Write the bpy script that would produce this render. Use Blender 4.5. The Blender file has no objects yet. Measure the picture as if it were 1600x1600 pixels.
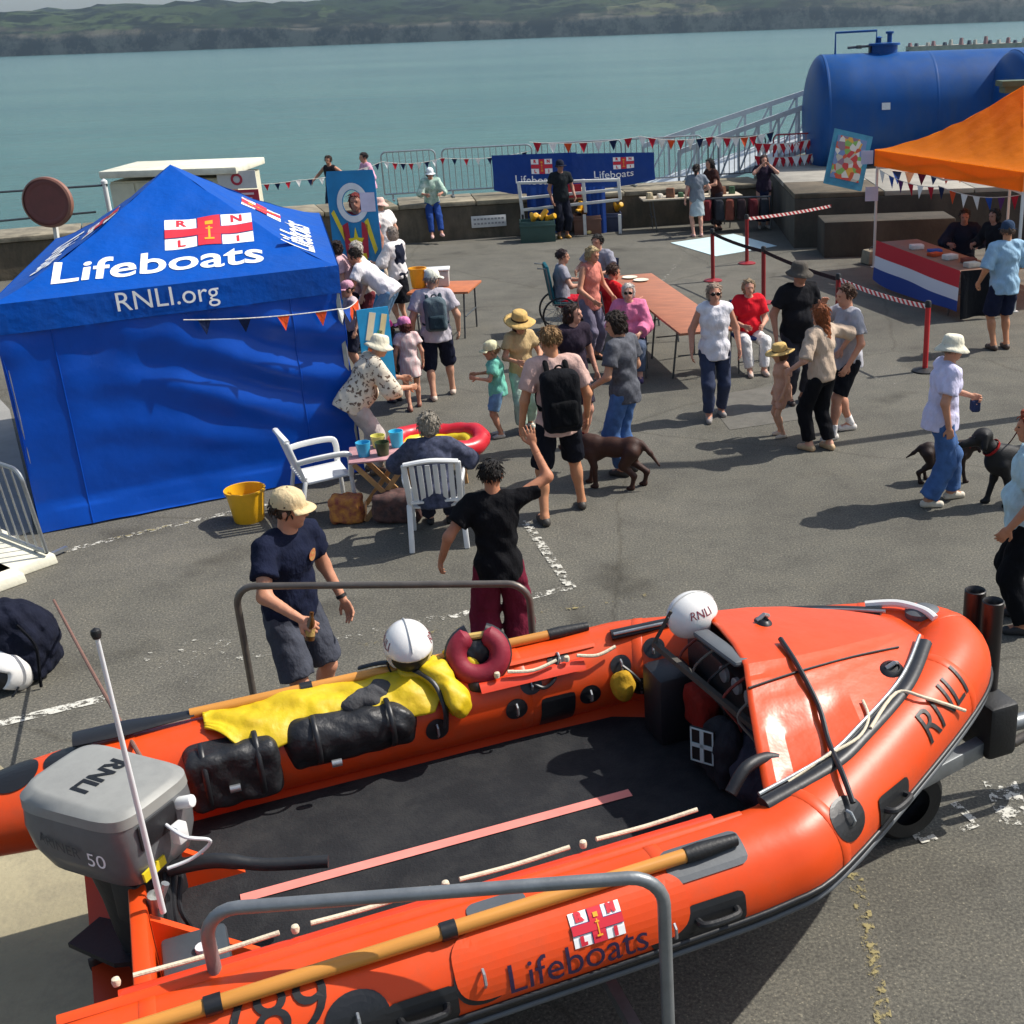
import bpy, bmesh, math, random
import numpy as np
from mathutils import Vector, Matrix
from mathutils.bvhtree import BVHTree

random.seed(7)
rng = np.random.default_rng(7)
SC = bpy.context.scene
COL = SC.collection
PI = math.pi
rad = math.radians

# ------------------------------------------------------------------ camera
F, CX, CY, HC = 1900.0, 1020.0, 800.0, 4.4          # focal length and principal point (1600 px frame), eye height
PITCH = math.atan((800 - 43) / F); ROLL = rad(2.0)
cp, sp, cr, sr = math.cos(PITCH), math.sin(PITCH), math.cos(ROLL), math.sin(ROLL)
FW = Vector((0, cp, -sp)); U0 = Vector((0, sp, cp)); R0 = Vector((1, 0, 0))
RT = R0 * cr - U0 * sr; UP = R0 * sr + U0 * cr; EYE = Vector((0, 0, HC))
cam = bpy.data.cameras.new('camera'); cam_o = bpy.data.objects.new('camera', cam); COL.objects.link(cam_o)
cam.sensor_width = 36; cam.lens = F / 1600 * 36; cam.shift_x = (800 - CX) / 1600; cam.shift_y = (CY - 800) / 1600
cam.clip_start = 0.1; cam.clip_end = 20000
M = Matrix.Identity(4)
for i in range(3):
    M[i][0] = RT[i]; M[i][1] = UP[i]; M[i][2] = -FW[i]; M[i][3] = EYE[i]
cam_o.matrix_world = M
SC.camera = cam_o

def ray(px, py):
    return FW + RT * ((px - CX) / F) - UP * ((py - CY) / F)
def G(px, py, z=0.0):                                   # where the sight line meets the level z
    d = ray(px, py); return EYE + d * ((z - HC) / d.z)
def AT(px, py, y):                                      # where the sight line meets the depth y
    d = ray(px, py); return EYE + d * (y / d.y)

# ------------------------------------------------------------------ light
SUN_AZ, SUN_EL = rad(17), rad(49)                       # azimuth from +X towards +Y
SDIR = Vector((math.cos(SUN_EL) * math.cos(SUN_AZ), math.cos(SUN_EL) * math.sin(SUN_AZ), math.sin(SUN_EL)))
w = bpy.data.worlds.new('World'); SC.world = w; w.use_nodes = True
nt = w.node_tree; bg = nt.nodes['Background']
sky = nt.nodes.new('ShaderNodeTexSky'); sky.sky_type = 'NISHITA'; sky.sun_disc = False
sky.sun_elevation = SUN_EL; sky.sun_rotation = PI / 2 - SUN_AZ
sky.air_density = 1.2; sky.dust_density = 2.2; sky.ozone_density = 1.0
nt.links.new(sky.outputs[0], bg.inputs[0]); bg.inputs[1].default_value = 0.118
sun = bpy.data.lights.new('sun', 'SUN'); sun.energy = 4.7; sun.angle = rad(0.55); sun.color = (1, 0.955, 0.88)
sun_o = bpy.data.objects.new('sun', sun); COL.objects.link(sun_o)
sun_o.rotation_euler = SDIR.to_track_quat('Z', 'Y').to_euler()
SC.view_settings.view_transform = 'Standard'; SC.view_settings.look = 'None'
SC.view_settings.exposure = 0.22; SC.view_settings.gamma = 1.0; SC.view_settings.use_curve_mapping = False
SC.cycles.use_denoising = True
SC.cycles.diffuse_bounces = 3; SC.cycles.glossy_bounces = 3; SC.cycles.volume_bounces = 0; SC.cycles.max_bounces = 5; SC.cycles.transparent_max_bounces = 8

# ------------------------------------------------------------------ materials
def lin(c):
    if isinstance(c, str):
        c = tuple(int(c[i:i + 2], 16) for i in (0, 2, 4))
    if max(c) > 1.0: c = tuple(v / 255 for v in c)
    return tuple(v / 12.92 if v <= 0.04045 else ((v + 0.055) / 1.055) ** 2.4 for v in c) + (1,)
MATS = {}
def mat(name, col, rough=0.6, vary=0.12, scale=6.0, bump=0.0, bscale=60.0, metal=0.0, spec=0.5, coat=0.0, sub=0.0, col2=None, stretch=None, dirt=0.0, dscale=3.0, dcol=(.10, .09, .08), dstretch=(1, 1, 1), trans=0.0, bdist=.01):
    """colour with a soft procedural variation and fine relief"""
    if name in MATS: return MATS[name]
    m = bpy.data.materials.new(name); m.use_nodes = True; MATS[name] = m
    n = m.node_tree.nodes; L = m.node_tree.links; b = n['Principled BSDF']
    b.inputs['Roughness'].default_value = rough; b.inputs['Metallic'].default_value = metal
    b.inputs['Specular IOR Level'].default_value = spec; b.inputs['Coat Weight'].default_value = coat
    if sub:
        b.inputs['Subsurface Weight'].default_value = sub; b.inputs['Subsurface Radius'].default_value = (0.01, 0.004, 0.002)
    c = lin(col)
    tc = n.new('ShaderNodeTexCoord'); mp = n.new('ShaderNodeMapping'); L.new(tc.outputs['Object'], mp.inputs[0])
    if stretch: mp.inputs['Scale'].default_value = stretch
    tx = n.new('ShaderNodeTexNoise'); tx.inputs['Scale'].default_value = scale; tx.inputs['Detail'].default_value = 6
    tx.inputs['Roughness'].default_value = 0.65
    L.new(mp.outputs[0], tx.inputs[0])
    rp = n.new('ShaderNodeValToRGB'); L.new(tx.outputs[0], rp.inputs[0])
    d = tuple(max(0, v * (1 - vary)) for v in c[:3]) + (1,); l = tuple(min(1, v * (1 + vary)) for v in c[:3]) + (1,)
    if col2: d, l = c, lin(col2)
    rp.color_ramp.elements[0].position = 0.32; rp.color_ramp.elements[1].position = 0.68
    rp.color_ramp.elements[0].color = d; rp.color_ramp.elements[1].color = l
    colo = rp.outputs[0]
    if dirt:                                                  # scuffs, salt and grime with a shape of their own
        m2 = n.new('ShaderNodeMapping'); L.new(tc.outputs['Object'], m2.inputs[0]); m2.inputs['Scale'].default_value = dstretch
        td = n.new('ShaderNodeTexNoise'); td.inputs['Scale'].default_value = dscale; td.inputs['Detail'].default_value = 9; td.inputs['Roughness'].default_value = .72; L.new(m2.outputs[0], td.inputs[0])
        rd = n.new('ShaderNodeValToRGB'); rd.color_ramp.elements[0].position = .44; rd.color_ramp.elements[0].color = (0, 0, 0, 1); rd.color_ramp.elements[1].position = .64; rd.color_ramp.elements[1].color = (dirt,) * 3 + (1,); L.new(td.outputs[0], rd.inputs[0])
        xd = n.new('ShaderNodeMix'); xd.data_type = 'RGBA'; L.new(rd.outputs[0], xd.inputs[0]); L.new(colo, xd.inputs[6]); xd.inputs[7].default_value = tuple(dcol) + (1,); colo = xd.outputs[2]
    L.new(colo, b.inputs['Base Color'])
    if trans:                                                 # thin cloth lets light through
        tl = n.new('ShaderNodeBsdfTranslucent'); L.new(colo, tl.inputs['Color']); ms = n.new('ShaderNodeMixShader'); ms.inputs[0].default_value = trans; L.new(b.outputs[0], ms.inputs[1]); L.new(tl.outputs[0], ms.inputs[2]); L.new(ms.outputs[0], n['Material Output'].inputs[0])
    rm = n.new('ShaderNodeMapRange'); L.new(tx.outputs[0], rm.inputs[0])
    rm.inputs[3].default_value = max(0.02, rough - 0.08); rm.inputs[4].default_value = min(1, rough + 0.08)
    L.new(rm.outputs[0], b.inputs['Roughness'])
    if bump:
        t2 = n.new('ShaderNodeTexNoise'); t2.inputs['Scale'].default_value = bscale; t2.inputs['Detail'].default_value = 4
        L.new(mp.outputs[0], t2.inputs[0])
        bp = n.new('ShaderNodeBump'); bp.inputs['Strength'].default_value = bump; bp.inputs['Distance'].default_value = bdist
        L.new(t2.outputs[0], bp.inputs['Height']); L.new(bp.outputs[0], b.inputs['Normal'])
    return m
def cloth(col, vary=0.14):
    return mat('cloth_' + (col if isinstance(col, str) else '%d_%d_%d' % col), col, 0.9, vary + .04, 7, 0.75, 17, spec=0.12, bdist=.028, stretch=(1, 1, .6))
def skin(col='c98f74'):
    rgb = [int(col[i:i + 2], 16) for i in (0, 2, 4)]; rgb = tuple(int(a * .78 + b * .22) for a, b in zip(rgb, (232, 196, 178)))
    return mat('skin_' + col, rgb, 0.55, 0.08, 14, 0.05, 90, spec=0.3, sub=0.06)

# ------------------------------------------------------------------ mesh helpers
def link(name, me, m=None, parent=None, smooth=False):
    if m is not None:
        for k in (m if isinstance(m, (list, tuple)) else [m]): me.materials.append(k)
    if smooth and len(me.polygons):
        me.polygons.foreach_set('use_smooth', [True] * len(me.polygons))
    o = bpy.data.objects.new(name, me); COL.objects.link(o)
    if parent is not None: o.parent = parent
    return o
def raw(name, v, f, m, parent=None, smooth=False, mi=None):
    me = bpy.data.meshes.new(name); me.from_pydata([tuple(p) for p in v], [], [tuple(q) for q in f])
    if mi is not None: me.polygons.foreach_set('material_index', mi)
    me.update()
    return link(name, me, m, parent, smooth)
def tag(o, label=None, cat=None, group=None, kind=None):
    if label: o['label'] = label
    if cat: o['category'] = cat
    if group: o['group'] = group
    if kind: o['kind'] = kind
    return o
def thing(name, label, cat, loc=(0, 0, 0), rz=0.0, group=None):
    o = bpy.data.objects.new(name, None); COL.objects.link(o); o.empty_display_size = 0.1
    o.location = loc; o.rotation_euler = (0, 0, rz)
    return tag(o, label, cat, group)

class MB:
    """collects shapes for ONE mesh"""
    def __init__(s): s.v = []; s.f = []; s.m = []; s.cur = 0; s.T = None
    def add(s, v, f):
        b = len(s.v)
        for p in v:
            p = Vector(p)
            if s.T is not None: p = s.T @ p
            s.v.append(tuple(p))
        for q in f: s.f.append(tuple(b + i for i in q)); s.m.append(s.cur)
        return s
    def box(s, c, d, rot=None, taper=1.0):
        x, y, z = d[0] / 2, d[1] / 2, d[2] / 2; v = []
        for sz in (-1, 1):
            k = taper if sz > 0 else 1.0
            for sx, sy in ((-1, -1), (1, -1), (1, 1), (-1, 1)): v.append(Vector((sx * x * k, sy * y * k, sz * z)))
        if rot is not None:
            r = rot if isinstance(rot, Matrix) else Matrix.Rotation(rot, 3, 'Z'); v = [r @ p for p in v]
        c = Vector(c)
        return s.add([p + c for p in v], [(0, 3, 2, 1), (4, 5, 6, 7), (0, 1, 5, 4), (1, 2, 6, 5), (2, 3, 7, 6), (3, 0, 4, 7)])
    def bar(s, a, b, wd, h=None, up=(0, 0, 1)):
        a, b = Vector(a), Vector(b); d = (b - a); L = d.length; d.normalize(); h = h or wd
        u = Vector(up)
        if abs(d.dot(u)) > 0.97: u = Vector((0, 1, 0))
        x = d.cross(u).normalized(); z = x.cross(d).normalized(); v = []
        for t in (a, b):
            for i, j in ((-1, -1), (1, -1), (1, 1), (-1, 1)): v.append(t + x * (i * wd / 2) + z * (j * h / 2))
        return s.add(v, [(0, 3, 2, 1), (4, 5, 6, 7), (0, 1, 5, 4), (1, 2, 6, 5), (2, 3, 7, 6), (3, 0, 4, 7)])
    def tube(s, pts, r, n=10, cap=True, flat=1.0):
        pts = [Vector(p) for p in pts]; N = len(pts)
        rr = r if isinstance(r, (list, tuple)) else [r] * N
        v = []; f = []; px = None
        for i, p in enumerate(pts):
            t = (pts[min(i + 1, N - 1)] - pts[max(i - 1, 0)]).normalized()
            if px is None:
                a = Vector((0, 0, 1)) if abs(t.z) < 0.9 else Vector((1, 0, 0))
                px = t.cross(a).normalized()
            else:
                px = (px - t * px.dot(t)).normalized()
            q = t.cross(px)
            for k in range(n):
                an = 2 * PI * k / n; v.append(p + px * (math.cos(an) * rr[i]) + q * (math.sin(an) * rr[i] * flat))
        for i in range(N - 1):
            for k in range(n):
                k2 = (k + 1) % n; f.append((i * n + k, i * n + k2, (i + 1) * n + k2, (i + 1) * n + k))
        if cap: f.append(tuple(range(n - 1, -1, -1))); f.append(tuple((N - 1) * n + k for k in range(n)))
        return s.add(v, f)
    def lathe(s, prof, n=20, c=(0, 0, 0), sx=1.0, sy=1.0, cap=True, R=None):
        v = []; f = []; N = len(prof); c = Vector(c)
        for r, z in prof:
            for k in range(n):
                a = 2 * PI * k / n; p = Vector((math.cos(a) * r * sx, math.sin(a) * r * sy, z))
                if R is not None: p = R @ p
                v.append(p + c)
        for i in range(N - 1):
            for k in range(n):
                k2 = (k + 1) % n; f.append((i * n + k, i * n + k2, (i + 1) * n + k2, (i + 1) * n + k))
        if cap: f.append(tuple(range(n - 1, -1, -1))); f.append(tuple((N - 1) * n + k for k in range(n)))
        return s.add(v, f)
    def prism(s, poly, z0, z1):
        n = len(poly); v = [(x, y, z0) for x, y in poly] + [(x, y, z1) for x, y in poly]
        return s.add(v, [tuple(range(n - 1, -1, -1)), tuple(range(n, 2 * n))] + [(i, (i + 1) % n, n + (i + 1) % n, n + i) for i in range(n)])
    def grid(s, fn, nu, nv):
        v = [fn(i / nu, j / nv) for j in range(nv + 1) for i in range(nu + 1)]
        f = [(j * (nu + 1) + i, j * (nu + 1) + i + 1, (j + 1) * (nu + 1) + i + 1, (j + 1) * (nu + 1) + i) for j in range(nv) for i in range(nu)]
        return s.add(v, f)
    def build(s, name, m, parent=None, smooth=False, bevel=0.0, seg=2, sharp=40):
        me = bpy.data.meshes.new(name); me.from_pydata(s.v, [], s.f)
        if any(s.m): me.polygons.foreach_set('material_index', s.m)
        me.update()
        if bevel:
            bm = bmesh.new(); bm.from_mesh(me); bmesh.ops.remove_doubles(bm, verts=bm.verts, dist=1e-5)
            ed = [e for e in bm.edges if e.is_manifold and e.calc_face_angle(0) > rad(25)]
            bmesh.ops.bevel(bm, geom=ed, offset=bevel, segments=seg, profile=0.5, affect='EDGES', clamp_overlap=True)
            bm.to_mesh(me); bm.free(); smooth = True
        o = link(name, me, m, parent, smooth)
        if smooth and sharp:
            try: me.set_sharp_from_angle(angle=rad(sharp))
            except Exception: pass
        return o
def arc(c, r, a0, a1, n, ax=(1, 0, 0), ay=(0, 0, 1)):
    c, ax, ay = Vector(c), Vector(ax), Vector(ay)
    return [c + ax * (math.cos(rad(a0 + (a1 - a0) * i / n)) * r) + ay * (math.sin(rad(a0 + (a1 - a0) * i / n)) * r) for i in range(n + 1)]
def smoothpath(P, n=8):
    P = [Vector(p) for p in P]; out = []
    for i in range(len(P) - 1):
        a, b, c, d = P[max(i - 1, 0)], P[i], P[i + 1], P[min(i + 2, len(P) - 1)]
        for k in range(n):
            t = k / n
            out.append(0.5 * ((2 * b) + (c - a) * t + (2 * a - 5 * b + 4 * c - d) * t * t + (3 * b - a - 3 * c + d) * t ** 3))
    out.append(P[-1]); return out
def thick(o, t, offset=-1.0):
    md = o.modifiers.new('thickness', 'SOLIDIFY'); md.thickness = t; md.offset = offset
    return o

# flat lettering, cut fine so that it can follow a curved surface
def letters(txt, size, step=0.0, shear=0.0, align='CENTER', bold=0.0, sx=1.0):
    cu = bpy.data.curves.new('letters', 'FONT'); cu.body = txt; cu.size = size; cu.align_x = align; cu.align_y = 'CENTER'
    cu.shear = shear; cu.offset = bold; cu.resolution_u = 4
    ob = bpy.data.objects.new('letters', cu); COL.objects.link(ob)
    me = bpy.data.meshes.new_from_object(ob.evaluated_get(bpy.context.evaluated_depsgraph_get()))
    bpy.data.objects.remove(ob)
    bm = bmesh.new(); bm.from_mesh(me)
    if step:
        xs = [v.co.x for v in bm.verts]; ys = [v.co.y for v in bm.verts]
        for ax, lo, hi in ((0, min(xs), max(xs)), (1, min(ys), max(ys))):
            k = lo + step
            while k < hi:
                co = [0, 0, 0]; no = [0, 0, 0]; co[ax] = k; no[ax] = 1
                bmesh.ops.bisect_plane(bm, geom=bm.verts[:] + bm.edges[:] + bm.faces[:], plane_co=co, plane_no=no); k += step
    bm.verts.index_update()
    v = [(p.co.x * sx, p.co.y) for p in bm.verts]; f = [tuple(q.index for q in fc.verts) for fc in bm.faces]
    bm.free(); return v, f
def rect2(x0, y0, x1, y1, step):
    nu = max(1, int(round((x1 - x0) / step))); nv = max(1, int(round((y1 - y0) / step)))
    v = [(x0 + (x1 - x0) * i / nu, y0 + (y1 - y0) * j / nv) for j in range(nv + 1) for i in range(nu + 1)]
    f = [(j * (nu + 1) + i, j * (nu + 1) + i + 1, (j + 1) * (nu + 1) + i + 1, (j + 1) * (nu + 1) + i) for j in range(nv) for i in range(nu)]
    return v, f
def disc2(r, n=24, rings=4, sy=1.0, r0=0.0):
    v = [(0, 0)] if r0 == 0 else [(r0 * math.cos(2 * PI * k / n), r0 * math.sin(2 * PI * k / n) * sy) for k in range(n)]
    f = []; base0 = len(v)
    for j in range(1, rings + 1):
        q = r0 + (r - r0) * j / rings
        v += [(q * math.cos(2 * PI * k / n), q * math.sin(2 * PI * k / n) * sy) for k in range(n)]
    if r0 == 0:
        for k in range(n): f.append((0, 1 + k, 1 + (k + 1) % n))
        a = 1
    else: a = 0
    for j in range(rings - (1 if r0 == 0 else 0)):
        for k in range(n):
            k2 = (k + 1) % n; f.append((a + j * n + k, a + (j + 1) * n + k, a + (j + 1) * n + k2, a + j * n + k2))
    return v, f
def rrect2(w_, h_, r, step=0.03):
    v, f = rect2(-w_ / 2, -h_ / 2, w_ / 2, h_ / 2, step); out = []
    for x, y in v:                                        # squash the corners round
        ax, ay = abs(x) - (w_ / 2 - r), abs(y) - (h_ / 2 - r)
        if ax > 0 and ay > 0:
            m_ = max(ax, ay); l = math.hypot(ax, ay); k = m_ / l
            x = math.copysign(w_ / 2 - r + ax * k, x); y = math.copysign(h_ / 2 - r + ay * k, y)
        out.append((x, y))
    return out, f
EMB = None
def emblem_mats():
    return [mat('emblem_white', 'f0f0ee', 0.6, 0.04), mat('emblem_red', 'd02236', 0.6, 0.05), mat('emblem_blue', '1b3479', 0.6, 0.05), mat('emblem_gold', 'e8a21c', 0.6, 0.08)]
def emblem(fn, width, name, parent, step=0.05):
    """house flag: red cross edged blue on white, gold anchor and crown, a letter in each quarter; fn(x, y, lift) -> point"""
    W_, H_ = width, width * 0.62; V = []; Fc = []; mi = []
    def put(vf, m, lift, dx=0, dy=0):
        b = len(V)
        V.extend([fn(x + dx, y + dy, lift) for x, y in vf[0]]); Fc.extend([tuple(b + i for i in q) for q in vf[1]]); mi.extend([m] * len(vf[1]))
    put(rect2(-W_ / 2, -H_ / 2, W_ / 2, H_ / 2, step), 0, 0)
    cw = W_ * 0.13
    put(rect2(-cw - .012 * W_, -H_ / 2, cw + .012 * W_, H_ / 2, step), 2, 0.002)
    put(rect2(-W_ / 2, -cw * .62 - .012 * W_, W_ / 2, cw * .62 + .012 * W_, step), 2, 0.0035)
    put(rect2(-cw, -H_ / 2, cw, H_ / 2, step), 1, 0.005)
    put(rect2(-W_ / 2, -cw * .62, W_ / 2, cw * .62, step), 1, 0.0065)
    put(rect2(-.012 * W_, -H_ * .30, .012 * W_, H_ * .16, step), 3, 0.008)
    put(rect2(-.045 * W_, H_ * .22, .045 * W_, H_ * .34, step), 3, 0.008); put(rect2(-.04 * W_, H_ * .06, .04 * W_, H_ * .10, step), 3, 0.0095)
    put(rect2(-.055 * W_, -H_ * .33, .055 * W_, -H_ * .27, step), 3, 0.0095)
    for t, x, y in (('R', -.32, .34), ('N', .32, .34), ('L', -.32, -.34), ('I', .32, -.34)):
        put(letters(t, H_ * .3, step, bold=.006), 1, 0.004, x * W_, y * H_)
    return raw(name, V, Fc, emblem_mats(), parent, mi=mi)
def decal(vf, fn, name, m, parent=None, lift=0.003):
    return raw(name, [fn(x, y, lift) for x, y in vf[0]], vf[1], m, parent)

# ------------------------------------------------------------------ solids from distance fields (people, dogs, soft goods)
def polygonize(f, lo, hi, h):
    lo = np.asarray(lo, np.float32); hi = np.asarray(hi, np.float32)
    n = np.maximum(np.ceil((hi - lo) / h).astype(int) + 1, 3)
    ax = [lo[i] + h * np.arange(n[i], dtype=np.float32) for i in range(3)]
    X, Y, Z = np.meshgrid(*ax, indexing='ij')
    P = np.stack([X, Y, Z], -1).reshape(-1, 3)
    D = f(P).reshape(n).astype(np.float32)
    D[0] = D[-1] = 1; D[:, 0] = D[:, -1] = 1; D[:, :, 0] = D[:, :, -1] = 1
    S = D < 0; c = n - 1
    acc = np.zeros((*c, 3), np.float32); cnt = np.zeros(c, np.float32)
    edges = {}
    for a in range(3):
        s0 = [slice(None)] * 3; s1 = [slice(None)] * 3; s0[a] = slice(0, -1); s1[a] = slice(1, None)
        d0, d1 = D[tuple(s0)], D[tuple(s1)]
        cross = S[tuple(s0)] != S[tuple(s1)]
        t = np.where(cross, d0 / np.where(cross, d0 - d1, 1), 0)
        edges[a] = (cross, d0 < 0)
        b, e = [(1, 2), (0, 2), (0, 1)][a]
        for ob in (0, 1):
            for oe in (0, 1):
                sl = [slice(None)] * 3
                sl[b] = slice(ob, ob + c[b]); sl[e] = slice(oe, oe + c[e])
                cc = cross[tuple(sl)]; tt = t[tuple(sl)]
                acc[..., a] += cc * tt; acc[..., b] += cc * ob; acc[..., e] += cc * oe; cnt += cc
    act = cnt > 0
    if not act.any(): return np.zeros((0, 3)), []
    idx = -np.ones(c, int); idx[act] = np.arange(act.sum())
    ii = np.argwhere(act)
    V = lo + h * (ii + acc[act] / cnt[act][:, None])
    Fs = []
    for a in range(3):
        cross, neg = edges[a]; b, e = [(1, 2), (2, 0), (0, 1)][a]
        w_ = np.argwhere(cross)
        w_ = w_[(w_[:, b] > 0) & (w_[:, e] > 0) & (w_[:, b] < c[b]) & (w_[:, e] < c[e])]
        if not len(w_): continue
        q = []
        for ob, oe in ((-1, -1), (0, -1), (0, 0), (-1, 0)):
            k = w_.copy(); k[:, b] += ob; k[:, e] += oe; q.append(idx[k[:, 0], k[:, 1], k[:, 2]])
        q = np.stack(q, 1); ng = neg[w_[:, 0], w_[:, 1], w_[:, 2]]
        q[~ng] = q[~ng][:, ::-1]; Fs.append(q)
    Q = np.concatenate(Fs)
    return V, Q
def npv(v): return np.array(v, np.float32)
def d_cap(P, a, b, ra, rb):
    a, b = npv(a), npv(b); ba = b - a; q = P - a
    t = np.clip(q @ ba / max(float(ba @ ba), 1e-9), 0, 1)
    return np.linalg.norm(q - t[:, None] * ba, axis=1) - (ra + (rb - ra) * t)
def d_capf(P, a, b, ra, rb):                          # cone with a flat far end
    a_, b_ = npv(a), npv(b); d = b_ - a_; d = d / (np.linalg.norm(d) + 1e-9)
    return np.maximum(d_cap(P, a_, b_ + d * rb, ra, rb), (P - b_) @ d)
def d_ell(P, c, r, B=None):
    q = P - npv(c)
    if B is not None: q = q @ npv(B).T                # rows of B: local axes
    r = npv(r); k0 = np.linalg.norm(q / r, axis=1); k1 = np.linalg.norm(q / (r * r), axis=1)
    return k0 * (k0 - 1) / np.maximum(k1, 1e-6)
def d_box(P, c, hs, B=None, r=0.02):
    q = P - npv(c)
    if B is not None: q = q @ npv(B).T
    q = np.abs(q) - (npv(hs) - r)
    return np.linalg.norm(np.maximum(q, 0), axis=1) + np.minimum(q.max(1), 0) - r
def smin(a, b, k):
    h = np.clip(0.5 + 0.5 * (b - a) / k, 0, 1)
    return b + (a - b) * h - k * h * (1 - h)
def prims(P, L, k=0.03, inf=0.0):
    d = None
    for p in L:
        if p[0] == 'c': e = d_cap(P, p[1], p[2], p[3] + inf, p[4] + inf)
        elif p[0] == 'f': e = d_capf(P, p[1], p[2], p[3] + inf, p[4] + inf)
        elif p[0] == 'e': e = d_ell(P, p[1], npv(p[2]) + inf, p[3] if len(p) > 3 else None)
        else: e = d_box(P, p[1], npv(p[2]) + inf, p[3] if len(p) > 3 else None, p[4] if len(p) > 4 else 0.03)
        d = e if d is None else smin(d, e, k)
    return d
def bbox(L, pad=0.04):
    lo = npv((9, 9, 9)); hi = -lo
    for p in L:
        if p[0] in 'cf': pts = [(p[1], p[3]), (p[2], p[4])]
        else: pts = [(p[1], float(np.linalg.norm(npv(p[2]))) if p[0] == 'b' else max(p[2]))]
        for c, r in pts:
            lo = np.minimum(lo, npv(c) - r - pad); hi = np.maximum(hi, npv(c) + r + pad)
    return lo, hi
def folds(P, s, a):
    if a < 0: P = P * 2.7; a = -a
    x, y, z = P[:, 0], P[:, 1], P[:, 2]
    return a * (np.sin(x * 31 + 2.6 * np.sin(z * 15 + s) + s) * np.sin(z * 19 + 2 * np.sin(y * 22 + x * 9 + s)) + 0.6 * np.sin((x + z * .7) * 46 + 2 * np.sin(y * 30 + s)))
def npmesh(name, V, Q, m, parent=None, smooth=True):
    me = bpy.data.meshes.new(name); nv, nf = len(V), len(Q)
    me.vertices.add(nv); me.vertices.foreach_set('co', np.asarray(V, np.float32).ravel())
    me.loops.add(nf * 4); me.loops.foreach_set('vertex_index', np.asarray(Q, np.int32).ravel())
    me.polygons.add(nf); me.polygons.foreach_set('loop_start', np.arange(0, nf * 4, 4, dtype=np.int32))
    me.update(calc_edges=True)
    return link(name, me, m, parent, smooth)
def blob(name, L, m, parent=None, h=0.02, k=0.03, fold=0.0, clip=None, seed=0.0, inf=0.0):
    lo, hi = bbox(L, 0.05 + inf)
    def f(P):
        d = prims(P, L, k, inf)
        if fold: d = d + folds(P, seed, fold)
        if clip: d = clip(P, d)
        return d
    V, Q = polygonize(f, lo, hi, h)
    return npmesh(name, V, Q, m, parent)

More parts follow.
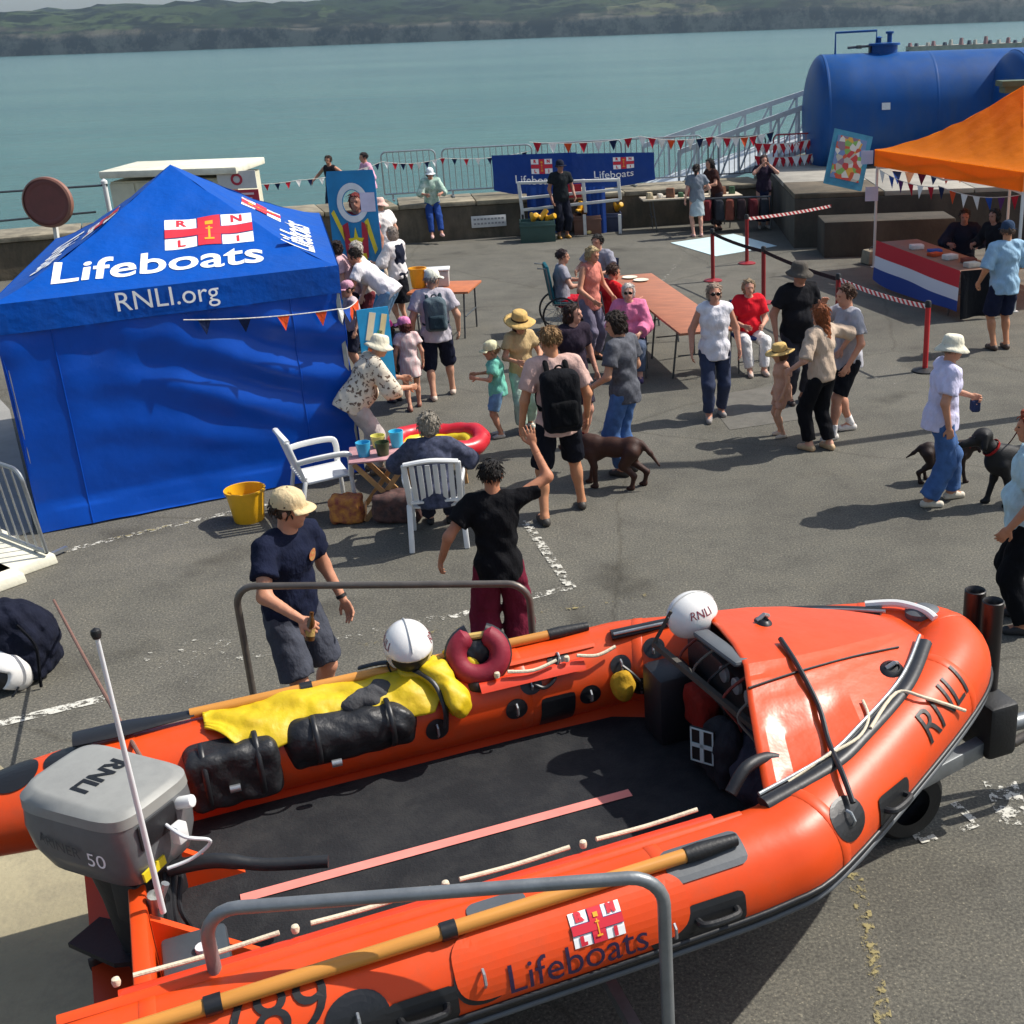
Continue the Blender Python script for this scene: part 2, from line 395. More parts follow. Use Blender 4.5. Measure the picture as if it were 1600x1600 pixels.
# ------------------------------------------------------------------ people
def ik(S, T, l1, l2, pole):
    S, T, pole = npv(S), npv(T), npv(pole); d = T - S; L = float(np.linalg.norm(d)); d = d / max(L, 1e-6)
    L = min(L, (l1 + l2) * 0.995); L = max(L, abs(l1 - l2) + 0.02)
    a = (l1 * l1 - l2 * l2 + L * L) / (2 * L); hgt = math.sqrt(max(l1 * l1 - a * a, 0))
    p = pole - d * float(pole @ d); p = p / max(float(np.linalg.norm(p)), 1e-6)
    return S + d * a + p * hgt, S + d * L
def rotm(yaw=0, pitch=0, roll=0):
    """columns -> rows of local axes: right, forward, up"""
    R = Matrix.Rotation(yaw, 3, 'Z') @ Matrix.Rotation(pitch, 3, 'X') @ Matrix.Rotation(roll, 3, 'Y')
    return npv([R.col[0], R.col[1], R.col[2]])
NP = [0]
def person(at, label, H=1.7, yaw=180, top=None, bottom=None, skin_c='c98f74', hair=('short', '4a3424'), hat=None, shoe='3a3a3c',
           pose=None, b=1.0, z0=0.0, group='people at the quayside open day', glasses=False, vox=0.016, sock=None, fem=False, vest=None, beard=None):
    NP[0] += 1; seed = NP[0] * 1.37
    ps = pose or {}
    loc = at if len(at) == 3 else tuple(G(at[0], at[1], z0))
    root = thing('person', label, 'person', loc, rad(yaw), group)
    s = H / 1.75; ch = 1.0 if H > 1.45 else (1.22 if H > 1.15 else 1.35)      # children have larger heads
    P0 = npv(ps.get('hip', (0, 0, 0.515))) * H
    tilt = rotm(rad(ps.get('turn', 0)), rad(-ps.get('lean', 2)), rad(ps.get('side', 0)))
    sh_ax = rotm(rad(ps.get('turn', 0) + ps.get('twist', 0)), rad(-ps.get('lean', 2)), rad(ps.get('side', 0)))
    t = tilt[2]; nk = P0 + t * 0.305 * H
    shw = (0.104 if not fem else 0.094) * H * (0.9 if ch > 1 else 1)
    shd = {sd: P0 + t * 0.287 * H + sh_ax[0] * (shw * sg) for sd, sg in (('r', 1), ('l', -1))}
    l1, l2 = 0.172 * H, 0.148 * H
    arm = {}
    for sd, sg in (('r', 1), ('l', -1)):
        rel = npv(ps.get(sd + 'h', (sg * 0.20, 0.10, -0.93))) * (l1 + l2)
        arm[sd] = ik(shd[sd], shd[sd] + rel, l1, l2, ps.get(sd + 'p', (sg * 0.5, -1, -0.1)))
    hw = 0.055 * H
    hip = {'r': P0 + tilt[0] * hw - npv((0, 0, .015 * H)), 'l': P0 - tilt[0] * hw - npv((0, 0, .015 * H))}
    leg = {}; u1, u2 = 0.247 * H, 0.235 * H
    for sd, sg in (('r', 1), ('l', -1)):
        ft = npv(ps.get(sd + 'f', (sg * 0.055, 0, 0.042))) * H
        kn, an = ik(hip[sd], ft, u1, u2, ps.get(sd + 'k', (sg * 0.12, 1, 0)))
        leg[sd] = (kn, an, rad(ps.get(sd + 'y', -sg * 8)))
    hb = rotm(rad(ps.get('hy', 0) + ps.get('turn', 0)), rad(ps.get('hp', -4)), rad(ps.get('hr', 0)))
    hd = nk + t * 0.030 * H + hb[2] * 0.068 * H * (1.06 if ch > 1 else 1) + hb[1] * 0.012 * H
    hs = s * ch * (0.97 if fem else 1.0)
    g = s * b
    # trunk and limbs
    torso = [('e', P0 + t * .01 * H, (0.158 * g, 0.115 * g, 0.125 * s), tilt), ('e', P0 + t * .115 * H, ((0.132 if fem else 0.142) * g, 0.102 * g, 0.15 * s), tilt),
             ('e', P0 + t * .215 * H, (0.152 * g, 0.112 * g, 0.15 * s), sh_ax), ('c', shd['r'] * .8 + shd['l'] * .2, shd['l'] * .8 + shd['r'] * .2, 0.062 * g, 0.062 * g)]
    if fem: torso.append(('e', P0 + t * .205 * H + sh_ax[1] * .048 * s, (0.112 * g, 0.070 * g, 0.068 * s), sh_ax))
    if b > 1.12: torso.append(('e', P0 + t * .09 * H + tilt[1] * .05 * s, (0.14 * g, 0.12 * g, 0.13 * s), tilt))
    limbs = []; armp = {}; legp = {}
    for sd in 'rl':
        el, wr = arm[sd]
        armp[sd] = [(shd[sd], el, .050 * g, .040 * g), (el, wr, .040 * g, .027 * s)]
        kn, an, fy = leg[sd]
        legp[sd] = [(hip[sd], kn, .084 * g, .056 * s), (kn, an, .054 * s, .037 * s)]
        cal = kn + (an - kn) * .32 - npv((0, .016 * s, 0))
        limbs += [('c', *q) for q in armp[sd]] + [('c', *q) for q in legp[sd]] + [('e', cal, (.054 * s, .056 * s, .10 * s))]
        tv = npv((math.sin(-fy), math.cos(fy), 0)); toe = an + tv * .135 * s; toe[2] = an[2] - .045 * s
        heel = an - tv * .035 * s; heel[2] = an[2] - .04 * s
        leg[sd] = (kn, an, heel, toe, tv)
        limbs += [('c', an, toe, .036 * s, .028 * s), ('c', heel, toe, .030 * s, .028 * s)]
    neck = [('c', nk - t * .03 * H, hd - hb[2] * .03 * s, .060 * s, .053 * s)]
    body = torso + limbs + neck
    lo, hi = bbox(body)
    V, Q = polygonize(lambda P: prims(P, body, 0.028 * s), lo, hi, vox * 1.12)
    Vs, Qs = [V], [Q]; nb = len(V)
    # head with face
    c = hd; r_, f_, u_ = hb
    hp = [('e', c + u_ * .018 * hs - f_ * .008 * hs, (.076 * hs, .096 * hs, .092 * hs), hb), ('e', c - u_ * .045 * hs + f_ * .028 * hs, (.056 * hs, .062 * hs, .068 * hs), hb),
          ('c', c + u_ * .008 * hs + f_ * .088 * hs, c - u_ * .022 * hs + f_ * .106 * hs, .010 * hs, .015 * hs), ('c', c - u_ * .098 * hs + f_ * .058 * hs, c - u_ * .092 * hs + f_ * .068 * hs, .022 * hs, .02 * hs),
          ('c', c + r_ * .03 * hs + u_ * .026 * hs + f_ * .082 * hs, c - r_ * .03 * hs + u_ * .026 * hs + f_ * .082 * hs, .012 * hs, .012 * hs),
          ('c', c - r_ * .018 * hs - u_ * .052 * hs + f_ * .082 * hs, c + r_ * .018 * hs - u_ * .052 * hs + f_ * .082 * hs, .012 * hs, .012 * hs),
          ('c', nk, c - u_ * .04 * hs - f_ * .01 * hs, .056 * s, .055 * s)]
    ears = [('e', c + r_ * sg * .079 * hs - u_ * .005 * hs - f_ * .01 * hs, (.012 * hs, .02 * hs, .034 * hs), hb) for sg in (1, -1)]
    lo, hi = bbox(hp + ears, .02)
    V, Q = polygonize(lambda P: smin(prims(P, hp, .02 * hs), prims(P, ears, .006), .008), lo, hi, .0095)
    Vs.append(V); Qs.append(Q + nb); nb += len(V)
    # hands with five fingers
    for sd, sg in (('r', 1), ('l', -1)):
        el, wr = arm[sd]; d = wr - el; d = d / np.linalg.norm(d)
        if sd + 'hd' in ps: d = npv(ps[sd + 'hd']); d = d / np.linalg.norm(d)
        ref = npv(ps.get(sd + 'n', (-sg, 0.15, 0)))                # which way the palm looks
        nrm = ref - d * float(ref @ d); nrm = nrm / max(np.linalg.norm(nrm), 1e-5)
        sdv = np.cross(nrm, d) * sg                           # towards the thumb
        if sd + 't' in ps and ps[sd + 't'] < 0: sdv = -sdv
        curl = ps.get(sd + 'c', 0.45); k = s * (0.95 if fem else 1.03) * (1.05 if ch > 1 else 1)
        B = npv([sdv, nrm, d]); pal = wr + d * .05 * k
        L = [('e', pal, (.041 * k, .016 * k, .055 * k), B), ('c', el + (wr - el) * .8, wr + d * .02 * k, .03 * s, .024 * k)]
        for j, (o, ln) in enumerate(((.030, .070), (.010, .080), (-.011, .074), (-.030, .058))):
            a0 = wr + d * (.088 if j < 3 else .078) * k + sdv * o * k
            a = curl * .8; v1 = d * math.cos(a) + nrm * math.sin(a) + sdv * o * ps.get(sd + 's', 2.0); a1 = a0 + v1 * ln * .52 * k
            a = curl * 2.0; v2 = d * math.cos(a) + nrm * math.sin(a) + sdv * o * ps.get(sd + 's', 2.0); a2 = a1 + v2 * ln * .48 * k
            L += [('c', a0, a1, .0095 * k, .0085 * k), ('c', a1, a2, .0085 * k, .007 * k)]
        b0 = wr + d * .03 * k + sdv * .03 * k; b1 = b0 + (d * .75 + sdv * .75 + nrm * .3 * curl) * .035 * k
        L += [('c', b0, b1, .013 * k, .011 * k), ('c', b1, b1 + (d * .95 + sdv * .3 + nrm * curl * .6) * .032 * k, .0105 * k, .0085 * k)]
        lo, hi = bbox(L, .012)
        V, Q = polygonize(lambda P: prims(P, L, .007), lo, hi, .0062 if vox < .02 else .0085)
        Vs.append(V); Qs.append(Q + nb); nb += len(V)
    npmesh('body', np.concatenate(Vs), np.concatenate(Qs), skin(skin_c), root)
    # eyes, brows, mouth
    dk = mat('eye_dark', '1c1714', 0.25, 0.02)
    if not glasses:
        for sg in (1, -1):
            mb = MB(); e = c + r_ * sg * .031 * hs + u_ * .006 * hs + f_ * .083 * hs
            mb.tube([e - r_ * .011 * hs, e, e + r_ * .011 * hs], [.003 * hs, .0085 * hs, .003 * hs], 8)
            mb.build('eye', dk, root, True)
    mb = MB(); e = c - u_ * .052 * hs + f_ * .093 * hs
    mb.tube([e - r_ * .022 * hs - f_ * .008 * hs, e + f_ * .002, e + r_ * .022 * hs - f_ * .008 * hs], [.003 * hs, .006 * hs, .003 * hs], 8)
    mb.build('mouth', mat('lips', '9a5348', 0.5, 0.06), root, True)
    if beard:
        blob('beard', [('e', c - u_ * .062 * hs + f_ * .032 * hs, (.061 * hs, .066 * hs, .062 * hs), hb)], mat('hair_' + beard, beard, 0.85, 0.25, 40, 0.6, 120), root, .011, .02, .003,
             lambda P, d: np.maximum(d, np.maximum((P - c) @ u_ + .034 * hs, -((P - c) @ f_))), seed)
    if glasses:
        mb = MB()
        for sg in (1, -1):
            e = c + r_ * sg * .033 * hs + u_ * .006 * hs + f_ * .098 * hs
            Rm = Matrix([tuple(r_), tuple(u_), tuple(f_)]).transposed()
            mb.lathe([(.002, .004), (.026 * hs, .003), (.03 * hs, -.002), (.002, -.006)], 14, e, 1.0, .8, True, Rm)
            mb.tube([e + r_ * sg * .028 * hs, e + r_ * sg * .05 * hs - f_ * .05 * hs, e + r_ * sg * .05 * hs - f_ * .09 * hs], .003, 6)
        mb.tube([c + r_ * .012 * hs + u_ * .008 * hs + f_ * .1 * hs, c - r_ * .012 * hs + u_ * .008 * hs + f_ * .1 * hs], .003, 6)
        mb.build('sunglasses', mat('glasses_black', '0d0d0f', 0.15, 0.02), root, True)
    # hair
    if hair and hair[0] != 'bald':
        st, hc = hair; hm = mat('hair_' + hc, hc, 0.6, 0.45, 70, 0.9, 120, spec=0.35, stretch=(1, 1, .22), bdist=.02)
        L = [('e', c + u_ * .026 * hs - f_ * .014 * hs, (.088 * hs, .103 * hs, .098 * hs), hb)]
        zc, fc = -.02, .028
        if st in ('bob', 'long', 'curly'):
            L += [('e', c - u_ * .02 * hs - f_ * .03 * hs, (.096 * hs, .085 * hs, .115 * hs), hb)]; zc = -.10
        if st == 'curly': L += [('e', c + u_ * .03 * hs - f_ * .01 * hs, (.105 * hs, .11 * hs, .11 * hs), hb)]
        if st == 'long':
            L += [('c', c - u_ * .02 * hs - f_ * .05 * hs, nk - t * .07 * H - sh_ax[1] * .075 * s, .075 * hs, .06 * hs)]; zc = -.6
        if st == 'tail':
            L += [('c', c + u_ * .02 * hs - f_ * .1 * hs, c - u_ * .03 * hs - f_ * .14 * hs, .028 * hs, .032 * hs), ('c', c - u_ * .03 * hs - f_ * .14 * hs, c - u_ * .16 * hs - f_ * .12 * hs, .032 * hs, .012)]; zc = -.2
        if st == 'bun': L += [('e', c + u_ * .06 * hs - f_ * .10 * hs, (.045 * hs,) * 3)]; zc = -.05
        def hclip(P, d):
            q = P - npv(c); z = q @ u_; y = q @ f_
            d = np.maximum(d, zc * hs - z)                           # lower edge
            face = np.minimum(fc * hs - y, 0) * 0 + np.maximum(y - fc * hs - np.clip((z - .045 * hs), 0, .06 * hs) * 1.1, -1)
            d = np.maximum(d, face)
            if st in ('bob', 'long', 'tail', 'bun', 'curly'): d = np.maximum(d, np.where(z < .05 * hs, y - .035 * hs, -1))
            return d
        hobj = blob('hair', L, hm, root, .0115, .02, -.0065 if st != 'curly' else -.012, hclip, seed)
        hv_ = np.empty(len(hobj.data.vertices) * 3, np.float32); hobj.data.vertices.foreach_get('co', hv_); hv_ = hv_.reshape(-1, 3)
        if len(hv_) > 50:                                          # loose locks that break the outline
            hr_ = np.random.default_rng(NP[0]); pick = hr_.choice(len(hv_), min(len(hv_), 190 if H > 1.3 else 110), replace=False); tv_ = []; tf_ = []
            for p_ in hv_[pick]:
                nn_ = p_ - npv(c); nn_ = nn_ / (np.linalg.norm(nn_) + 1e-6); zz_ = float((p_ - npv(c)) @ u_)
                if hat and zz_ > .03 * hs: continue
                dn_ = -u_ * .8 - f_ * .25; dn_ = dn_ - nn_ * float(dn_ @ nn_); dn_ = dn_ / (np.linalg.norm(dn_) + 1e-6); sd_ = np.cross(nn_, dn_)
                l_ = hr_.uniform(.022, .045) * hs * (1.7 if st == 'long' else 1); k_ = hr_.normal(0, .45); d_ = dn_ + sd_ * k_ + nn_ * hr_.uniform(-.02, .30); w_ = hr_.uniform(.005, .009) * hs; b_ = len(tv_)
                m_ = p_ + d_ * l_ * .55 + nn_ * .004; e_ = p_ + d_ * l_
                tv_ += [p_ - sd_ * w_ - nn_ * .004, p_ + sd_ * w_ - nn_ * .004, p_ + nn_ * .004, m_ - sd_ * w_ * .8, m_ + sd_ * w_ * .8, m_ + nn_ * .006, e_]
                tf_ += [(b_, b_ + 1, b_ + 4, b_ + 3), (b_ + 1, b_ + 2, b_ + 5, b_ + 4), (b_ + 2, b_, b_ + 3, b_ + 5), (b_ + 3, b_ + 4, b_ + 6), (b_ + 4, b_ + 5, b_ + 6), (b_ + 5, b_ + 3, b_ + 6)]
            if tv_: raw('hair_locks', tv_, tf_, hm, hobj, True)
    # clothes
    if top:
        off = top.get('off', .026); sl = top.get('sleeve', .5); L = list(torso); hem = top.get('hem', .045)
        if hem > .05: L.append(('f', P0 + t * .02 * H, P0 - t * hem * H, .135 * g * top.get('flare', 1.0), .150 * g * top.get('flare', 1.0)))
        else: L.append(('e', P0 + t * .06 * H, (.150 * g, .112 * g, .16 * s), tilt))
        for sd in 'rl':
            S_, el = armp[sd][0][0], armp[sd][0][1]; wr = armp[sd][1][1]
            if sl <= 0: continue
            lo_ = top.get('loose', .012)
            if sl <= .2: L.append(('f', S_, S_ + (el - S_) * sl, .034 * g, .038 * g))
            elif sl <= 1: L.append(('f', S_, S_ + (el - S_) * sl, .050 * g, (.046 - .008 * sl) * g + lo_))
            else: L += [('c', S_, el, .052 * g + lo_ * .3, .042 * g + lo_), ('f', el, el + (wr - el) * min(1, sl - 1), .042 * g + lo_, .034 * g + lo_)]
        nl = nk - t * top.get('neck', .0) * H; fwd = sh_ax[1]
        def tclip(P, d):
            q = P - npv(P0)
            d = np.maximum(d, -(q @ t) - hem * H)
            d = np.maximum(d, (P - npv(nl)) @ (t * .8 + fwd * .45) - .026 * H)
            if sl <= 0:                                          # sleeveless: open at the shoulder
                d = np.maximum(d, np.abs((P - npv(nk)) @ sh_ax[0]) - shw * .98)
            return d
        tm = top.get('mat') or cloth(top['col'])
        blob('top', L, tm, root, vox, .032 * s, top.get('fold', .0062), tclip, seed, off)
        if top.get('col2'):
            pass
    if vest:
        L = list(torso)
        blob('vest', L, cloth(vest), root, vox, .03 * s, .004, lambda P, d: np.maximum(np.maximum(d, -((P - npv(P0)) @ t) - .0 * H), np.maximum((P - npv(nk)) @ t + .0, np.abs((P - npv(nk)) @ sh_ax[0]) - shw * .85)), seed, .03)
    if bottom:
        off = bottom.get('off', .010); ln = bottom.get('len', .96); lz = bottom.get('loose', .012); L = [torso[0]]
        wz = bottom.get('waist', .055)
        if bottom.get('skirt'):
            e = P0 - npv((0, 0, 1)) * bottom['skirt'] * H; L += [('f', P0 + t * .03 * H, e, .125 * g, bottom.get('wide', .2) * g)]
        else:
            for sd in 'rl':
                h_, kn, an = legp[sd][0][0], legp[sd][0][1], legp[sd][1][1]
                if ln <= .5: L.append(('f', h_, h_ + (kn - h_) * ln * 2, .088 * g, .064 * g + lz))
                else: L += [('c', h_, kn, .086 * g, .060 * s + lz), ('f', kn, kn + (an - kn) * (ln - .5) * 2, .060 * s + lz, .042 * s + lz * bottom.get('bell', 1.3))]
        bm_ = bottom.get('mat') or cloth(bottom['col'])
        blob('skirt' if bottom.get('skirt') else ('shorts' if ln <= .6 else 'trousers'), L, bm_, root, vox, .022 * s, bottom.get('fold', .0052), lambda P, d: np.maximum(d, (P - npv(P0)) @ t - wz * H), seed + 2, off)
    if shoe:
        for sd in 'rl':
            kn, an, heel, toe, tv = leg[sd]
            if sock: blob('sock', [('f', an, an + (kn - an) * .28, .044 * s, .045 * s)], cloth(sock), root, .013, .01)
            sm = mat('shoe_' + shoe, shoe, 0.6, 0.15, 20)
            blob('shoe', [('c', heel, toe, .040 * s, .037 * s), ('c', an + npv((0, 0, -.01)), an + tv * .07 * s - npv((0, 0, .03 * s)), .041 * s, .036 * s)], sm, root, .0125, .02, 0, lambda P, d: np.maximum(d, heel[2] - .032 * s - P[:, 2]))
    if hat:
        ty, hc = hat[0], hat[1]; hm = hat[2] if len(hat) > 2 else cloth(hc, .08)
        T = Matrix.Identity(4)
        for i in range(3):
            T[i][0] = float(r_[i]); T[i][1] = float(f_[i]); T[i][2] = float(u_[i]); T[i][3] = float(c[i])
        hroot = None; k = hs
        def put(mb, nm, par): return mb.build(nm, hm, par, True, sharp=60)
        if ty == 'cap':
            mb = MB(); mb.T = T
            mb.lathe([(.098 * k, .028 * k), (.099 * k, .05 * k), (.094 * k, .085 * k), (.078 * k, .118 * k), (.048 * k, .138 * k), (.012 * k, .145 * k)], 24, (0, -.008 * k, 0), .93, 1.1)
            hroot = put(mb, 'cap', root)
            mb = MB(); mb.T = T; side = hat[3] if len(hat) > 3 else 0.0
            v = []; N = 14
            for q in range(N + 1):
                a = rad(-62 + 124 * q / N + 90) + side
                for rr, zz in ((.094 * k, .034 * k), (.13 * k, .034 * k), (.165 * k * (1 - .08 * abs(q - N / 2) / (N / 2)), .022 * k)):
                    drop = .010 * k * abs(q - N / 2) / (N / 2)
                    v.append((math.cos(a) * rr * .95, math.sin(a) * rr * 1.05 - .008 * k, zz - drop))
            f = []
            for q in range(N):
                for j in range(2): f.append((q * 3 + j, q * 3 + j + 1, (q + 1) * 3 + j + 1, (q + 1) * 3 + j))
            mb.add(v, f); o = put(mb, 'peak', hroot); thick(o, .006, 0)
            mb = MB(); mb.T = T; mb.lathe([(.001, .152 * k), (.009 * k, .149 * k), (.011 * k, .143 * k)], 10, (0, -.008 * k, 0)); put(mb, 'button', hroot)
        else:
            br = {'bucket': .165, 'straw': .20, 'sun': .185}[ty] * k; top_r = {'bucket': .082, 'straw': .085, 'sun': .085}[ty] * k
            hh = {'bucket': .135, 'straw': .145, 'sun': .14}[ty] * k; dz = {'bucket': -.045, 'straw': -.008, 'sun': -.03}[ty] * k
            mb = MB(); mb.T = T
            n = 28; prof = [(br, .03 * k + dz), (br * .8, .036 * k + dz * .45), (.103 * k, .042 * k), (.101 * k, .07 * k), (top_r * 1.06, hh - .015 * k), (top_r * .9, hh), (.02 * k, hh + .004 * k)]
            v = []
            for j, (r, z) in enumerate(prof):
                for q in range(n):
                    a = 2 * PI * q / n; wv = (math.sin(a * 2 + seed) * .012 + math.sin(a * 3 + seed * 2) * .007) * k * (1.0 if j == 0 else (.5 if j == 1 else 0))
                    v.append((math.cos(a) * r * .95, math.sin(a) * r * 1.07 - .008 * k, z + wv))
            f = [(j * n + q, j * n + (q + 1) % n, (j + 1) * n + (q + 1) % n, (j + 1) * n + q) for j in range(len(prof) - 1) for q in range(n)]
            f.append(tuple((len(prof) - 1) * n + q for q in range(n)))
            mb.add(v, f); hroot = put(mb, 'hat', root); thick(hroot, .006, 0)
            if ty == 'straw':
                mb = MB(); mb.T = T; mb.lathe([(.106 * k, .045 * k), (.1045 * k, .068 * k)], 28, (0, -.008 * k, 0), .95, 1.07, False)
                o = mb.build('hat_band', cloth('4a3a2a'), hroot, True)
    if ps.get('sleeve_badge'): pass
    return dict(root=root, nk=nk, t=t, ax=sh_ax, P0=P0, H=H, s=s, arm=arm, hd=hd, hb=hb)
def to_world(p, q):
    r = p['root']; return Matrix.Translation(r.location) @ r.rotation_euler.to_matrix().to_4x4() @ Vector([float(v) for v in q])
def backpack(p, label, col, w_=.15, h_=.24, d_=.085, trim='2a2a2c'):
    """worn on the back of a person: a bag of its own"""
    nk, t, ax, s = p['nk'], p['t'], p['ax'], p['s']
    root = thing('backpack', label, 'backpack', p['root'].location, p['root'].rotation_euler.z)
    c = nk - t * (.05 + h_) * s - ax[1] * (.125 + d_) * s; B = npv([ax[0], ax[1], t]); m = cloth(col)
    blob('bag', [('b', c, (w_ * s, d_ * s, h_ * s), B, .06 * s), ('e', c + t * h_ * .5 * s, (w_ * .9 * s, d_ * s, h_ * .6 * s), B)], m, root, .016, .05, .004)
    blob('front_pocket', [('b', c - ax[1] * (d_ * .9) * s - t * .09 * s, (w_ * .75 * s, .04 * s, h_ * .45 * s), B, .035 * s)], cloth(trim), root, .016, .04, .003)
    for sg in (1, -1):
        a = nk - t * .06 * s + ax[0] * sg * .085 * s
        pts = smoothpath([tuple(a - ax[1] * .15 * s - t * .02 * s), tuple(a - ax[1] * .06 * s + t * .075 * s), tuple(a + ax[1] * .06 * s + t * .055 * s), tuple(a + ax[1] * .15 * s - t * .08 * s), tuple(a + ax[0] * sg * .06 * s + ax[1] * .08 * s - t * .26 * s), tuple(a + ax[0] * sg * .07 * s - ax[1] * .10 * s - t * .34 * s)], 4)
        mb = MB(); mb.tube(pts, .024 * s, 8, True, .45); mb.build('shoulder_strap', cloth(trim), root, True)
    mb = MB(); mb.tube(arc(tuple(c + t * (h_ + .015) * s), .035 * s, 0, 180, 8, tuple(ax[0]), tuple(t)), .009 * s, 8); mb.build('carry_loop', cloth(trim), root, True)
    return root
STAND = dict()
def dog(at, yaw, label, col, head=(0, .42, .62), look=0.0, H=.56, step=.06, tail=.4, collar='8a2020'):
    """short-coated medium dog; +Y is forward"""
    loc = tuple(G(*at)) if len(at) == 2 else at; k = H / .56
    m = mat('fur_' + col, col, .6, .25, 26, .3, 120, spec=.35)
    L = [('e', (0, .20, .43), (.105, .17, .15)), ('e', (0, -.02, .445), (.09, .22, .115)), ('e', (0, -.22, .45), (.095, .13, .12)), ('c', (0, .26, .50), tuple(np.array(head) * .9 + np.array((0, .03, .04)) ), .085, .062)]
    for sg in (1, -1):
        st = step * sg
        L += [('c', (sg * .07, .22, .40), (sg * .075, .20 + st * .5, .24), .058, .036), ('c', (sg * .075, .20 + st * .5, .24), (sg * .075, .22 + st, .03), .032, .024), ('c', (sg * .075, .215 + st, .022), (sg * .075, .265 + st, .018), .026, .020),
              ('c', (sg * .065, -.24, .42), (sg * .085, -.17 - st * .5, .27), .088, .052), ('c', (sg * .085, -.17 - st * .5, .27), (sg * .08, -.31 - st, .16), .046, .030), ('c', (sg * .08, -.31 - st, .16), (sg * .08, -.28 - st, .03), .028, .023), ('c', (sg * .08, -.285 - st, .022), (sg * .08, -.235 - st, .018), .026, .020)]
    L += [('c', (0, -.33, .50), (0, -.42, .40 + tail * .1), .034, .024), ('c', (0, -.42, .40 + tail * .1), (0, -.52, .26 + tail * .45), .024, .012)]
    hx, hy, hz = head; cl, sl_ = math.cos(look), math.sin(look); f = np.array((sl_, cl, -.18)); r = np.array((cl, -sl_, 0)); c = np.array(head, float)
    L += [('e', c + (0, 0, .03), (.078, .09, .075)), ('c', c + f * .06, c + f * .17 - (0, 0, .01), .048, .034)]
    for sg in (1, -1): L += [('c', c + r * sg * .072 + (0, 0, .055), c + r * sg * .092 - (0, 0, .045) + f * .01, .024, .026)]
    L = [(p[0],) + tuple((np.array(q) * k if isinstance(q, (tuple, list, np.ndarray)) else q * k) for q in p[1:]) for p in L]
    root = thing('dog', label, 'dog', loc, rad(yaw))
    blob('body', L, m, root, .0125, .028 * k)
    mb = MB(); mb.tube([tuple((c + f * .2 + (0, 0, .004)) * k), tuple((c + f * .215) * k)], [.018 * k, .008 * k], 8); mb.build('nose', mat('dog_nose', '141212', .3, .05), root, True)
    for sg in (1, -1):
        e = (c + f * .085 + r * sg * .04 + np.array((0, 0, .045))) * k; mb = MB(); mb.lathe([(.001, .009), (.009, 0), (.001, -.009)], 8, e); mb.build('eye', mat('eye_dark', '1c1714', .25, .02), root, True)
    a = np.array((0, .30, .54)); d = np.array(head) - a; d = d / np.linalg.norm(d)
    mb = MB(); q = Vector(d).to_track_quat('Z', 'Y').to_matrix(); mb.lathe([(.083 * k, -.012 * k), (.085 * k, .012 * k)], 20, Vector((a + d * .02) * k), 1, 1, False, q); o = mb.build('collar', cloth(collar), root, True); thick(o, .006, 1)
    return root

def proj(p):
    q = Vector(p) - EYE; w_ = q.dot(FW); return CX + F * q.dot(RT) / w_, CY - F * q.dot(UP) / w_
def locate(fn, px, py, r0, r1, it=5):
    """parameters of a surface fn(a, b) whose point appears at a given place of the photograph"""
    (a0, a1), (b0, b1) = r0, r1; best = None
    for _ in range(it):
        for i in range(15):
            for j in range(15):
                a = a0 + (a1 - a0) * i / 14; b = b0 + (b1 - b0) * j / 14; x, y = proj(fn(a, b)); e = (x - px) ** 2 + (y - py) ** 2
                if best is None or e < best[0]: best = (e, a, b)
        da, db = (a1 - a0) / 6, (b1 - b0) / 6; a0, a1, b0, b1 = best[1] - da, best[1] + da, best[2] - db, best[2] + db
    return best[1], best[2]
def lettersW(txt, width, step=0.0, **k):
    v, f = letters(txt, 1.0, 0, **k); x0 = min(p[0] for p in v); x1 = max(p[0] for p in v)
    v, f = letters(txt, width / (x1 - x0), step, **k)
    xs = [p[0] for p in v]; ys = [p[1] for p in v]; cx, cy = (min(xs) + max(xs)) / 2, (min(ys) + max(ys)) / 2
    return [(x - cx, y - cy) for x, y in v], f

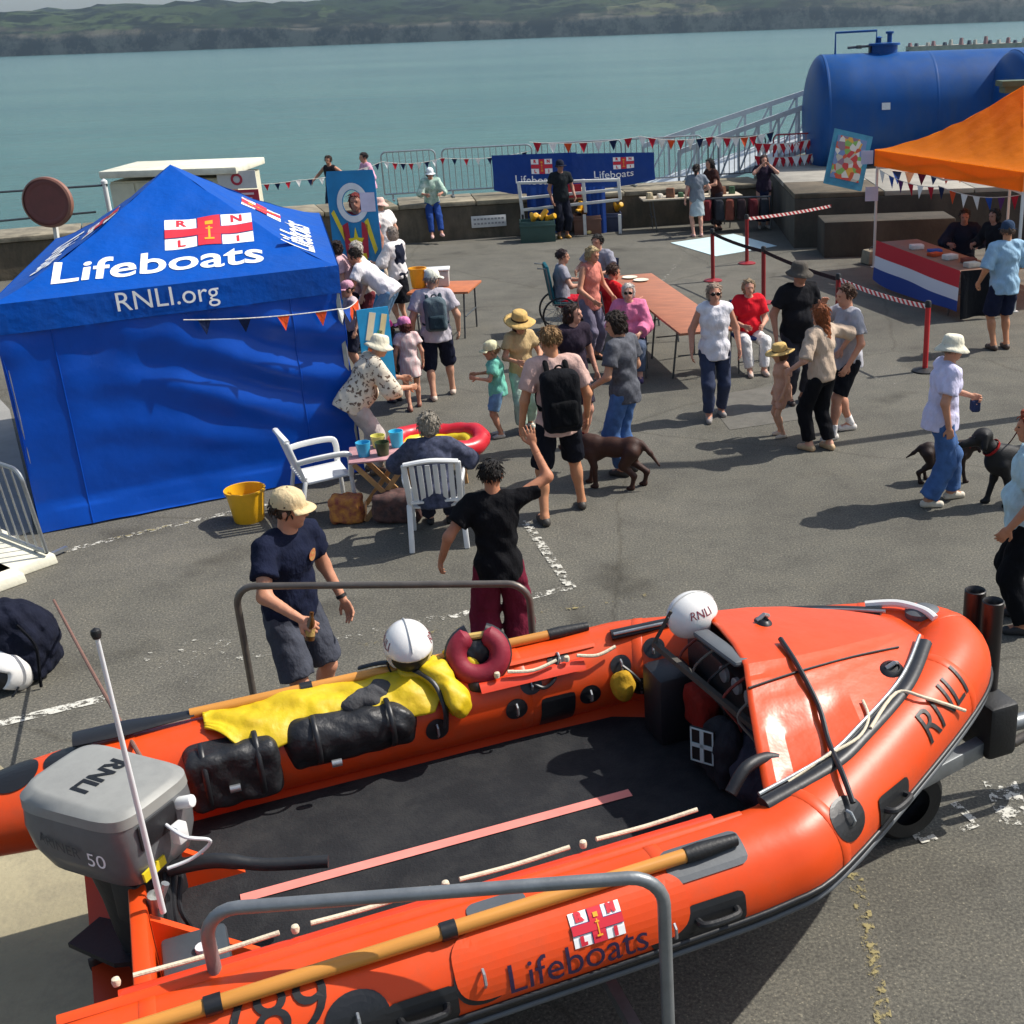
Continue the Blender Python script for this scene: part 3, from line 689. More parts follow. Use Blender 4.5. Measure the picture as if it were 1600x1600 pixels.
# ================================================================== SETTING
def nodes_mat(name):
    m = bpy.data.materials.new(name); m.use_nodes = True; MATS[name] = m
    return m, m.node_tree.nodes, m.node_tree.links, m.node_tree.nodes['Principled BSDF']
def asphalt():
    m, n, L, b = nodes_mat('asphalt')
    tc = n.new('ShaderNodeTexCoord')
    def noise(sc, det=6, ro=.6):
        t = n.new('ShaderNodeTexNoise'); t.inputs['Scale'].default_value = sc; t.inputs['Detail'].default_value = det; t.inputs['Roughness'].default_value = ro; L.new(tc.outputs['Object'], t.inputs[0]); return t
    def ramp(src, e):
        r = n.new('ShaderNodeValToRGB'); L.new(src, r.inputs[0]); el = r.color_ramp.elements
        while len(el) < len(e): el.new(.5)
        for q, (p, c) in zip(el, e): q.position = p; q.color = c if len(c) == 4 else c + (1,)
        return r
    big = noise(.35, 5); mid = noise(2.2, 6, .7); fine = noise(55, 3, .7)
    r1 = ramp(big.outputs[0], [(.3, (.088, .083, .070)), (.5, (.110, .105, .088)), (.72, (.132, .125, .106))])
    r2 = ramp(mid.outputs[0], [(.28, (.78, .78, .79)), (.5, (1, 1, 1)), (.75, (1.14, 1.12, 1.08))])
    r3 = ramp(fine.outputs[0], [(.28, (.50, .50, .50)), (.5, (1, 1, 1)), (.72, (1.75, 1.72, 1.62))])
    def mul(a, c):
        x = n.new('ShaderNodeMix'); x.data_type = 'RGBA'; x.blend_type = 'MULTIPLY'; x.inputs[0].default_value = 1
        L.new(a, x.inputs[6]); L.new(c, x.inputs[7]); return x.outputs[2]
    o = mul(mul(r1.outputs[0], r2.outputs[0]), r3.outputs[0])
    vs = n.new('ShaderNodeTexVoronoi'); vs.inputs['Scale'].default_value = 38; L.new(tc.outputs['Object'], vs.inputs[0]); rv = ramp(vs.outputs['Distance'], [(.10, (1.9, 1.85, 1.7)), (.22, (1, 1, 1))]); o = mul(o, rv.outputs[0])     # pale chippings
    # stains: dark oil and damp patches with a shape of their own
    st = noise(.9, 3, .5); r4 = ramp(st.outputs[0], [(.24, (.50, .49, .48)), (.40, (1, 1, 1))]); o = mul(o, r4.outputs[0])
    vo = n.new('ShaderNodeTexVoronoi'); vo.feature = 'DISTANCE_TO_EDGE'; vo.inputs['Scale'].default_value = .28
    wob = noise(1.4, 4); mx = n.new('ShaderNodeMix'); mx.data_type = 'RGBA'; mx.inputs[0].default_value = .22; L.new(tc.outputs['Object'], mx.inputs[6]); L.new(wob.outputs[1], mx.inputs[7]); L.new(mx.outputs[2], vo.inputs[0])
    r5 = ramp(vo.outputs[0], [(0, (.78, .77, .75)), (.006, (1, 1, 1))]); o = mul(o, r5.outputs[0])
    L.new(o, b.inputs['Base Color']); b.inputs['Roughness'].default_value = .88; b.inputs['Specular IOR Level'].default_value = .25
    bp = n.new('ShaderNodeBump'); bp.inputs['Strength'].default_value = .55; bp.inputs['Distance'].default_value = .006; L.new(fine.outputs[0], bp.inputs['Height']); L.new(bp.outputs[0], b.inputs['Normal'])
    return m
WL = [(-40, 16.5), (-13.2, 25.1), (-5.5, 28.15), (3.0, 30.0), (14, 31.5), (40, 34)]        # foot of the quay wall
gp = [(-40, -14), (40, -14)] + [(x, y + .1) for x, y in reversed(WL)]
tag(raw('ground', [(x, y, 0) for x, y in gp], [tuple(range(len(gp)))], asphalt()), kind='structure')
conc = mat('concrete', '9a958a', .9, .22, 1.6, .5, 30)
concd = mat('concrete_weathered', '5f5546', .92, .35, 1.2, .7, 22, dirt=.7, dscale=1.6, dcol=(.03, .03, .02), dstretch=(1, 1, .4))
concl = mat('concrete_light', '8f8672', .9, .3, 2.2, .4, 34, dirt=.7, dscale=2.5, dcol=(.07, .06, .045))
# concrete slab strips left of the tent and under the stern
def sheet(name, poly, z, m): return tag(raw(name, [(x, y, z) for x, y in poly], [tuple(range(len(poly)))], m), kind='structure')
p = [G(-60, 560), G(15, 640), G(40, 745), G(52, 830), G(-160, 900), G(-400, 760)]
sheet('concrete_apron', [(q.x, q.y) for q in p], .004, mat('concrete_apron', '8f8d88', .9, .14, 1.5, .4, 30))
p = [G(-120, 1700), G(150, 1620), G(265, 1500), G(330, 1385), G(120, 1290), G(-40, 1165), G(-300, 1200)]
sheet('concrete_slab', [(q.x, q.y) for q in p], .004, mat('concrete_slab', 'a09679', .92, .25, 1.1, .6, 26, dirt=.5, dscale=2.2, dcol=(.09, .08, .065)))
def paint(name, col, thr, scale=14):
    m, n, L, b = nodes_mat(name); b.inputs['Base Color'].default_value = lin(col); b.inputs['Roughness'].default_value = .75
    tc = n.new('ShaderNodeTexCoord'); t = n.new('ShaderNodeTexNoise'); t.inputs['Scale'].default_value = scale; t.inputs['Detail'].default_value = 5; t.inputs['Roughness'].default_value = .75; L.new(tc.outputs['Object'], t.inputs[0])
    r = n.new('ShaderNodeValToRGB'); r.color_ramp.elements[0].position = thr; r.color_ramp.elements[1].position = thr + .07; L.new(t.outputs[0], r.inputs[0])
    tr = n.new('ShaderNodeBsdfTransparent'); mx = n.new('ShaderNodeMixShader'); L.new(r.outputs[0], mx.inputs[0]); L.new(tr.outputs[0], mx.inputs[1]); L.new(b.outputs[0], mx.inputs[2]); L.new(mx.outputs[0], n['Material Output'].inputs[0])
    return m
pw = paint('paint_white_worn', 'c9c6ba', .50); pww = paint('paint_white_faint', 'b4b1a5', .56); py_ = paint('paint_yellow_worn', '94885c', .52); pyf = paint('paint_yellow_faint', '918458', .57)
pwb = paint('paint_white_bold', 'cfccc0', .46)
def stripe(pts, wd, m, z=.006):
    pts = [G(*q) if len(q) == 2 else Vector(q) for q in pts]; mb = MB()
    for a, b in zip(pts, pts[1:]):
        d = (b - a); d.z = 0; nrm = Vector((-d.y, d.x, 0)).normalized() * wd / 2
        mb.add([a - nrm + Vector((0, 0, z)), b - nrm + Vector((0, 0, z)), b + nrm + Vector((0, 0, z)), a + nrm + Vector((0, 0, z))], [(0, 1, 2, 3)])
    return tag(mb.build('painted_line', m), kind='structure')
for pl_ in ([(1100, 620), (1230, 600), (1290, 650), (1140, 672)], [(520, 470), (640, 455), (690, 500), (560, 520)]):   # relaid patches
    pp = [G(*q) for q in pl_]; sheet('tarmac_patch', [(q.x, q.y) for q in pp], .004, mat('tarmac_patch', '605d56', .9, .22, 5, .6, 60, bdist=.006, dirt=.5, dscale=18, dcol=(.13, .125, .11)))
stripe([(75, 868), (215, 834), (420, 788)], .09, pw); stripe([(175, 843), (300, 815)], .06, py_, .010)
stripe([(-60, 1146), (170, 1090)], .10, pwb); stripe([(350, 1035), (700, 962)], .09, pww); stripe([(690, 968), (892, 918)], .09, pw); stripe([(893, 920), (820, 815)], .09, pw, .010)
stripe([(560, 1010), (1010, 930)], .07, pyf, .010); stripe([(1335, 1365), (1352, 1440), (1383, 1610)], .085, py_)
stripe([(1425, 1296), (1437, 1313)], .05, pwb); stripe([(1437, 1316), (1462, 1309)], .05, pwb, .010); stripe([(1490, 1255), (1525, 1286)], .05, pwb); stripe([(1526, 1289), (1502, 1299)], .05, pwb, .010)
stripe([(1562, 1222), (1590, 1290)], .2, pw); stripe([(1250, 560), (1400, 600)], .06, pww); stripe([(1010, 470), (1090, 372)], .08, pww)
for t_, x, y, hh, a in (('5 M', 255, 1035, .32, -14), ('CR', 320, 1012, .36, -10), ('7', 300, 1060, .3, 10)):   # worn chalked characters
    v, f = letters(t_, hh); q = G(x, y); ca, sa = math.cos(rad(a)), math.sin(rad(a))
    tag(raw('painted_marking', [(q.x + vx * ca - vy * sa, q.y + vx * sa + vy * ca, .007) for vx, vy in v], f, pww), kind='structure')

# sea and the far shore
def sea_mat():
    m, n, L, b = nodes_mat('sea_water'); b.inputs['Base Color'].default_value = (.030, .094, .092, 1); b.inputs['Roughness'].default_value = .12; b.inputs['IOR'].default_value = 1.33
    tc = n.new('ShaderNodeTexCoord'); mp = n.new('ShaderNodeMapping'); mp.inputs['Scale'].default_value = (.35, 1, 1); L.new(tc.outputs['Object'], mp.inputs[0])
    t1 = n.new('ShaderNodeTexNoise'); t1.inputs['Scale'].default_value = .9; t1.inputs['Detail'].default_value = 7; t1.inputs['Roughness'].default_value = .62; L.new(mp.outputs[0], t1.inputs[0])
    bp = n.new('ShaderNodeBump'); bp.inputs['Strength'].default_value = 1.0; bp.inputs['Distance'].default_value = .34; L.new(t1.outputs[0], bp.inputs['Height']); L.new(bp.outputs[0], b.inputs['Normal'])
    t4 = n.new('ShaderNodeTexNoise'); t4.inputs['Scale'].default_value = .16; t4.inputs['Detail'].default_value = 6; t4.inputs['Roughness'].default_value = .6; L.new(mp.outputs[0], t4.inputs[0]); b4 = n.new('ShaderNodeBump'); b4.inputs['Strength'].default_value = .8; b4.inputs['Distance'].default_value = 1.1; L.new(t4.outputs[0], b4.inputs['Height']); L.new(bp.outputs[0], b4.inputs['Normal']); L.new(b4.outputs[0], b.inputs['Normal'])
    t2 = n.new('ShaderNodeTexNoise'); t2.inputs['Scale'].default_value = .02; t2.inputs['Detail'].default_value = 4; L.new(mp.outputs[0], t2.inputs[0])
    r = n.new('ShaderNodeValToRGB'); r.color_ramp.elements[0].position = .35; r.color_ramp.elements[1].position = .7
    r.color_ramp.elements[0].color = (.060, .158, .156, 1); r.color_ramp.elements[1].color = (.095, .212, .192, 1); L.new(t2.outputs[0], r.inputs[0]); L.new(r.outputs[0], b.inputs['Base Color'])
    return m
tag(raw('sea', [(-4000, 10, -2.6), (4000, 10, -2.6), (4000, 5000, -2.6), (-4000, 5000, -2.6)], [(0, 1, 2, 3)], sea_mat()), kind='structure')
def vnoise(x, y, s=0):
    def h(i, j): return (math.sin(i * 127.1 + j * 311.7 + s * 74.7) * 43758.5453) % 1.0
    i, j = math.floor(x), math.floor(y); u, v = x - i, y - j; u = u * u * (3 - 2 * u); v = v * v * (3 - 2 * v)
    return (h(i, j) * (1 - u) + h(i + 1, j) * u) * (1 - v) + (h(i, j + 1) * (1 - u) + h(i + 1, j + 1) * u) * v
def fbm(x, y, o=4, s=0):
    a = 0; k = .5
    for _ in range(o): a += k * vnoise(x, y, s); x *= 2.03; y *= 2.03; k *= .5
    return a
def hill_mat():
    m, n, L, b = nodes_mat('hillside'); b.inputs['Roughness'].default_value = .95; b.inputs['Specular IOR Level'].default_value = .1
    tc = n.new('ShaderNodeTexCoord'); geo = n.new('ShaderNodeNewGeometry'); sx = n.new('ShaderNodeSeparateXYZ'); L.new(geo.outputs['Normal'], sx.inputs[0])
    vo = n.new('ShaderNodeTexVoronoi'); vo.inputs['Scale'].default_value = .0075; vo.inputs['Randomness'].default_value = .9
    wob = n.new('ShaderNodeTexNoise'); wob.inputs['Scale'].default_value = .012; wob.inputs['Detail'].default_value = 3; L.new(tc.outputs['Object'], wob.inputs[0])
    ad = n.new('ShaderNodeVectorMath'); ad.operation = 'MULTIPLY_ADD'; L.new(wob.outputs[1], ad.inputs[0]); ad.inputs[1].default_value = (120, 120, 0); L.new(tc.outputs['Object'], ad.inputs[2]); L.new(ad.outputs[0], vo.inputs[0])
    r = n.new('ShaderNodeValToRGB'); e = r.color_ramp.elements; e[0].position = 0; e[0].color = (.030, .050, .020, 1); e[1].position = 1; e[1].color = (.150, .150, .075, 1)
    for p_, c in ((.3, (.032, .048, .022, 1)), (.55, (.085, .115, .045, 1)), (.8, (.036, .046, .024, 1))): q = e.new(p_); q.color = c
    sc = n.new('ShaderNodeSeparateColor'); L.new(vo.outputs['Color'], sc.inputs[0]); L.new(sc.outputs[0], r.inputs[0])
    t = n.new('ShaderNodeTexNoise'); t.inputs['Scale'].default_value = .022; t.inputs['Detail'].default_value = 8; t.inputs['Roughness'].default_value = .7; L.new(tc.outputs['Object'], t.inputs[0])
    rt = n.new('ShaderNodeValToRGB'); rt.color_ramp.elements[0].position = .47; rt.color_ramp.elements[1].position = .56; L.new(t.outputs[0], rt.inputs[0])
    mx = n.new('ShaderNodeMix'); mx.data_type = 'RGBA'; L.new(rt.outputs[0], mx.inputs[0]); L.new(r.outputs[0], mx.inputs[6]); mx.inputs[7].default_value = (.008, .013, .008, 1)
    rs = n.new('ShaderNodeValToRGB'); rs.color_ramp.elements[0].position = .70; rs.color_ramp.elements[1].position = .92; L.new(sx.outputs[2], rs.inputs[0])
    t3 = n.new('ShaderNodeTexNoise'); t3.inputs['Scale'].default_value = .03; t3.inputs['Detail'].default_value = 8; t3.inputs['Roughness'].default_value = .75; L.new(tc.outputs['Object'], t3.inputs[0])
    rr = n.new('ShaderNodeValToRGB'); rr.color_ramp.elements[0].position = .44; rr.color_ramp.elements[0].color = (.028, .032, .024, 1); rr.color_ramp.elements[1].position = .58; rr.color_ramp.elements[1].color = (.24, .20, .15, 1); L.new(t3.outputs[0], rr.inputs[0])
    m2 = n.new('ShaderNodeMix'); m2.data_type = 'RGBA'; L.new(rs.outputs[0], m2.inputs[0]); L.new(rr.outputs[0], m2.inputs[6]); L.new(mx.outputs[2], m2.inputs[7]); dk_ = n.new('ShaderNodeMix'); dk_.data_type = 'RGBA'; dk_.blend_type = 'MULTIPLY'; dk_.inputs[0].default_value = 1; dk_.inputs[7].default_value = (.58, .62, .62, 1); L.new(m2.outputs[2], dk_.inputs[6]); L.new(dk_.outputs[2], b.inputs['Base Color'])  # last multiply darkens the whole hillside colour, standing in for cloud shadow
    return m
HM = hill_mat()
def hills(name, x0, x1, nx, y0, y1, ny, hf):
    mb = MB(); mb.grid(lambda u, v: (x0 + (x1 - x0) * u, y0 + (y1 - y0) * v * v, hf(x0 + (x1 - x0) * u, v)), nx, ny)
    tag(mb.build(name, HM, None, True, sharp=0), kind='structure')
def hf1(x, v):
    cl = 16 + 14 * fbm(x * .006, 3, 3, 2)                         # sea cliff, then slopes up to the ridge
    sh = min(1, v / .05); rise = max(0, (v - .05) / .95)
    rg = 44 + 24 * fbm(x * .0016 + 5, 1, 3) + (22 if x > 150 else 22 * max(0, min(1, (x + 150) / 300)))
    k = math.sin(min(1, rise * 1.35) * PI / 2)
    rough = (fbm(x * .012, v * 16, 4, 5) - .47) * 26 * min(1, rise * 5)
    return -4 + cl * sh * (.8 + .4 * fbm(x * .03, v * 40, 3, 9)) + k * (rg - cl) + rough + (fbm(x * .06, v * 90, 2, 4) - .4) * 6 * sh
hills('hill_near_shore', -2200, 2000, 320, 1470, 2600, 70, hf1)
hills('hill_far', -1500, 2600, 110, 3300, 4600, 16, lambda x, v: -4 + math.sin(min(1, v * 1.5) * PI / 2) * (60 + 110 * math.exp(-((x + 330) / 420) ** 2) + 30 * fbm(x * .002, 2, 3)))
hz = bpy.data.materials.new('haze_air'); hz.use_nodes = True; hn = hz.node_tree.nodes; hn.remove(hn['Principled BSDF']); hv = hn.new('ShaderNodeVolumePrincipled'); hv.inputs['Density'].default_value = .00012; hv.inputs['Color'].default_value = (.60, .80, 1.0, 1); hv.inputs['Anisotropy'].default_value = .3
hz.node_tree.links.new(hv.outputs[0], hn['Material Output'].inputs['Volume'])
mb = MB(); mb.box((0, 2600, 118), (8400, 5300, 244)); tag(mb.build('haze', hz), kind='stuff')

# quay wall with cap slabs
qw = thing('quay_wall', 'low weathered concrete sea wall with pale flat coping along the quay edge', 'wall')
def wallseg(a, b):
    a, b = Vector((a[0], a[1], 0)), Vector((b[0], b[1], 0)); d = (b - a); L = d.length; d.normalize(); nn = Vector((-d.y, d.x, 0))
    mb = MB(); N = max(2, int(L / .5))
    def face(u, v):
        k = fbm(u * L * .9, v * 2.2, 3, 3) - .45; return a + d * (u * L) + nn * (.0 + k * .07) + Vector((0, 0, v * .74))
    mb.grid(face, N, 5)
    mb.add([a + nn * .04 + Vector((0, 0, .72)), b + nn * .04 + Vector((0, 0, .72)), b + nn * 1.4 + Vector((0, 0, .72)), a + nn * 1.4 + Vector((0, 0, .72)), b + nn * 1.4 + Vector((0, 0, -4)), a + nn * 1.4 + Vector((0, 0, -4))], [(0, 1, 2, 3), (3, 2, 4, 5)])
    mb.build('wall_face', concd, qw)
    n = max(1, int(round(L / 1.7)))
    for i in range(n):
        c0, c1 = a + d * (L * i / n + .012), a + d * (L * (i + 1) / n - .012); mb = MB()
        dz = .745 + random.uniform(0, .012); th_ = .10
        q = [c0 - nn * .05, c1 - nn * .05, c1 + nn * 1.42, c0 + nn * 1.42]
        mb.add([v + Vector((0, 0, dz)) for v in q] + [v + Vector((0, 0, dz + th_)) for v in q], [(3, 2, 1, 0), (4, 5, 6, 7), (0, 1, 5, 4), (1, 2, 6, 5), (2, 3, 7, 6), (3, 0, 4, 7)])
        mb.build('coping_slab', [concl, mat('concrete_coping2', '7f7763', .9, .3, 2, .4, 30, dirt=.7, dscale=2.5, dcol=(.07, .06, .045)), mat('concrete_coping3', 'a09883', .9, .3, 2, .4, 30, dirt=.6, dscale=2.5, dcol=(.07, .06, .045))][i % 3], qw, bevel=.012)
for a, b in zip(WL[:-1], WL[1:]): wallseg(a, b)
def wall_pt(x, off=0.0, z=0.0):
    for (x0, y0), (x1, y1) in zip(WL, WL[1:]):
        if x0 <= x <= x1:
            d = Vector((x1 - x0, y1 - y0, 0)).normalized(); n = Vector((-d.y, d.x, 0)); return Vector((x, y0 + (y1 - y0) * (x - x0) / (x1 - x0), z)) + n * off
WT = .86                                                        # level of the coping

steel = mat('steel_galvanised', 'a4a8aa', .38, .12, 12, .1, 60, metal=.75)
steeld = mat('steel_dark', '5d6164', .42, .15, 12, .1, 60, metal=.7)
white_pl = mat('white_plastic', 'dedfdd', .38, .05, 5, .05, 40)
wood_br = mat('table_board', 'a5694c', .6, .22, 3, .2, 30, stretch=(1, 6, 1))
black_rb = mat('black_rubber', '17181a', .55, .2, 10, .2, 60)
redp = mat('red_post', '8f1f24', .42, .1, 8)
def copy_tree(o, parent=None):
    c = o.copy(); COL.objects.link(c); c.parent = parent
    for ch in list(o.children): copy_tree(ch, c)
    return c
# crowd barriers
BARS = {}
def barrier(a, b, h, label, m=None, group='steel crowd barriers on the sea wall', lean=0.0, nb=None, r=.019, feet=True, base=.14):
    a, b = Vector(a), Vector(b); d = b - a; L = d.length; yaw = math.atan2(d.y, d.x)
    root = thing('crowd_barrier', label, 'barrier', a, yaw, group); root.rotation_euler = (lean, 0, yaw); m = m or steel
    mb = MB(); c = .12
    pts = [(0, 0, base)] + arc((c, 0, h - c), c, 180, 90, 5) + arc((L - c, 0, h - c), c, 90, 0, 5) + [(L, 0, base), (0, 0, base)]
    mb.tube(pts, r, 8, False); mb.build('frame', m, root, True)
    nb = nb or int(L / .14); key = (round(h, 2), m.name)
    if key not in BARS:
        q = MB(); q.tube([(0, 0, base), (0, 0, h - .01)], r * .52, 6, False); o = q.build('bar', m, root, True); BARS[key] = o.data; o.location = (L / (nb + 1), 0, 0); st = 1
    else: st = 0
    for i in range(st, nb):
        o = bpy.data.objects.new('bar', BARS[key]); COL.objects.link(o); o.parent = root; o.location = (L * (i + 1) / (nb + 1), 0, 0)
    if feet:
        for x in (.18, L - .18):
            q = MB(); q.bar((x, -.27, .02), (x, .27, .02), .045, .03); q.bar((x, 0, .02), (x, 0, base), .04); q.build('foot', m, root)
    return root
# bunting
PCOL = {'n': '1c2748', 'o': 'd4512a', 'r': 'b52333', 'w': 'e6e4e0', 'b': '2a4fa0', 'p': '5a2f62'}
def bunting(pts, n, size, cols, label, sag=.06, group='strings of bunting'):
    pts = [Vector(p) for p in pts]; root = thing('bunting', label, 'bunting', (0, 0, 0), 0, group)
    full = []
    for a, b in zip(pts, pts[1:]):
        for i in range(10): t = i / 10; full.append(a.lerp(b, t) - Vector((0, 0, sag * 4 * t * (1 - t))))
    full.append(pts[-1]); mb = MB(); mb.tube(full, .006, 5); mb.build('string', cloth('d8d4cc'), root, True)
    for i in range(n):
        t = (i + .5) / n * (len(full) - 1); k = int(t); p = full[k].lerp(full[min(k + 1, len(full) - 1)], t - k); d = (full[min(k + 1, len(full) - 1)] - full[k]).normalized()
        sw = random.uniform(-.25, .25); mb = MB(); nn = Vector((-d.y, d.x, 0)) * size * sw
        mb.add([p - d * size * .42, p + d * size * .42, p - Vector((0, 0, size)) + nn, p - Vector((0, 0, size * .5)) + nn * .2], [(0, 3, 1), (0, 2, 3), (3, 2, 1)])
        o = mb.build('pennant', cloth(PCOL[cols[i % len(cols)]], .05), root); thick(o, .003, 0)
    return root

# ================================================================== GAZEBOS
def gazebo(name, label, C4, ze, zp, drop, m, legs_m, power=1.28, wr=.012):
    """C4: corners front-left, front-right, back-right, back-left"""
    C4 = [Vector((c[0], c[1], 0)) for c in C4]; ctr = (C4[0] + C4[1] + C4[2] + C4[3]) / 4
    root = thing(name, label, 'gazebo', (0, 0, 0)); fns = []
    for k in range(4):
        c0, c1 = C4[k], C4[(k + 1) % 4]; Md = (c0 + c1) / 2; dh = (c1 - c0); Wd = dh.length; dh.normalize(); out = Vector((dh.y, -dh.x, 0))
        if out.dot(Md - ctr) < 0: out = -out
        def P(a, t, lift=0.0, Md=Md, dh=dh, out=out, k=k):
            q = Md + dh * a + (ctr - Md) * t
            q.z = ze + (zp - ze) * (max(t, 0) ** power) + wr * (math.sin(a * 5 + t * 9 + k) * math.sin(t * 11 + a * 2.2) + .5 * math.sin(a * 13 - t * 7)) * (t * (1 - t) * 4)
            return q + (out * .5 + Vector((0, 0, 1))).normalized() * lift
        Pp = lambda u, v, P=P, Wd=Wd: P((u - .5) * Wd * (1 - v), v)
        mb = MB(); mb.grid(Pp, 28, 24); mb.build('roof_panel', m, root, True, sharp=0)
        def VL(a, z, lift=0.0, Md=Md, dh=dh, out=out, k=k, Wd=Wd):
            q = Md + dh * a + out * (.012 + .012 * math.sin(a * 4.3 + k) * (ze - z) / drop + lift); q.z = z; return q
        mb = MB(); mb.grid(lambda u, v, VL=VL, Wd=Wd: VL((u - .5) * Wd, ze - drop * v), 30, 4); mb.build('valance', m, root, True, sharp=0)
        fns.append((P, VL, Wd, dh, out, Md))
    for c in C4:
        q = c + (ctr - c).normalized() * .05; mb = MB(); mb.bar((q.x, q.y, .01), (q.x, q.y, ze - .02), .045); mb.build('leg', legs_m, root, bevel=.004)
        mb = MB(); mb.box((q.x, q.y, .006), (.11, .11, .012)); mb.build('foot_plate', legs_m, root)
    # scissor braces under the valance and the centre pole
    for k in range(4):
        a, b = C4[k] + (ctr - C4[k]).normalized() * .06, C4[(k + 1) % 4] + (ctr - C4[(k + 1) % 4]).normalized() * .06
        for q0, q1 in (((a, ze - .08), (a.lerp(b, .5), ze - .34)), ((a, ze - .34), (a.lerp(b, .5), ze - .08)), ((b, ze - .08), (a.lerp(b, .5), ze - .34)), ((b, ze - .34), (a.lerp(b, .5), ze - .08))):
            mb = MB(); mb.bar((q0[0].x, q0[0].y, q0[1]), (q1[0].x, q1[0].y, q1[1]), .022, .03); mb.build('brace', legs_m, root)
    mb = MB(); mb.tube([(ctr.x, ctr.y, ze - .3), (ctr.x, ctr.y, zp - .03)], .022, 8); mb.build('centre_pole', legs_m, root, True)
    return root, fns
def fabric(name, col, rough=.55, col2=None, vary=.06):
    return mat(name, col, rough, vary, 2.0, .5, 7, spec=.2, trans=.22, bdist=.03, dirt=.16, dscale=1.3, dcol=(.06, .10, .2), dstretch=(1, 1, .5))
blue_f = fabric('gazebo_blue', '0056bc', .5)
FRc, FLc, BRc = Vector((-3.14, 12.55, 0)), Vector((-5.99, 11.07, 0)), Vector((-4.32, 16.65, 0)); ZE = 2.24; BLc = FLc + BRc - FRc
bt, bf = gazebo('blue_gazebo', 'blue pop-up gazebo lettered Lifeboats with closed front wall', [FLc, FRc, BRc, BLc], ZE, 3.175, .28, blue_f, steel)
white_ink = mat('ink_white', 'f2f2f0', .6, .03)
P, VL, Wd, dh, out, Md = bf[0]
def onroof(P, px, py):
    a, t = locate(P, px, py, (-1.7, 1.7), (0, 1)); sl = 1.0
    q0, q1 = P(a, t), P(a, t + .05); L = (q1 - q0).length / .05
    return lambda x, y, lift: P(a + x, t + y / L, lift + .004)
def rotated(fn, ang):
    ca, sa = math.cos(ang), math.sin(ang); return lambda x, y, l: fn(x * ca - y * sa, x * sa + y * ca, l)
f1 = rotated(onroof(P, 252, 410), rad(-1)); decal(lettersW('Lifeboats', 1.98, .12, bold=.009), f1, 'lettering', white_ink, bt)
emblem(onroof(P, 327, 361), .88, 'emblem', bt, .08)
a, z = locate(lambda a, z: VL(a, z), 264, 470, (-1.5, 1.5), (1.9, 2.3)); decal(lettersW('RNLI.org', .94, .12), lambda x, y, l: VL(a + x, ZE - .135 + y, l + .004), 'lettering', white_ink, bt)
P1 = bf[1][0]; f2 = onroof(P1, 408, 328); emblem(f2, .75, 'emblem', bt, .08)
decal(lettersW('Lifeboats', 1.9, .12, bold=.009), onroof(P1, 462, 366), 'lettering', white_ink, bt)
P3 = bf[3][0]; emblem(lambda x, y, l: P3(.15 + x, .52 + y / 2.0, l + .006), .75, 'emblem', bt, .08); decal(lettersW('Lifeboats', 1.9, .12, bold=.009), lambda x, y, l: P3(.35 + x, .24 + y / 2.0, l + .006), 'lettering', white_ink, bt)
# closed front wall: three sheets with sagging diagonal folds
wall_f = mat('gazebo_wall_blue', '004ab2', .30, .10, 2.0, .25, 5, spec=.35, trans=.06, bdist=.03)
fd = (FRc - FLc).normalized(); fo = Vector((fd.y, -fd.x, 0)); WF = (FRc - FLc).length
if fo.y > 0: fo = -fo
def wallp(u, v):
    """u 0 left .. 1 right, v 0 top .. 1 ground"""
    s_ = u * WF; z = (ZE - .2) * (1 - v)
    tens = math.exp(-((u - .95) / .55) ** 2)                      # folds gather at the right-hand pole
    d = .060 * math.sin(v * 26 - u * 9 + 2.2 * math.sin(u * 5)) * tens * math.sin(min(1, v * 1.3) * PI) * (.35 + .65 * fbm(u * 4, v * 6, 2, 8))
    d += .05 * (fbm(u * 3.2, v * 3.5, 3, 1) - .45) * math.sin(min(1, v * 1.05) * PI * .9) + .012 * math.sin(u * 42 + v * 3) * (1 - v) ** 3
    d += .10 * max(0, v - .86) / .14 * (.5 + .6 * fbm(u * 7, 0, 2, 6)) + .16 * max(0, v - .5) * max(0, .3 - u)
    d += .05 * math.exp(-((v - .12) / .08) ** 2) * math.sin(u * 15 + 1) * .4
    q = FLc + fd * s_ + fo * (d - .02); q.z = max(.012 + .02 * fbm(u * 9, 0, 2), z + .02 * math.sin(u * 12) * (v > .9)); return q
for u0, u1 in ((0, .146), (.146, .838), (.838, 1.0)):
    mb = MB(); mb.tube([wallp(u1, k / 30) + fo * .004 for k in range(31)], .006, 6); mb.build('seam', wall_f, bt, True)
    mb = MB(); mb.grid(lambda u, v: wallp(u0 + (u1 - u0) * u, v), max(10, int(110 * (u1 - u0))), 76); mb.build('wall_sheet', wall_f, bt, True, sharp=0)
for a, b in ((FLc, BLc), (BLc, BRc)):
    mb = MB(); d2 = (b - a); n2 = Vector((d2.y, -d2.x, 0)).normalized()
    mb.grid(lambda u, v: a + d2 * u + n2 * (.03 * math.sin(u * 20 + v * 4)) + Vector((0, 0, (ZE - .2) * (1 - v) + .012)), 30, 12); mb.build('wall_sheet', wall_f, bt, True, sharp=0)
pa, pb = G(285, 498, 1.82), None
q0 = locate(lambda a, z: VL(a, z), 285, 498, (-1.5, 1.5), (1.7, 2.2)); q1 = locate(lambda a, z: VL(a, z), 528, 481, (-1.5, 1.8), (1.7, 2.2))
bunting([VL(q0[0], q0[1], .06), VL(q1[0], q1[1], .06), VL(q1[0], q1[1], .06) + Vector((.12, .3, .02))], 8, .15, 'nnoowboor', 'bunting of navy, orange and white pennants on the blue gazebo front', .03)

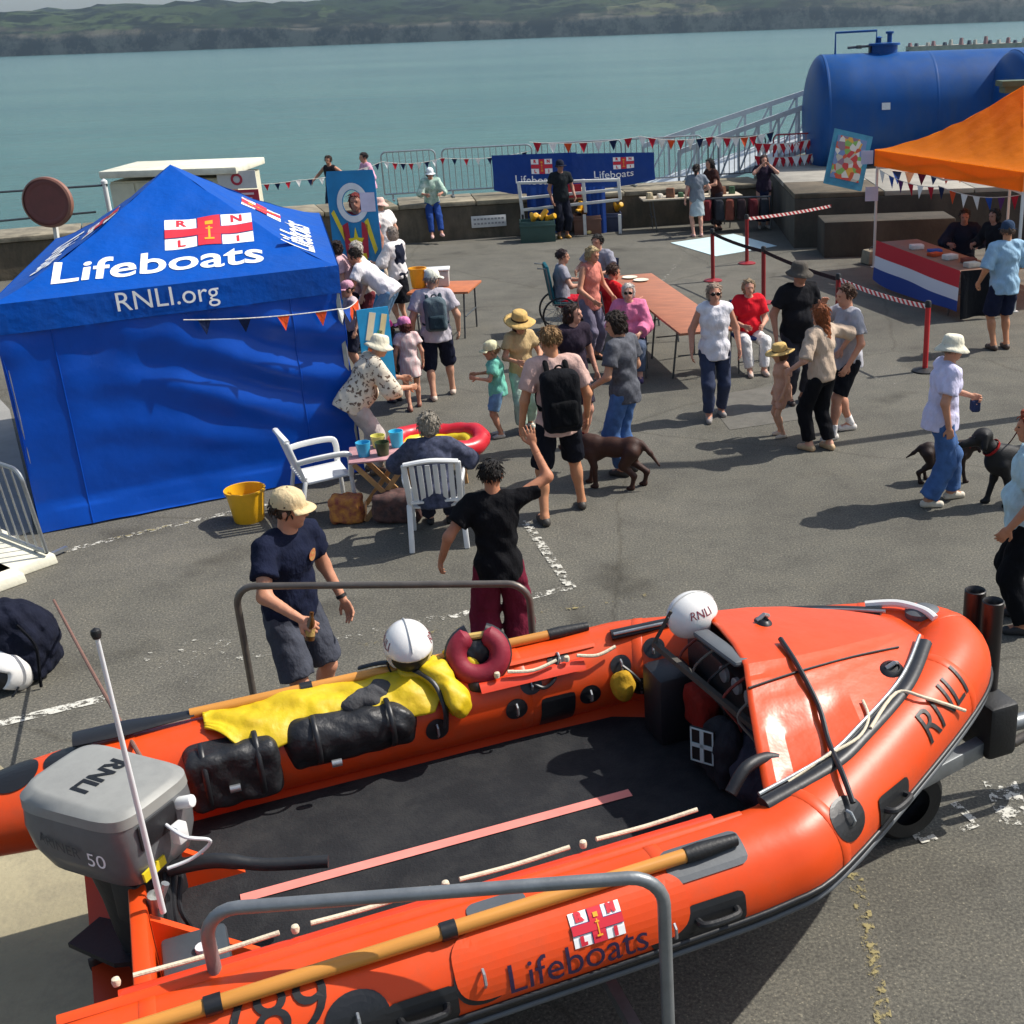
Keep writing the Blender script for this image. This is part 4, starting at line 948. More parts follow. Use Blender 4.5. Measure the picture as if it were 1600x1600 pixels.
orange_f = mat('gazebo_orange', 'ff8a1c', .6, .06, 2.0, .6, 6, spec=.15, trans=.5, bdist=.03)
A_, B_, D_ = Vector((4.35, 23.33, 0)), Vector((5.86, 19.09, 0)), Vector((7.2, 24.35, 0))
ot, of = gazebo('orange_gazebo', 'plain orange pop-up gazebo beside the blue tank', [A_, B_, B_ + D_ - A_, D_], 2.17, 3.28, .30, orange_f, mat('frame_white', 'd5d6d2', .45, .06), 1.5, .02)
bunting([Vector((4.36, 23.1, 1.85)), Vector((5.1, 21.2, 1.72)), Vector((5.9, 19.3, 1.80))], 13, .22, 'wbprwrnow', 'bunting of red, white and blue pennants under the orange gazebo valance', .10)
bunting([Vector((4.7, 23.6, 1.75)), Vector((7.0, 24.2, 1.8))], 9, .24, 'bwpbrw', 'bunting along the back of the orange gazebo', .12)

# ================================================================== QUAYSIDE FURNITURE
# fuel tanks on a concrete platform
tank_m = mat('tank_blue', '06498c', .42, .12, 1.5, .04, 8, spec=.25, dirt=.35, dscale=2.2, dcol=(.05, .09, .16), dstretch=(1, 1, .25))
concp = mat('concrete_platform', '453f36', .92, .35, 1.2, .7, 22, dirt=.6, dscale=1.6, dcol=(.02, .02, .015), dstretch=(1, 1, .4)); plat = thing('tank_platform', 'grey concrete platform under the blue tank', 'platform')
mb = MB(); mb.box((8.75, 29.8, -1.5), (11.2, 8.2, 5.0)); mb.build('block', concp, plat, bevel=.03)
for i in range(6):
    for j in range(4): mb = MB(); mb.box((4.08 + i * 1.87, 26.75 + j * 2.06, 1.055), (1.85, 2.04, .1)); mb.build('slab', [conc, concd][(i + j) % 3 == 0], plat, bevel=.012)
mb = MB(); mb.box((4.9, 24.95, .35), (2.6, 1.0, .7)); mb.build('step', concp, plat, bevel=.02)
def tank(label, c, d, R, L, extras=True):
    """c: centre of the dished left end, d: axis direction"""
    d = Vector(d).normalized(); z = Vector((0, 0, 1)); x = d.cross(z).normalized(); root = thing('fuel_tank', label, 'tank', c)
    prof = []
    for i in range(9): a = PI / 2 * i / 8; prof.append((R * math.sin(a), .42 - .42 * math.cos(a)))
    prof[0] = (.01, 0)
    for k in range(1, 9): prof.append((R, .42 + (L - .84) * k / 8))
    for i in range(7, -1, -1): a = PI / 2 * i / 8; prof.append((max(.01, R * math.sin(a)), L - .42 + .42 * math.cos(a)))
    Rm = Matrix([tuple(x), tuple(z), tuple(d)]).transposed()
    if Rm.determinant() < 0: Rm = Matrix([tuple(-x), tuple(z), tuple(d)]).transposed()
    mb = MB(); mb.lathe(prof, 64, (0, 0, 0), 1, 1, True, Rm); mb.build('shell', tank_m, root, True, sharp=60)
    for k in (.42, L * .5, L - .42):
        mb = MB(); mb.lathe([(R + .001, k - .03), (R + .003, k - .02), (R + .003, k + .02), (R + .001, k + .03)], 64, (0, 0, 0), 1, 1, False, Rm); mb.build('weld_band', tank_m, root, True)
    for k in (.9, L - .9):
        mb = MB(); q = d * k; mb.box((q.x, q.y, -R + .12), (.3, R * 1.5, .5), Matrix.Rotation(math.atan2(d.y, d.x), 3, 'Z')); mb.build('saddle', tank_m, root, bevel=.02)
    if extras:
        q = d * 1.95
        mb = MB(); mb.lathe([(.32, R - .06), (.32, R + .16), (.38, R + .16), (.38, R + .21), (.01, R + .23)], 24, (q.x, q.y, 0)); h = mb.build('manhole_hatch', tank_m, root, True)
        mb = MB(); mb.lathe([(.06, R + .2), (.06, R + .42), (.10, R + .42), (.10, R + .47), (.02, R + .48)], 14, (q.x + .12, q.y, 0)); mb.lathe([(.05, R + .2), (.05, R + .33), (.09, R + .34), (.01, R + .37)], 14, (q.x - .13, q.y, 0)); mb.build('vent_valve', tank_m, h, True)
        a, b = d * .75, d * 1.75; mb = MB(); mb.tube([(a.x, a.y, R - .1), (a.x, a.y, R + .48), (b.x, b.y, R + .5), (b.x, b.y, R + .2)], .028, 8); mb.build('handrail', tank_m, root, True)
        mb = MB(); a, b = d * 1.05, d * 1.7; mb.tube([(a.x, a.y, R + .13), (b.x, b.y, R + .16)], .03, 8); mb.tube([(b.x - .1, b.y, R - .02), (b.x - .1, b.y, R + .16)], .04, 8); mb.lathe([(.07, -.04), (.07, .04)], 12, (a.x + .28, a.y, R + .14)); mb.build('fill_pipe', steeld, root, True)
    return root
tc_ = AT(1256, 172, 31.6); tk = tank('large blue cylindrical fuel tank with a hatch and handrail on top', (tc_.x, tc_.y, 2.2), (1, .02, 0), 1.45, 6.0)
q = Vector((1.7, -1.45 * math.cos(.2) + .0, 1.45 * math.sin(.2))); mb = MB(); mb.box((q.x + .06, q.y - .012, q.z), (.2, .012, .16), Matrix.Rotation(-.2, 3, 'X')); mb.build('name_plate', mat('plate_white', 'cfd3d6', .5, .1, 30), tk)
tank('second blue tank mostly hidden behind the orange gazebo', (tc_.x + 4.3, 30.0, 2.2), (1, .10, 0), 1.45, 5.0, False)
mb = MB(); q = AT(1561, 128, 24.4); mb.box((q.x + .6, q.y, q.z - .03), (1.2, .5, .10)); mb.box((q.x + .62, q.y, q.z - .14), (1.1, .4, .12)); tag(mb.build('roof_vent_box', mat('green_dull', '4d5a42', .6, .2)), 'dull green flat box seen behind the orange gazebo peak', 'box')

# gangway down to the pontoon
gw = thing('gangway', 'pale grey steel lattice gangway rising behind the bunting beside the tank', 'gangway')
gm = mat('gangway_steel', 'c3c8ca', .5, .1, 6, .05, 30)
for yy, (x0, y0), (x1, y1) in ((33.5, (1005, 228), (1262, 143)), (32.2, (1060, 238), (1262, 165))):
    t0, t1 = AT(x0, y0, yy), AT(x1, y1, yy); ext = (t1 - t0); t1 = t1 + ext * .4
    mb = MB(); mb.bar(t0, t1, .09, .12); mb.build('top_chord', gm, gw)
    dz = Vector((0, 0, -1.05)); mb = MB(); mb.bar(t0 + dz, t1 + dz, .09, .12); mb.build('bottom_chord', gm, gw)
    n = 9
    for i in range(n + 1):
        a = t0.lerp(t1, i / n); mb = MB(); mb.bar(a, a + dz, .06); mb.build('post', gm, gw)
        if i < n: b = t0.lerp(t1, (i + 1) / n); mb = MB(); mb.bar(a + dz, b, .045); mb.build('diagonal', gm, gw)
a0, a1 = AT(1005, 228, 33.5), AT(1262, 143, 33.5); b0 = AT(1060, 238, 32.2)
mb = MB(); dz = Vector((0, 0, -1.0)); e = (a1 - a0) * 1.4; mb.add([a0 + dz, a0 + e + dz, b0 + e + dz, b0 + dz], [(0, 1, 2, 3)]); thick(mb.build('deck', gm, gw), .06)
# far landing pier with small craft on the right
pr_ = thing('landing_pier', 'distant pier with tiny masts and people behind the tank', 'pier')
mb = MB(); a, b = AT(1425, 72, 150), AT(1640, 68, 150); mb.box(((a.x + b.x) / 2 + 8, 152, a.z - .5), (b.x - a.x + 16, 3, .9)); mb.build('deck', conc, pr_)
for i in range(26):
    mb = MB(); x = a.x + i * .95 + random.uniform(-.3, .3); hh = random.uniform(.25, .8); mb.tube([(x, 151, a.z - .1), (x, 151, a.z + hh)], [.3, .2], 6); mb.build('bollard', [cloth('9a7a7c'), cloth('5a5f6a'), cloth('b8b2a8')][i % 3], pr_, True)
for i in range(8): mb = MB(); x = a.x + i * 4; mb.tube([(x, 152, a.z - .5), (x, 152, -6)], .25, 8); mb.build('pile', concd, pr_, True)

# barriers on the wall, in order from the left
for i, (x0, x1) in enumerate(((-5.6, -4.55), (-4.4, -2.35), (-2.25, -.25), (-.15, 1.7))):
    a, b = wall_pt(x0, .95, WT), wall_pt(x1, .95, WT)
    barrier(a, b, 1.08, ['narrow steel crowd barrier hung with bunting by the sitting woman', 'steel crowd barrier with vertical bars left of the blue banners', 'steel crowd barrier behind the left blue banner', 'steel crowd barrier behind the right blue banner'][i])
for i in range(3):
    a, b = wall_pt(1.85 + i * 1.55, .95, WT), wall_pt(3.2 + i * 1.55, .95, WT)
    barrier(a, b, 1.0, ['dark steel barrier left of the gangway foot', 'barrier with red and white mesh by the tank', 'red barrier half hidden by the tank end'][i], [steeld, mat('barrier_red', '9a3038', .5, .1), mat('barrier_red', '9a3038', .5, .1)][i])
bunting([wall_pt(-9.0, .6, 1.6), wall_pt(-7.4, .6, 1.5), wall_pt(-5.6, .8, 1.75), wall_pt(-4.4, .85, 1.75), wall_pt(-2.4, .85, 1.80)], 30, .15, 'rwnwrn', 'bunting strung along the sea wall barriers left of the banners', .08)
bunting([wall_pt(-2.4, .85, 2.0), wall_pt(.2, .85, 2.0), wall_pt(1.9, .85, 1.9), wall_pt(3.4, .85, 1.95)], 22, .24, 'rworwnrw', 'red and white bunting above the blue banners', .08)
bunting([wall_pt(3.0, .8, 1.7), wall_pt(4.4, .8, 1.75)], 14, .25, 'rwrwrw', 'red and white bunting on the barrier beside the tank', .06)
bunting([wall_pt(3.0, .8, 1.4), wall_pt(4.4, .8, 1.4)], 14, .25, 'rwrwrw', 'lower red and white bunting on the barrier beside the tank', .06)
# blue banners
ban_m = fabric('banner_blue', '163c88', .6)
for i, (x0, x1, h0) in enumerate(((768, 900, .80), (893, 1022, .62))):
    y0 = 28.6 + .9; a, b = AT(x0, 243 if i == 0 else 240, y0 - .1), AT(x1, 238, y0 + .35)
    root = thing('banner', ['blue lifeboat banner with white lettering, left of the two', 'blue lifeboat banner with white lettering, right of the two'][i], 'banner', (0, 0, 0), 0, 'blue banners on the sea wall')
    d = (b - a); d.z = 0; L = d.length; d.normalize(); n = Vector((d.y, -d.x, 0))
    def BP(s_, t_, lift=0.0, a=a, d=d, n=n, L=L, h0=h0, b=b, i=i):
        u = s_ / L; sagl = .10 * math.sin(u * PI) + (.12 * (u if i == 0 else 1 - u)); z0 = a.z + (b.z - a.z) * u
        return Vector((a.x, a.y, 0)) + d * s_ + n * (.05 * math.sin(u * 9 + t_ * 5) * t_ + lift) + Vector((0, 0, z0 - t_ * (h0 + sagl)))
    mb = MB(); mb.grid(lambda u, v: BP(u * L, v), 24, 10); mb.build('cloth', ban_m, root, True, sharp=0)
    sx = L * (.58 if i == 0 else .62); emblem(lambda x, y, l: BP(sx + x, .30 - y / .9, l + .006), .5, 'emblem', root, .06)
    decal(lettersW('Lifeboats', .95, .06), lambda x, y, l: BP(L * .5 + x, .62 - y / .9, l + .006), 'lettering', white_ink, root)
# white frame stall with wellington boots
wp = mat('white_paint_wood', 'd9d8d2', .55, .08, 6, .15, 40)
st = thing('display_frame', 'white painted timber frame hung with blue cloth behind the boots', 'stand'); yf = 28.5
def fp(px, py, y=yf): return AT(px, py, y)
for (x0, y0), (x1, y1), nm in (((810, 284), (818, 345), 'upright'), ((911, 280), (915, 332), 'upright'), ((966, 278), (969, 312), 'upright'), ((810, 286), (966, 281), 'rail'), ((815, 310), (966, 296), 'rail'), ((818, 328), (968, 312), 'rail')):
    mb = MB(); mb.bar(fp(x0, y0), fp(x1, y1), .075, .06); mb.build(nm, wp, st, bevel=.008)
for x in (816, 913, 968):
    q = fp(x, 335); mb = MB(); mb.bar((q.x, q.y, q.z), (q.x, q.y, .0), .07, .06); mb.build('leg', wp, st)
for x0, x1 in ((822, 872), (915, 945)):
    a, b = fp(x0, 292, yf + .12), fp(x1, 291, yf + .12); mb = MB(); mb.grid(lambda u, v: Vector((a.x + (b.x - a.x) * u, a.y + .04 * math.sin(u * 14), a.z - v * 1.05)), 14, 6); mb.build('backcloth', ban_m, st, True, sharp=0)
a = fp(895, 290, yf + .1); mb = MB(); mb.box((a.x, a.y, a.z - .12), (.38, .02, .3)); mb.build('notice', cloth('b23540'), st)
def crate(px, py, d, m, label, name='crate', rz=0.1, cat='crate'):
    q = G(px, py); root = thing(name, label, cat, (q.x, q.y, 0), rz); w_, l_, h_ = d; t_ = .025
    for c, dd in (((0, 0, t_ / 2), (w_, l_, t_)),): mb = MB(); mb.box(c, dd); mb.build('base', m, root)
    for sx in (1, -1):
        mb = MB(); mb.box((sx * (w_ - t_) / 2, 0, h_ / 2 + t_ / 2), (t_, l_ - 2 * t_ - .004, h_ - t_)); mb.build('side', m, root, bevel=.005)
        mb = MB(); mb.box((0, sx * (l_ - t_) / 2, h_ / 2 + t_ / 2), (w_, t_, h_ - t_)); mb.build('side', m, root, bevel=.005)
    mb = MB(); mb.box((0, -(l_ / 2 + .006), h_ * .78), (w_ + .03, .02, .05)); mb.box((0, (l_ / 2 + .006), h_ * .78), (w_ + .03, .02, .05)); mb.build('rim', m, root, bevel=.004)
    return root
crate(841, 376, (.78, .5, .46), mat('crate_green', '2c4a44', .5, .1), 'dark green tub of boots left under the white frame')
crate(918, 364, (.62, .45, .42), mat('crate_brown', '6d4b3c', .6, .15), 'brown wicker crate of boots under the white frame')
crate(953, 360, (.55, .45, .42), mat('crate_navy', '27304c', .6, .15), 'navy crate with a paper notice beside the brown crate')
q = G(938, 353); mb = MB(); mb.box((q.x, q.y - .35, .34), (.36, .01, .26)); tag(mb.build('paper_notice', mat('paper', 'd4d6dc', .8, .05)), 'small white paper notice taped to the crate under the frame', 'notice')
def boot(px, py, z, rz, label, col='d9a21c', tip=0.0):
    q = G(px, py, z) if len((px, py)) == 2 else None; root = thing('wellington_boot', label, 'boot', (q.x, q.y, z), rz, 'yellow wellington boots at the stall'); root.rotation_euler = (tip, 0, rz); m = mat('boot_' + col, col, .35, .1)
    L = [('f', (0, 0, .08), (0, -.01, .30), .055, .065), ('c', (0, -.02, .05), (0, .14, .045), .05, .045)]
    blob('shaft', L, m, root, .014, .03, 0, lambda P, d: np.maximum(d, .012 - P[:, 2]))
    mb = MB(); mb.prism([(.045 * math.cos(a), .045 * math.sin(a) - .02) if math.sin(a) < 0 else (.046 * math.cos(a), .05 * math.sin(a) + .135) for a in [2 * PI * k / 16 for k in range(16)]], 0, .022); mb.build('sole', black_rb, root)
    return root
for i, (px, py, z, rz, tp) in enumerate(((832, 345, .45, .4, 1.0), (842, 344, .47, 2.2, .8), (852, 343, .46, 1.0, 1.2), (905, 335, .42, 2.8, .4), (915, 333, .43, .3, .6), (924, 333, .43, 1.4, .9), (955, 328, .42, 2.4, .5), (962, 328, .44, .6, 1.0), (886, 362, 0, 2.0, 0), (897, 361, 0, 1.6, 0), (925, 365, 0, 2.6, 0))):
    boot(px, py, z, rz, ['leftmost yellow boot heaped in the green tub', 'middle yellow boot heaped in the green tub', 'rightmost yellow boot heaped in the green tub', 'left yellow boot in the brown crate', 'middle yellow boot in the brown crate', 'right yellow boot in the brown crate', 'left yellow boot in the navy crate', 'right yellow boot in the navy crate', 'yellow boot standing at the dark-clothed man\'s feet', 'second yellow boot standing by the dark-clothed man', 'lone pale yellow boot on the tarmac before the crates'][i], 'd9a21c' if i < 10 else 'ddc27a', tp)
def bucket(at, r0, r1, h, col, label, name='bucket', z=0.0, handle=True):
    q = G(*at, z) if len(at) == 2 else Vector(at); root = thing(name, label, 'bucket', (q.x, q.y, z if len(at) == 2 else q.z), .4); m = mat('bucket_' + col, col, .38, .08)
    mb = MB(); mb.lathe([(.005, .006), (r0 * .95, .0), (r0, .012), (r0 + (r1 - r0) * .55, h * .55), (r1, h - .02), (r1 + .012, h - .018), (r1 + .014, h), (r1 - .004, h), (r1 - .006, h - .03), (r0 - .006, .02), (.005, .018)], 32); mb.build('shell', m, root, True, sharp=35)
    if handle: mb = MB(); mb.tube(arc((0, 0, h - .02), r1 + .01, 180, 360, 14, (1, 0, 0), (0, .55, .35)), .004, 6); mb.build('handle', steel, root, True)
    return root
bucket((832, 368), .11, .13, .26, 'd6d8d8', 'small white bucket on the ground by the green tub')
bucket((390, 812), .145, .185, .33, 'edb01e', 'yellow bucket beside the blue gazebo wall')
# right-hand stall table along the wall
def table(corner, u, v, h, m, label, legs=None, name='trestle_table', boards=1, th_=.035):
    """corner at table height level; u, v edge vectors"""
    corner, u, v = Vector(corner), Vector(u), Vector(v); root = thing(name, label, 'table', (corner.x, corner.y, 0)); u.z = v.z = 0
    nu = u.normalized(); nv = v.normalized()
    for i in range(boards):
        a = v * (i / boards) + nv * .003; b = v * ((i + 1) / boards) - nv * .003; mb = MB(); pts = [a, a + u, b + u, b]
        mb.add([p_ + Vector((0, 0, h - th_)) for p_ in pts] + [p_ + Vector((0, 0, h)) for p_ in pts], [(3, 2, 1, 0), (4, 5, 6, 7), (0, 1, 5, 4), (1, 2, 6, 5), (2, 3, 7, 6), (3, 0, 4, 7)]); mb.build('board', m, root, bevel=.006)
    for s_ in (.1, .37, .63, .9) if u.length > 3 else (.1, .9):
        for t_ in (.12, .88):
            p0 = u * s_ + v * t_; p1 = u * (s_ + (.03 if s_ < .5 else -.03)) + v * (t_ + (-.06 if t_ < .5 else .06)); mb = MB(); mb.tube([(p0.x, p0.y, h - th_), (p1.x, p1.y, 0)], .014, 8); mb.build('leg', steeld, root, True)
        p0, p1 = u * s_ + v * .12, u * s_ + v * .88; mb = MB(); mb.tube([(p0.x, p0.y, h * .45), (p1.x, p1.y, h * .45)], .010, 6); mb.build('cross_bar', steeld, root, True)
    return root
c0 = G(1005, 312, .74); table((c0.x, c0.y - .1, 0), (2.3, .35, 0), (-.1, .65, 0), .74, mat('table_pale', 'c0b39c', .6, .12), 'pale-topped stall table by the sea wall right of the boots', boards=2)
for i in range(9):
    q = Vector((c0.x + .15 + i * .24, c0.y + .12 + .05 * i, .74)); hh = random.uniform(.08, .24); mb = MB(); mb.box((0, 0, hh / 2), (random.uniform(.12, .2), random.uniform(.1, .18), hh), random.uniform(-.5, .5), random.uniform(.7, 1))
    o = mb.build('stall_box', cloth(['b8a98a', 'd8cfc0', '7d5a48', '4f6b52', 'c9766a'][i % 5]), None, bevel=.01); o.location = q
    tag(o, 'small goods box on the pale stall table, number %s from the left' % ['one', 'two', 'three', 'four', 'five', 'six', 'seven', 'eight', 'nine'][i], 'box', 'goods on the pale stall table')
rk = thing('clothes_rack', 'dark red goods heaped on a low rack behind the navy-dressed woman', 'rack', tuple(G(1138, 366)))
for k in range(2): mb = MB(); mb.tube([(-.6 + k * 1.6, .4, 0), (-.6 + k * 1.6, .4, .75)], .02, 8); mb.build('post', steeld, rk, True)
for k in range(6): mb = MB(); mb.box((-.45 + k * .26, .4, .5), (.22, .45, .45), random.uniform(-.2, .2), .8); mb.build('bundle', cloth(['5c2228', '2a2c33', '6b3a30', '33272a'][k % 4]), rk, bevel=.05)
mb = MB(); mb.tube([(-.6, .4, .75), (1.0, .4, .75)], .02, 8); mb.build('rail', steeld, rk, True)
# sign on the wall face
q = wall_pt(-3.55, -.06, .38); sg = thing('wall_sign', 'long white sign plate on the face of the sea wall', 'sign', q, math.atan2(1.85, 8.5))
mb = MB(); mb.box((0, 0, 0), (.8, .02, .26)); mb.build('plate', mat('sign_white', 'c9c9c6', .6, .08), sg, bevel=.004)
for k in range(2):
    mb = MB()
    for j in range(9): mb.box((-.32 + j * .08, -.0125, .055 - .10 * k), (.055, .004, .04))
    mb.build('text_line', mat('sign_grey', '8a8a8c', .7, .1), sg)
# left part of the wall: railing wires, round lifebuoy housing, white kiosk
rl = thing('wire_railing', 'two dark railing wires on white posts above the left sea wall', 'railing'); yr = 23.5
for (a, b) in (((-70, 305), (168, 289)), ((-70, 352), (150, 331))): mb = MB(); mb.tube([AT(*a, yr), AT(*b, yr + .5)], .022, 6); mb.build('wire', steeld, rl, True)
for px, py, y_ in ((163, 287, yr + .5), (-40, 303, yr)):
    t_ = AT(px, py, y_); mb = MB(); mb.tube([t_ + Vector((0, 0, .05)), (t_.x, t_.y, .3)], .045, 10); mb.lathe([(.001, .1), (.06, .05), (.06, 0), (.001, -.05)], 12, t_); mb.build('post', white_pl, rl, True)
q = AT(76, 316, 23.2); lb = thing('lifebuoy_housing', 'round dark brown lifebuoy housing on the left railing', 'lifebuoy housing', q); lb.rotation_euler = (rad(84), 0, rad(-8))
br_m = mat('brown_plastic', '6e3732', .5, .15, 5)
mb = MB(); mb.lathe([(.46, -.06), (.50, 0), (.49, .07), (.45, .09)], 40, (0, 0, 0), 1, .92, False); mb.build('rim', mat('brown_rim', '8a5f50', .5, .15), lb, True)
mb = MB(); mb.lathe([(.46, .06), (.42, .075), (.30, .05), (.27, .02), (.02, .015)], 40, (0, 0, 0), 1, .92, True); mb.build('cover', br_m, lb, True); mb = MB(); mb.lathe([(.455, -.05), (.02, -.05)], 40, (0, 0, 0), 1, .92); mb.build('back', br_m, lb, True)
mb = MB(); mb.bar((0, -.3, -.09), (0, -1.6, -.09), .07); mb.build('post', wp, lb)
yk = 22.0; a, b = AT(166, 276, yk), AT(368, 265, yk); ks = thing('kiosk', 'off-white flat-roofed kiosk behind the blue gazebo', 'kiosk', (0, 0, 0))
km = mat('kiosk_cream', 'cfccb4', .8, .12, 3, .3, 20); zt = (a.z + b.z) / 2
mb = MB(); mb.box(((a.x + b.x) / 2, yk + .75, zt / 2 - .06), (b.x - a.x - .06, 1.4, zt - .12)); mb.build('body', km, ks)
mb = MB(); mb.box(((a.x + b.x) / 2, yk + .72, zt + .02), (b.x - a.x + .12, 1.75, .12)); mb.build('roof', mat('kiosk_roof', 'd9d6c2', .8, .16, 4, .3, 20), ks, bevel=.02)
for k in range(5): x = a.x + (b.x - a.x) * (k + .5) / 5; mb = MB(); mb.box((x, yk + .04, zt * .5), ((b.x - a.x) / 5 - .03, .025, zt - .3)); mb.build('cladding_panel', km, ks, bevel=.006)
q = AT(372, 294, yk - .05); sgn = thing('warning_sign', 'white and red warning sign with a round symbol on the kiosk', 'sign', q); sgn.rotation_euler = (0, 0, rad(4))
mb = MB(); mb.box((0, 0, .14), (.66, .02, .30)); mb.build('white_plate', mat('sign_white', 'c9c9c6', .6, .08), sgn); mb = MB(); mb.box((.03, 0, -.18), (.62, .02, .30)); mb.build('red_plate', mat('sign_red', 'b32a40', .6, .08), sgn)
mb = MB(); Rm = Matrix.Rotation(rad(90), 3, 'X'); mb.lathe([(.10, .012), (.10, .018), (.06, .018), (.06, .012)], 24, (0, 0, .15), 1, 1, False, Rm); mb.build('ring_symbol', mat('sign_red', 'b32a40', .6, .08), sgn)
for k in range(3): mb = MB(); mb.box((.03, -.0125, -.10 - k * .08), (.46 - .08 * k, .004, .035)); mb.build('text_line', mat('sign_pale', 'e3c9cd', .6, .08), sgn)
# painted boards with a face hole (generic figure in oilskins)
def cutout(base_px, top_l, top_r, y, label, holes=True):
    bl = AT(*base_px, y); a, b = AT(*top_l, y), AT(*top_r, y); W_ = (b.x - a.x); Hh = a.z; root = thing('photo_board', label, 'board', (a.x, y, 0), 0); root.rotation_euler = (rad(-6), 0, rad(4)); H_ = (a.z + b.z) / 2
    bm_ = mat('board_blue', '1f86bd', .55, .14, 3); N = 22; hc = (W_ * .50, H_ * .80); hr = .155
    if holes:                                             # sheet with a round hole: ring of quads to the outline
        outl = []
        for k in range(40):
            a_ = 2 * PI * k / 40; c_, s_ = math.cos(a_), math.sin(a_); t_ = min([((W_ - hc[0]) / c_) if c_ > 1e-6 else 9, (-hc[0] / c_) if c_ < -1e-6 else 9, ((H_ - hc[1]) / s_) if s_ > 1e-6 else 9, (-(hc[1] - .02) / s_) if s_ < -1e-6 else 9]); outl.append((hc[0] + c_ * t_, hc[1] + s_ * t_))
        inn = [(hc[0] + math.cos(2 * PI * k / 40) * hr, hc[1] + math.sin(2 * PI * k / 40) * hr * 1.25) for k in range(40)]
        v = [(x, 0, z) for x, z in inn] + [(x, 0, z) for x, z in outl]; corners = [(0, 0, .02), (W_, 0, .02), (W_, 0, H_), (0, 0, H_)]
        f = [(k, (k + 1) % 40, 40 + (k + 1) % 40, 40 + k) for k in range(40)]
        thick(raw('panel', v, f, bm_, root), .016, 0)
        mb = MB(); mb.box((W_ * .5, .0, H_ * .30), (W_, .015, H_ * .6)); mb.build('lower_panel', mat('board_teal', '2b7f96', .55, .18, 4), root)
    def shape(name, poly, col, lift):
        thick(raw(name, [(hc[0] + x * W_, -.018 - lift, z * H_) for x, z in poly], [tuple(range(len(poly)))], mat('board_' + col, col, .55, .1, 5), root), .004)
    def ring(r0, r1, col, lift): mb = MB(); mb.lathe([(r0, -.004), (r1, -.004)], 30, (hc[0], -.022 - lift, hc[1]), 1, 1.25, False, Matrix.Rotation(rad(90), 3, 'X')); mb.build('helmet_outline', mat('board_' + col, col, .55, .1, 5), root, True)
    ring(hr + .01, hr + .09, 'e4e6e6', .004)
    shape('jacket_side', [(-.22, .45), (-.26, .66), (-.14, .68), (-.10, .45)], 'b32338', .006); shape('jacket_side', [(.10, .45), (.14, .68), (.26, .66), (.22, .45)], 'b32338', .006)
    shape('trousers', [(-.2, .22), (-.18, .48), (.18, .48), (.28, .22), (.05, .25)], 'e8c81e', .008)
    st_ = []
    for k in range(10): a_ = PI / 2 + k * PI / 5; r = (.17 if k % 2 == 0 else .075); st_.append((r * math.cos(a_), .545 + r * math.sin(a_) * .6))
    shape('star', st_, 'f0d81c', .012)
    shape('sleeve', [(-.46, .74), (-.40, .76), (-.2, .60), (-.24, .56)], 'e8d030', .006); shape('sleeve', [(.2, .68), (.28, .70), (.42, .50), (.36, .47)], 'e8d030', .006)
    shape('notice', [(.16, .74), (.46, .74), (.46, .86), (.16, .86)], 'd8d2e6', .010)
    root['hole'] = [a.x + hc[0], y, hc[1]]; return root
pbo = cutout((560, 420), (503, 268), (580, 268), 19.6, 'tall blue photo board with a face hole and a figure in yellow oilskins')
b2 = thing('painted_board', 'small bright blue painted board hung at the gazebo corner', 'board', tuple(Vector((FRc.x + .10, FRc.y + .14, 0)))); b2.rotation_euler = (0, 0, rad(28))
mb = MB(); mb.box((.17, 0, 1.28), (.34, .015, .92)); mb.build('panel', mat('board_cyan', '2199d0', .55, .12, 4), b2)
for x, z, w_, h_, c_ in ((.13, 1.55, .07, .3, 'e9d8b8'), (.25, 1.5, .06, .34, 'e3cf9c'), (.07, 1.18, .06, .3, 'b8623c'), (.2, 1.40, .05, .2, '2f8a6a')): mb = MB(); mb.box((x, -.0105, z), (w_, .004, h_), Matrix.Rotation(.25, 3, 'Y')); mb.build('painted_patch', mat('board_' + c_, c_, .55, .1), b2)
# queue posts with rope and chevron tape
def qpost(at, h, label, col=redp):
    root = thing('queue_post', label, 'post', (at[0], at[1], 0), 0, 'red queue posts')
    mb = MB(); mb.tube([(0, 0, .03), (0, 0, h)], .036, 16); mb.build('pole', col, root, True)
    mb = MB(); mb.lathe([(.001, h + .03), (.03, h + .025), (.042, h + .005), (.042, h - .06), (.036, h - .065)], 16); mb.build('cap', black_rb, root, True)
    mb = MB(); mb.lathe([(.17, 0), (.17, .018), (.14, .03), (.05, .045), (.036, .05)], 28); mb.build('base', col if at[1] > 20 else black_rb, root, True)
    return Vector((at[0], at[1], h - .03))
hp_ = .93; tops = {}
for k, xy, lab in (('a', G(1114, 439), 'dark red queue post nearest the end of the long table'), ('b', G(1167, 412), 'dark red queue post beside the pale blue mat'), ('c', G(1193, 387, hp_), 'dark red queue post behind the woman in the red shirt'), ('d', G(1310, 430, hp_), 'queue post hidden behind the young man in the grey tee'), ('e', G(1335, 309, hp_), 'dark red queue post by the painting'), ('f', G(1445, 580), 'bright red queue post nearest the woman in the bucket hat')):
    tops[k] = qpost(xy, hp_, lab, mat('red_bright', 'c0272b', .4, .1) if k == 'f' else redp)
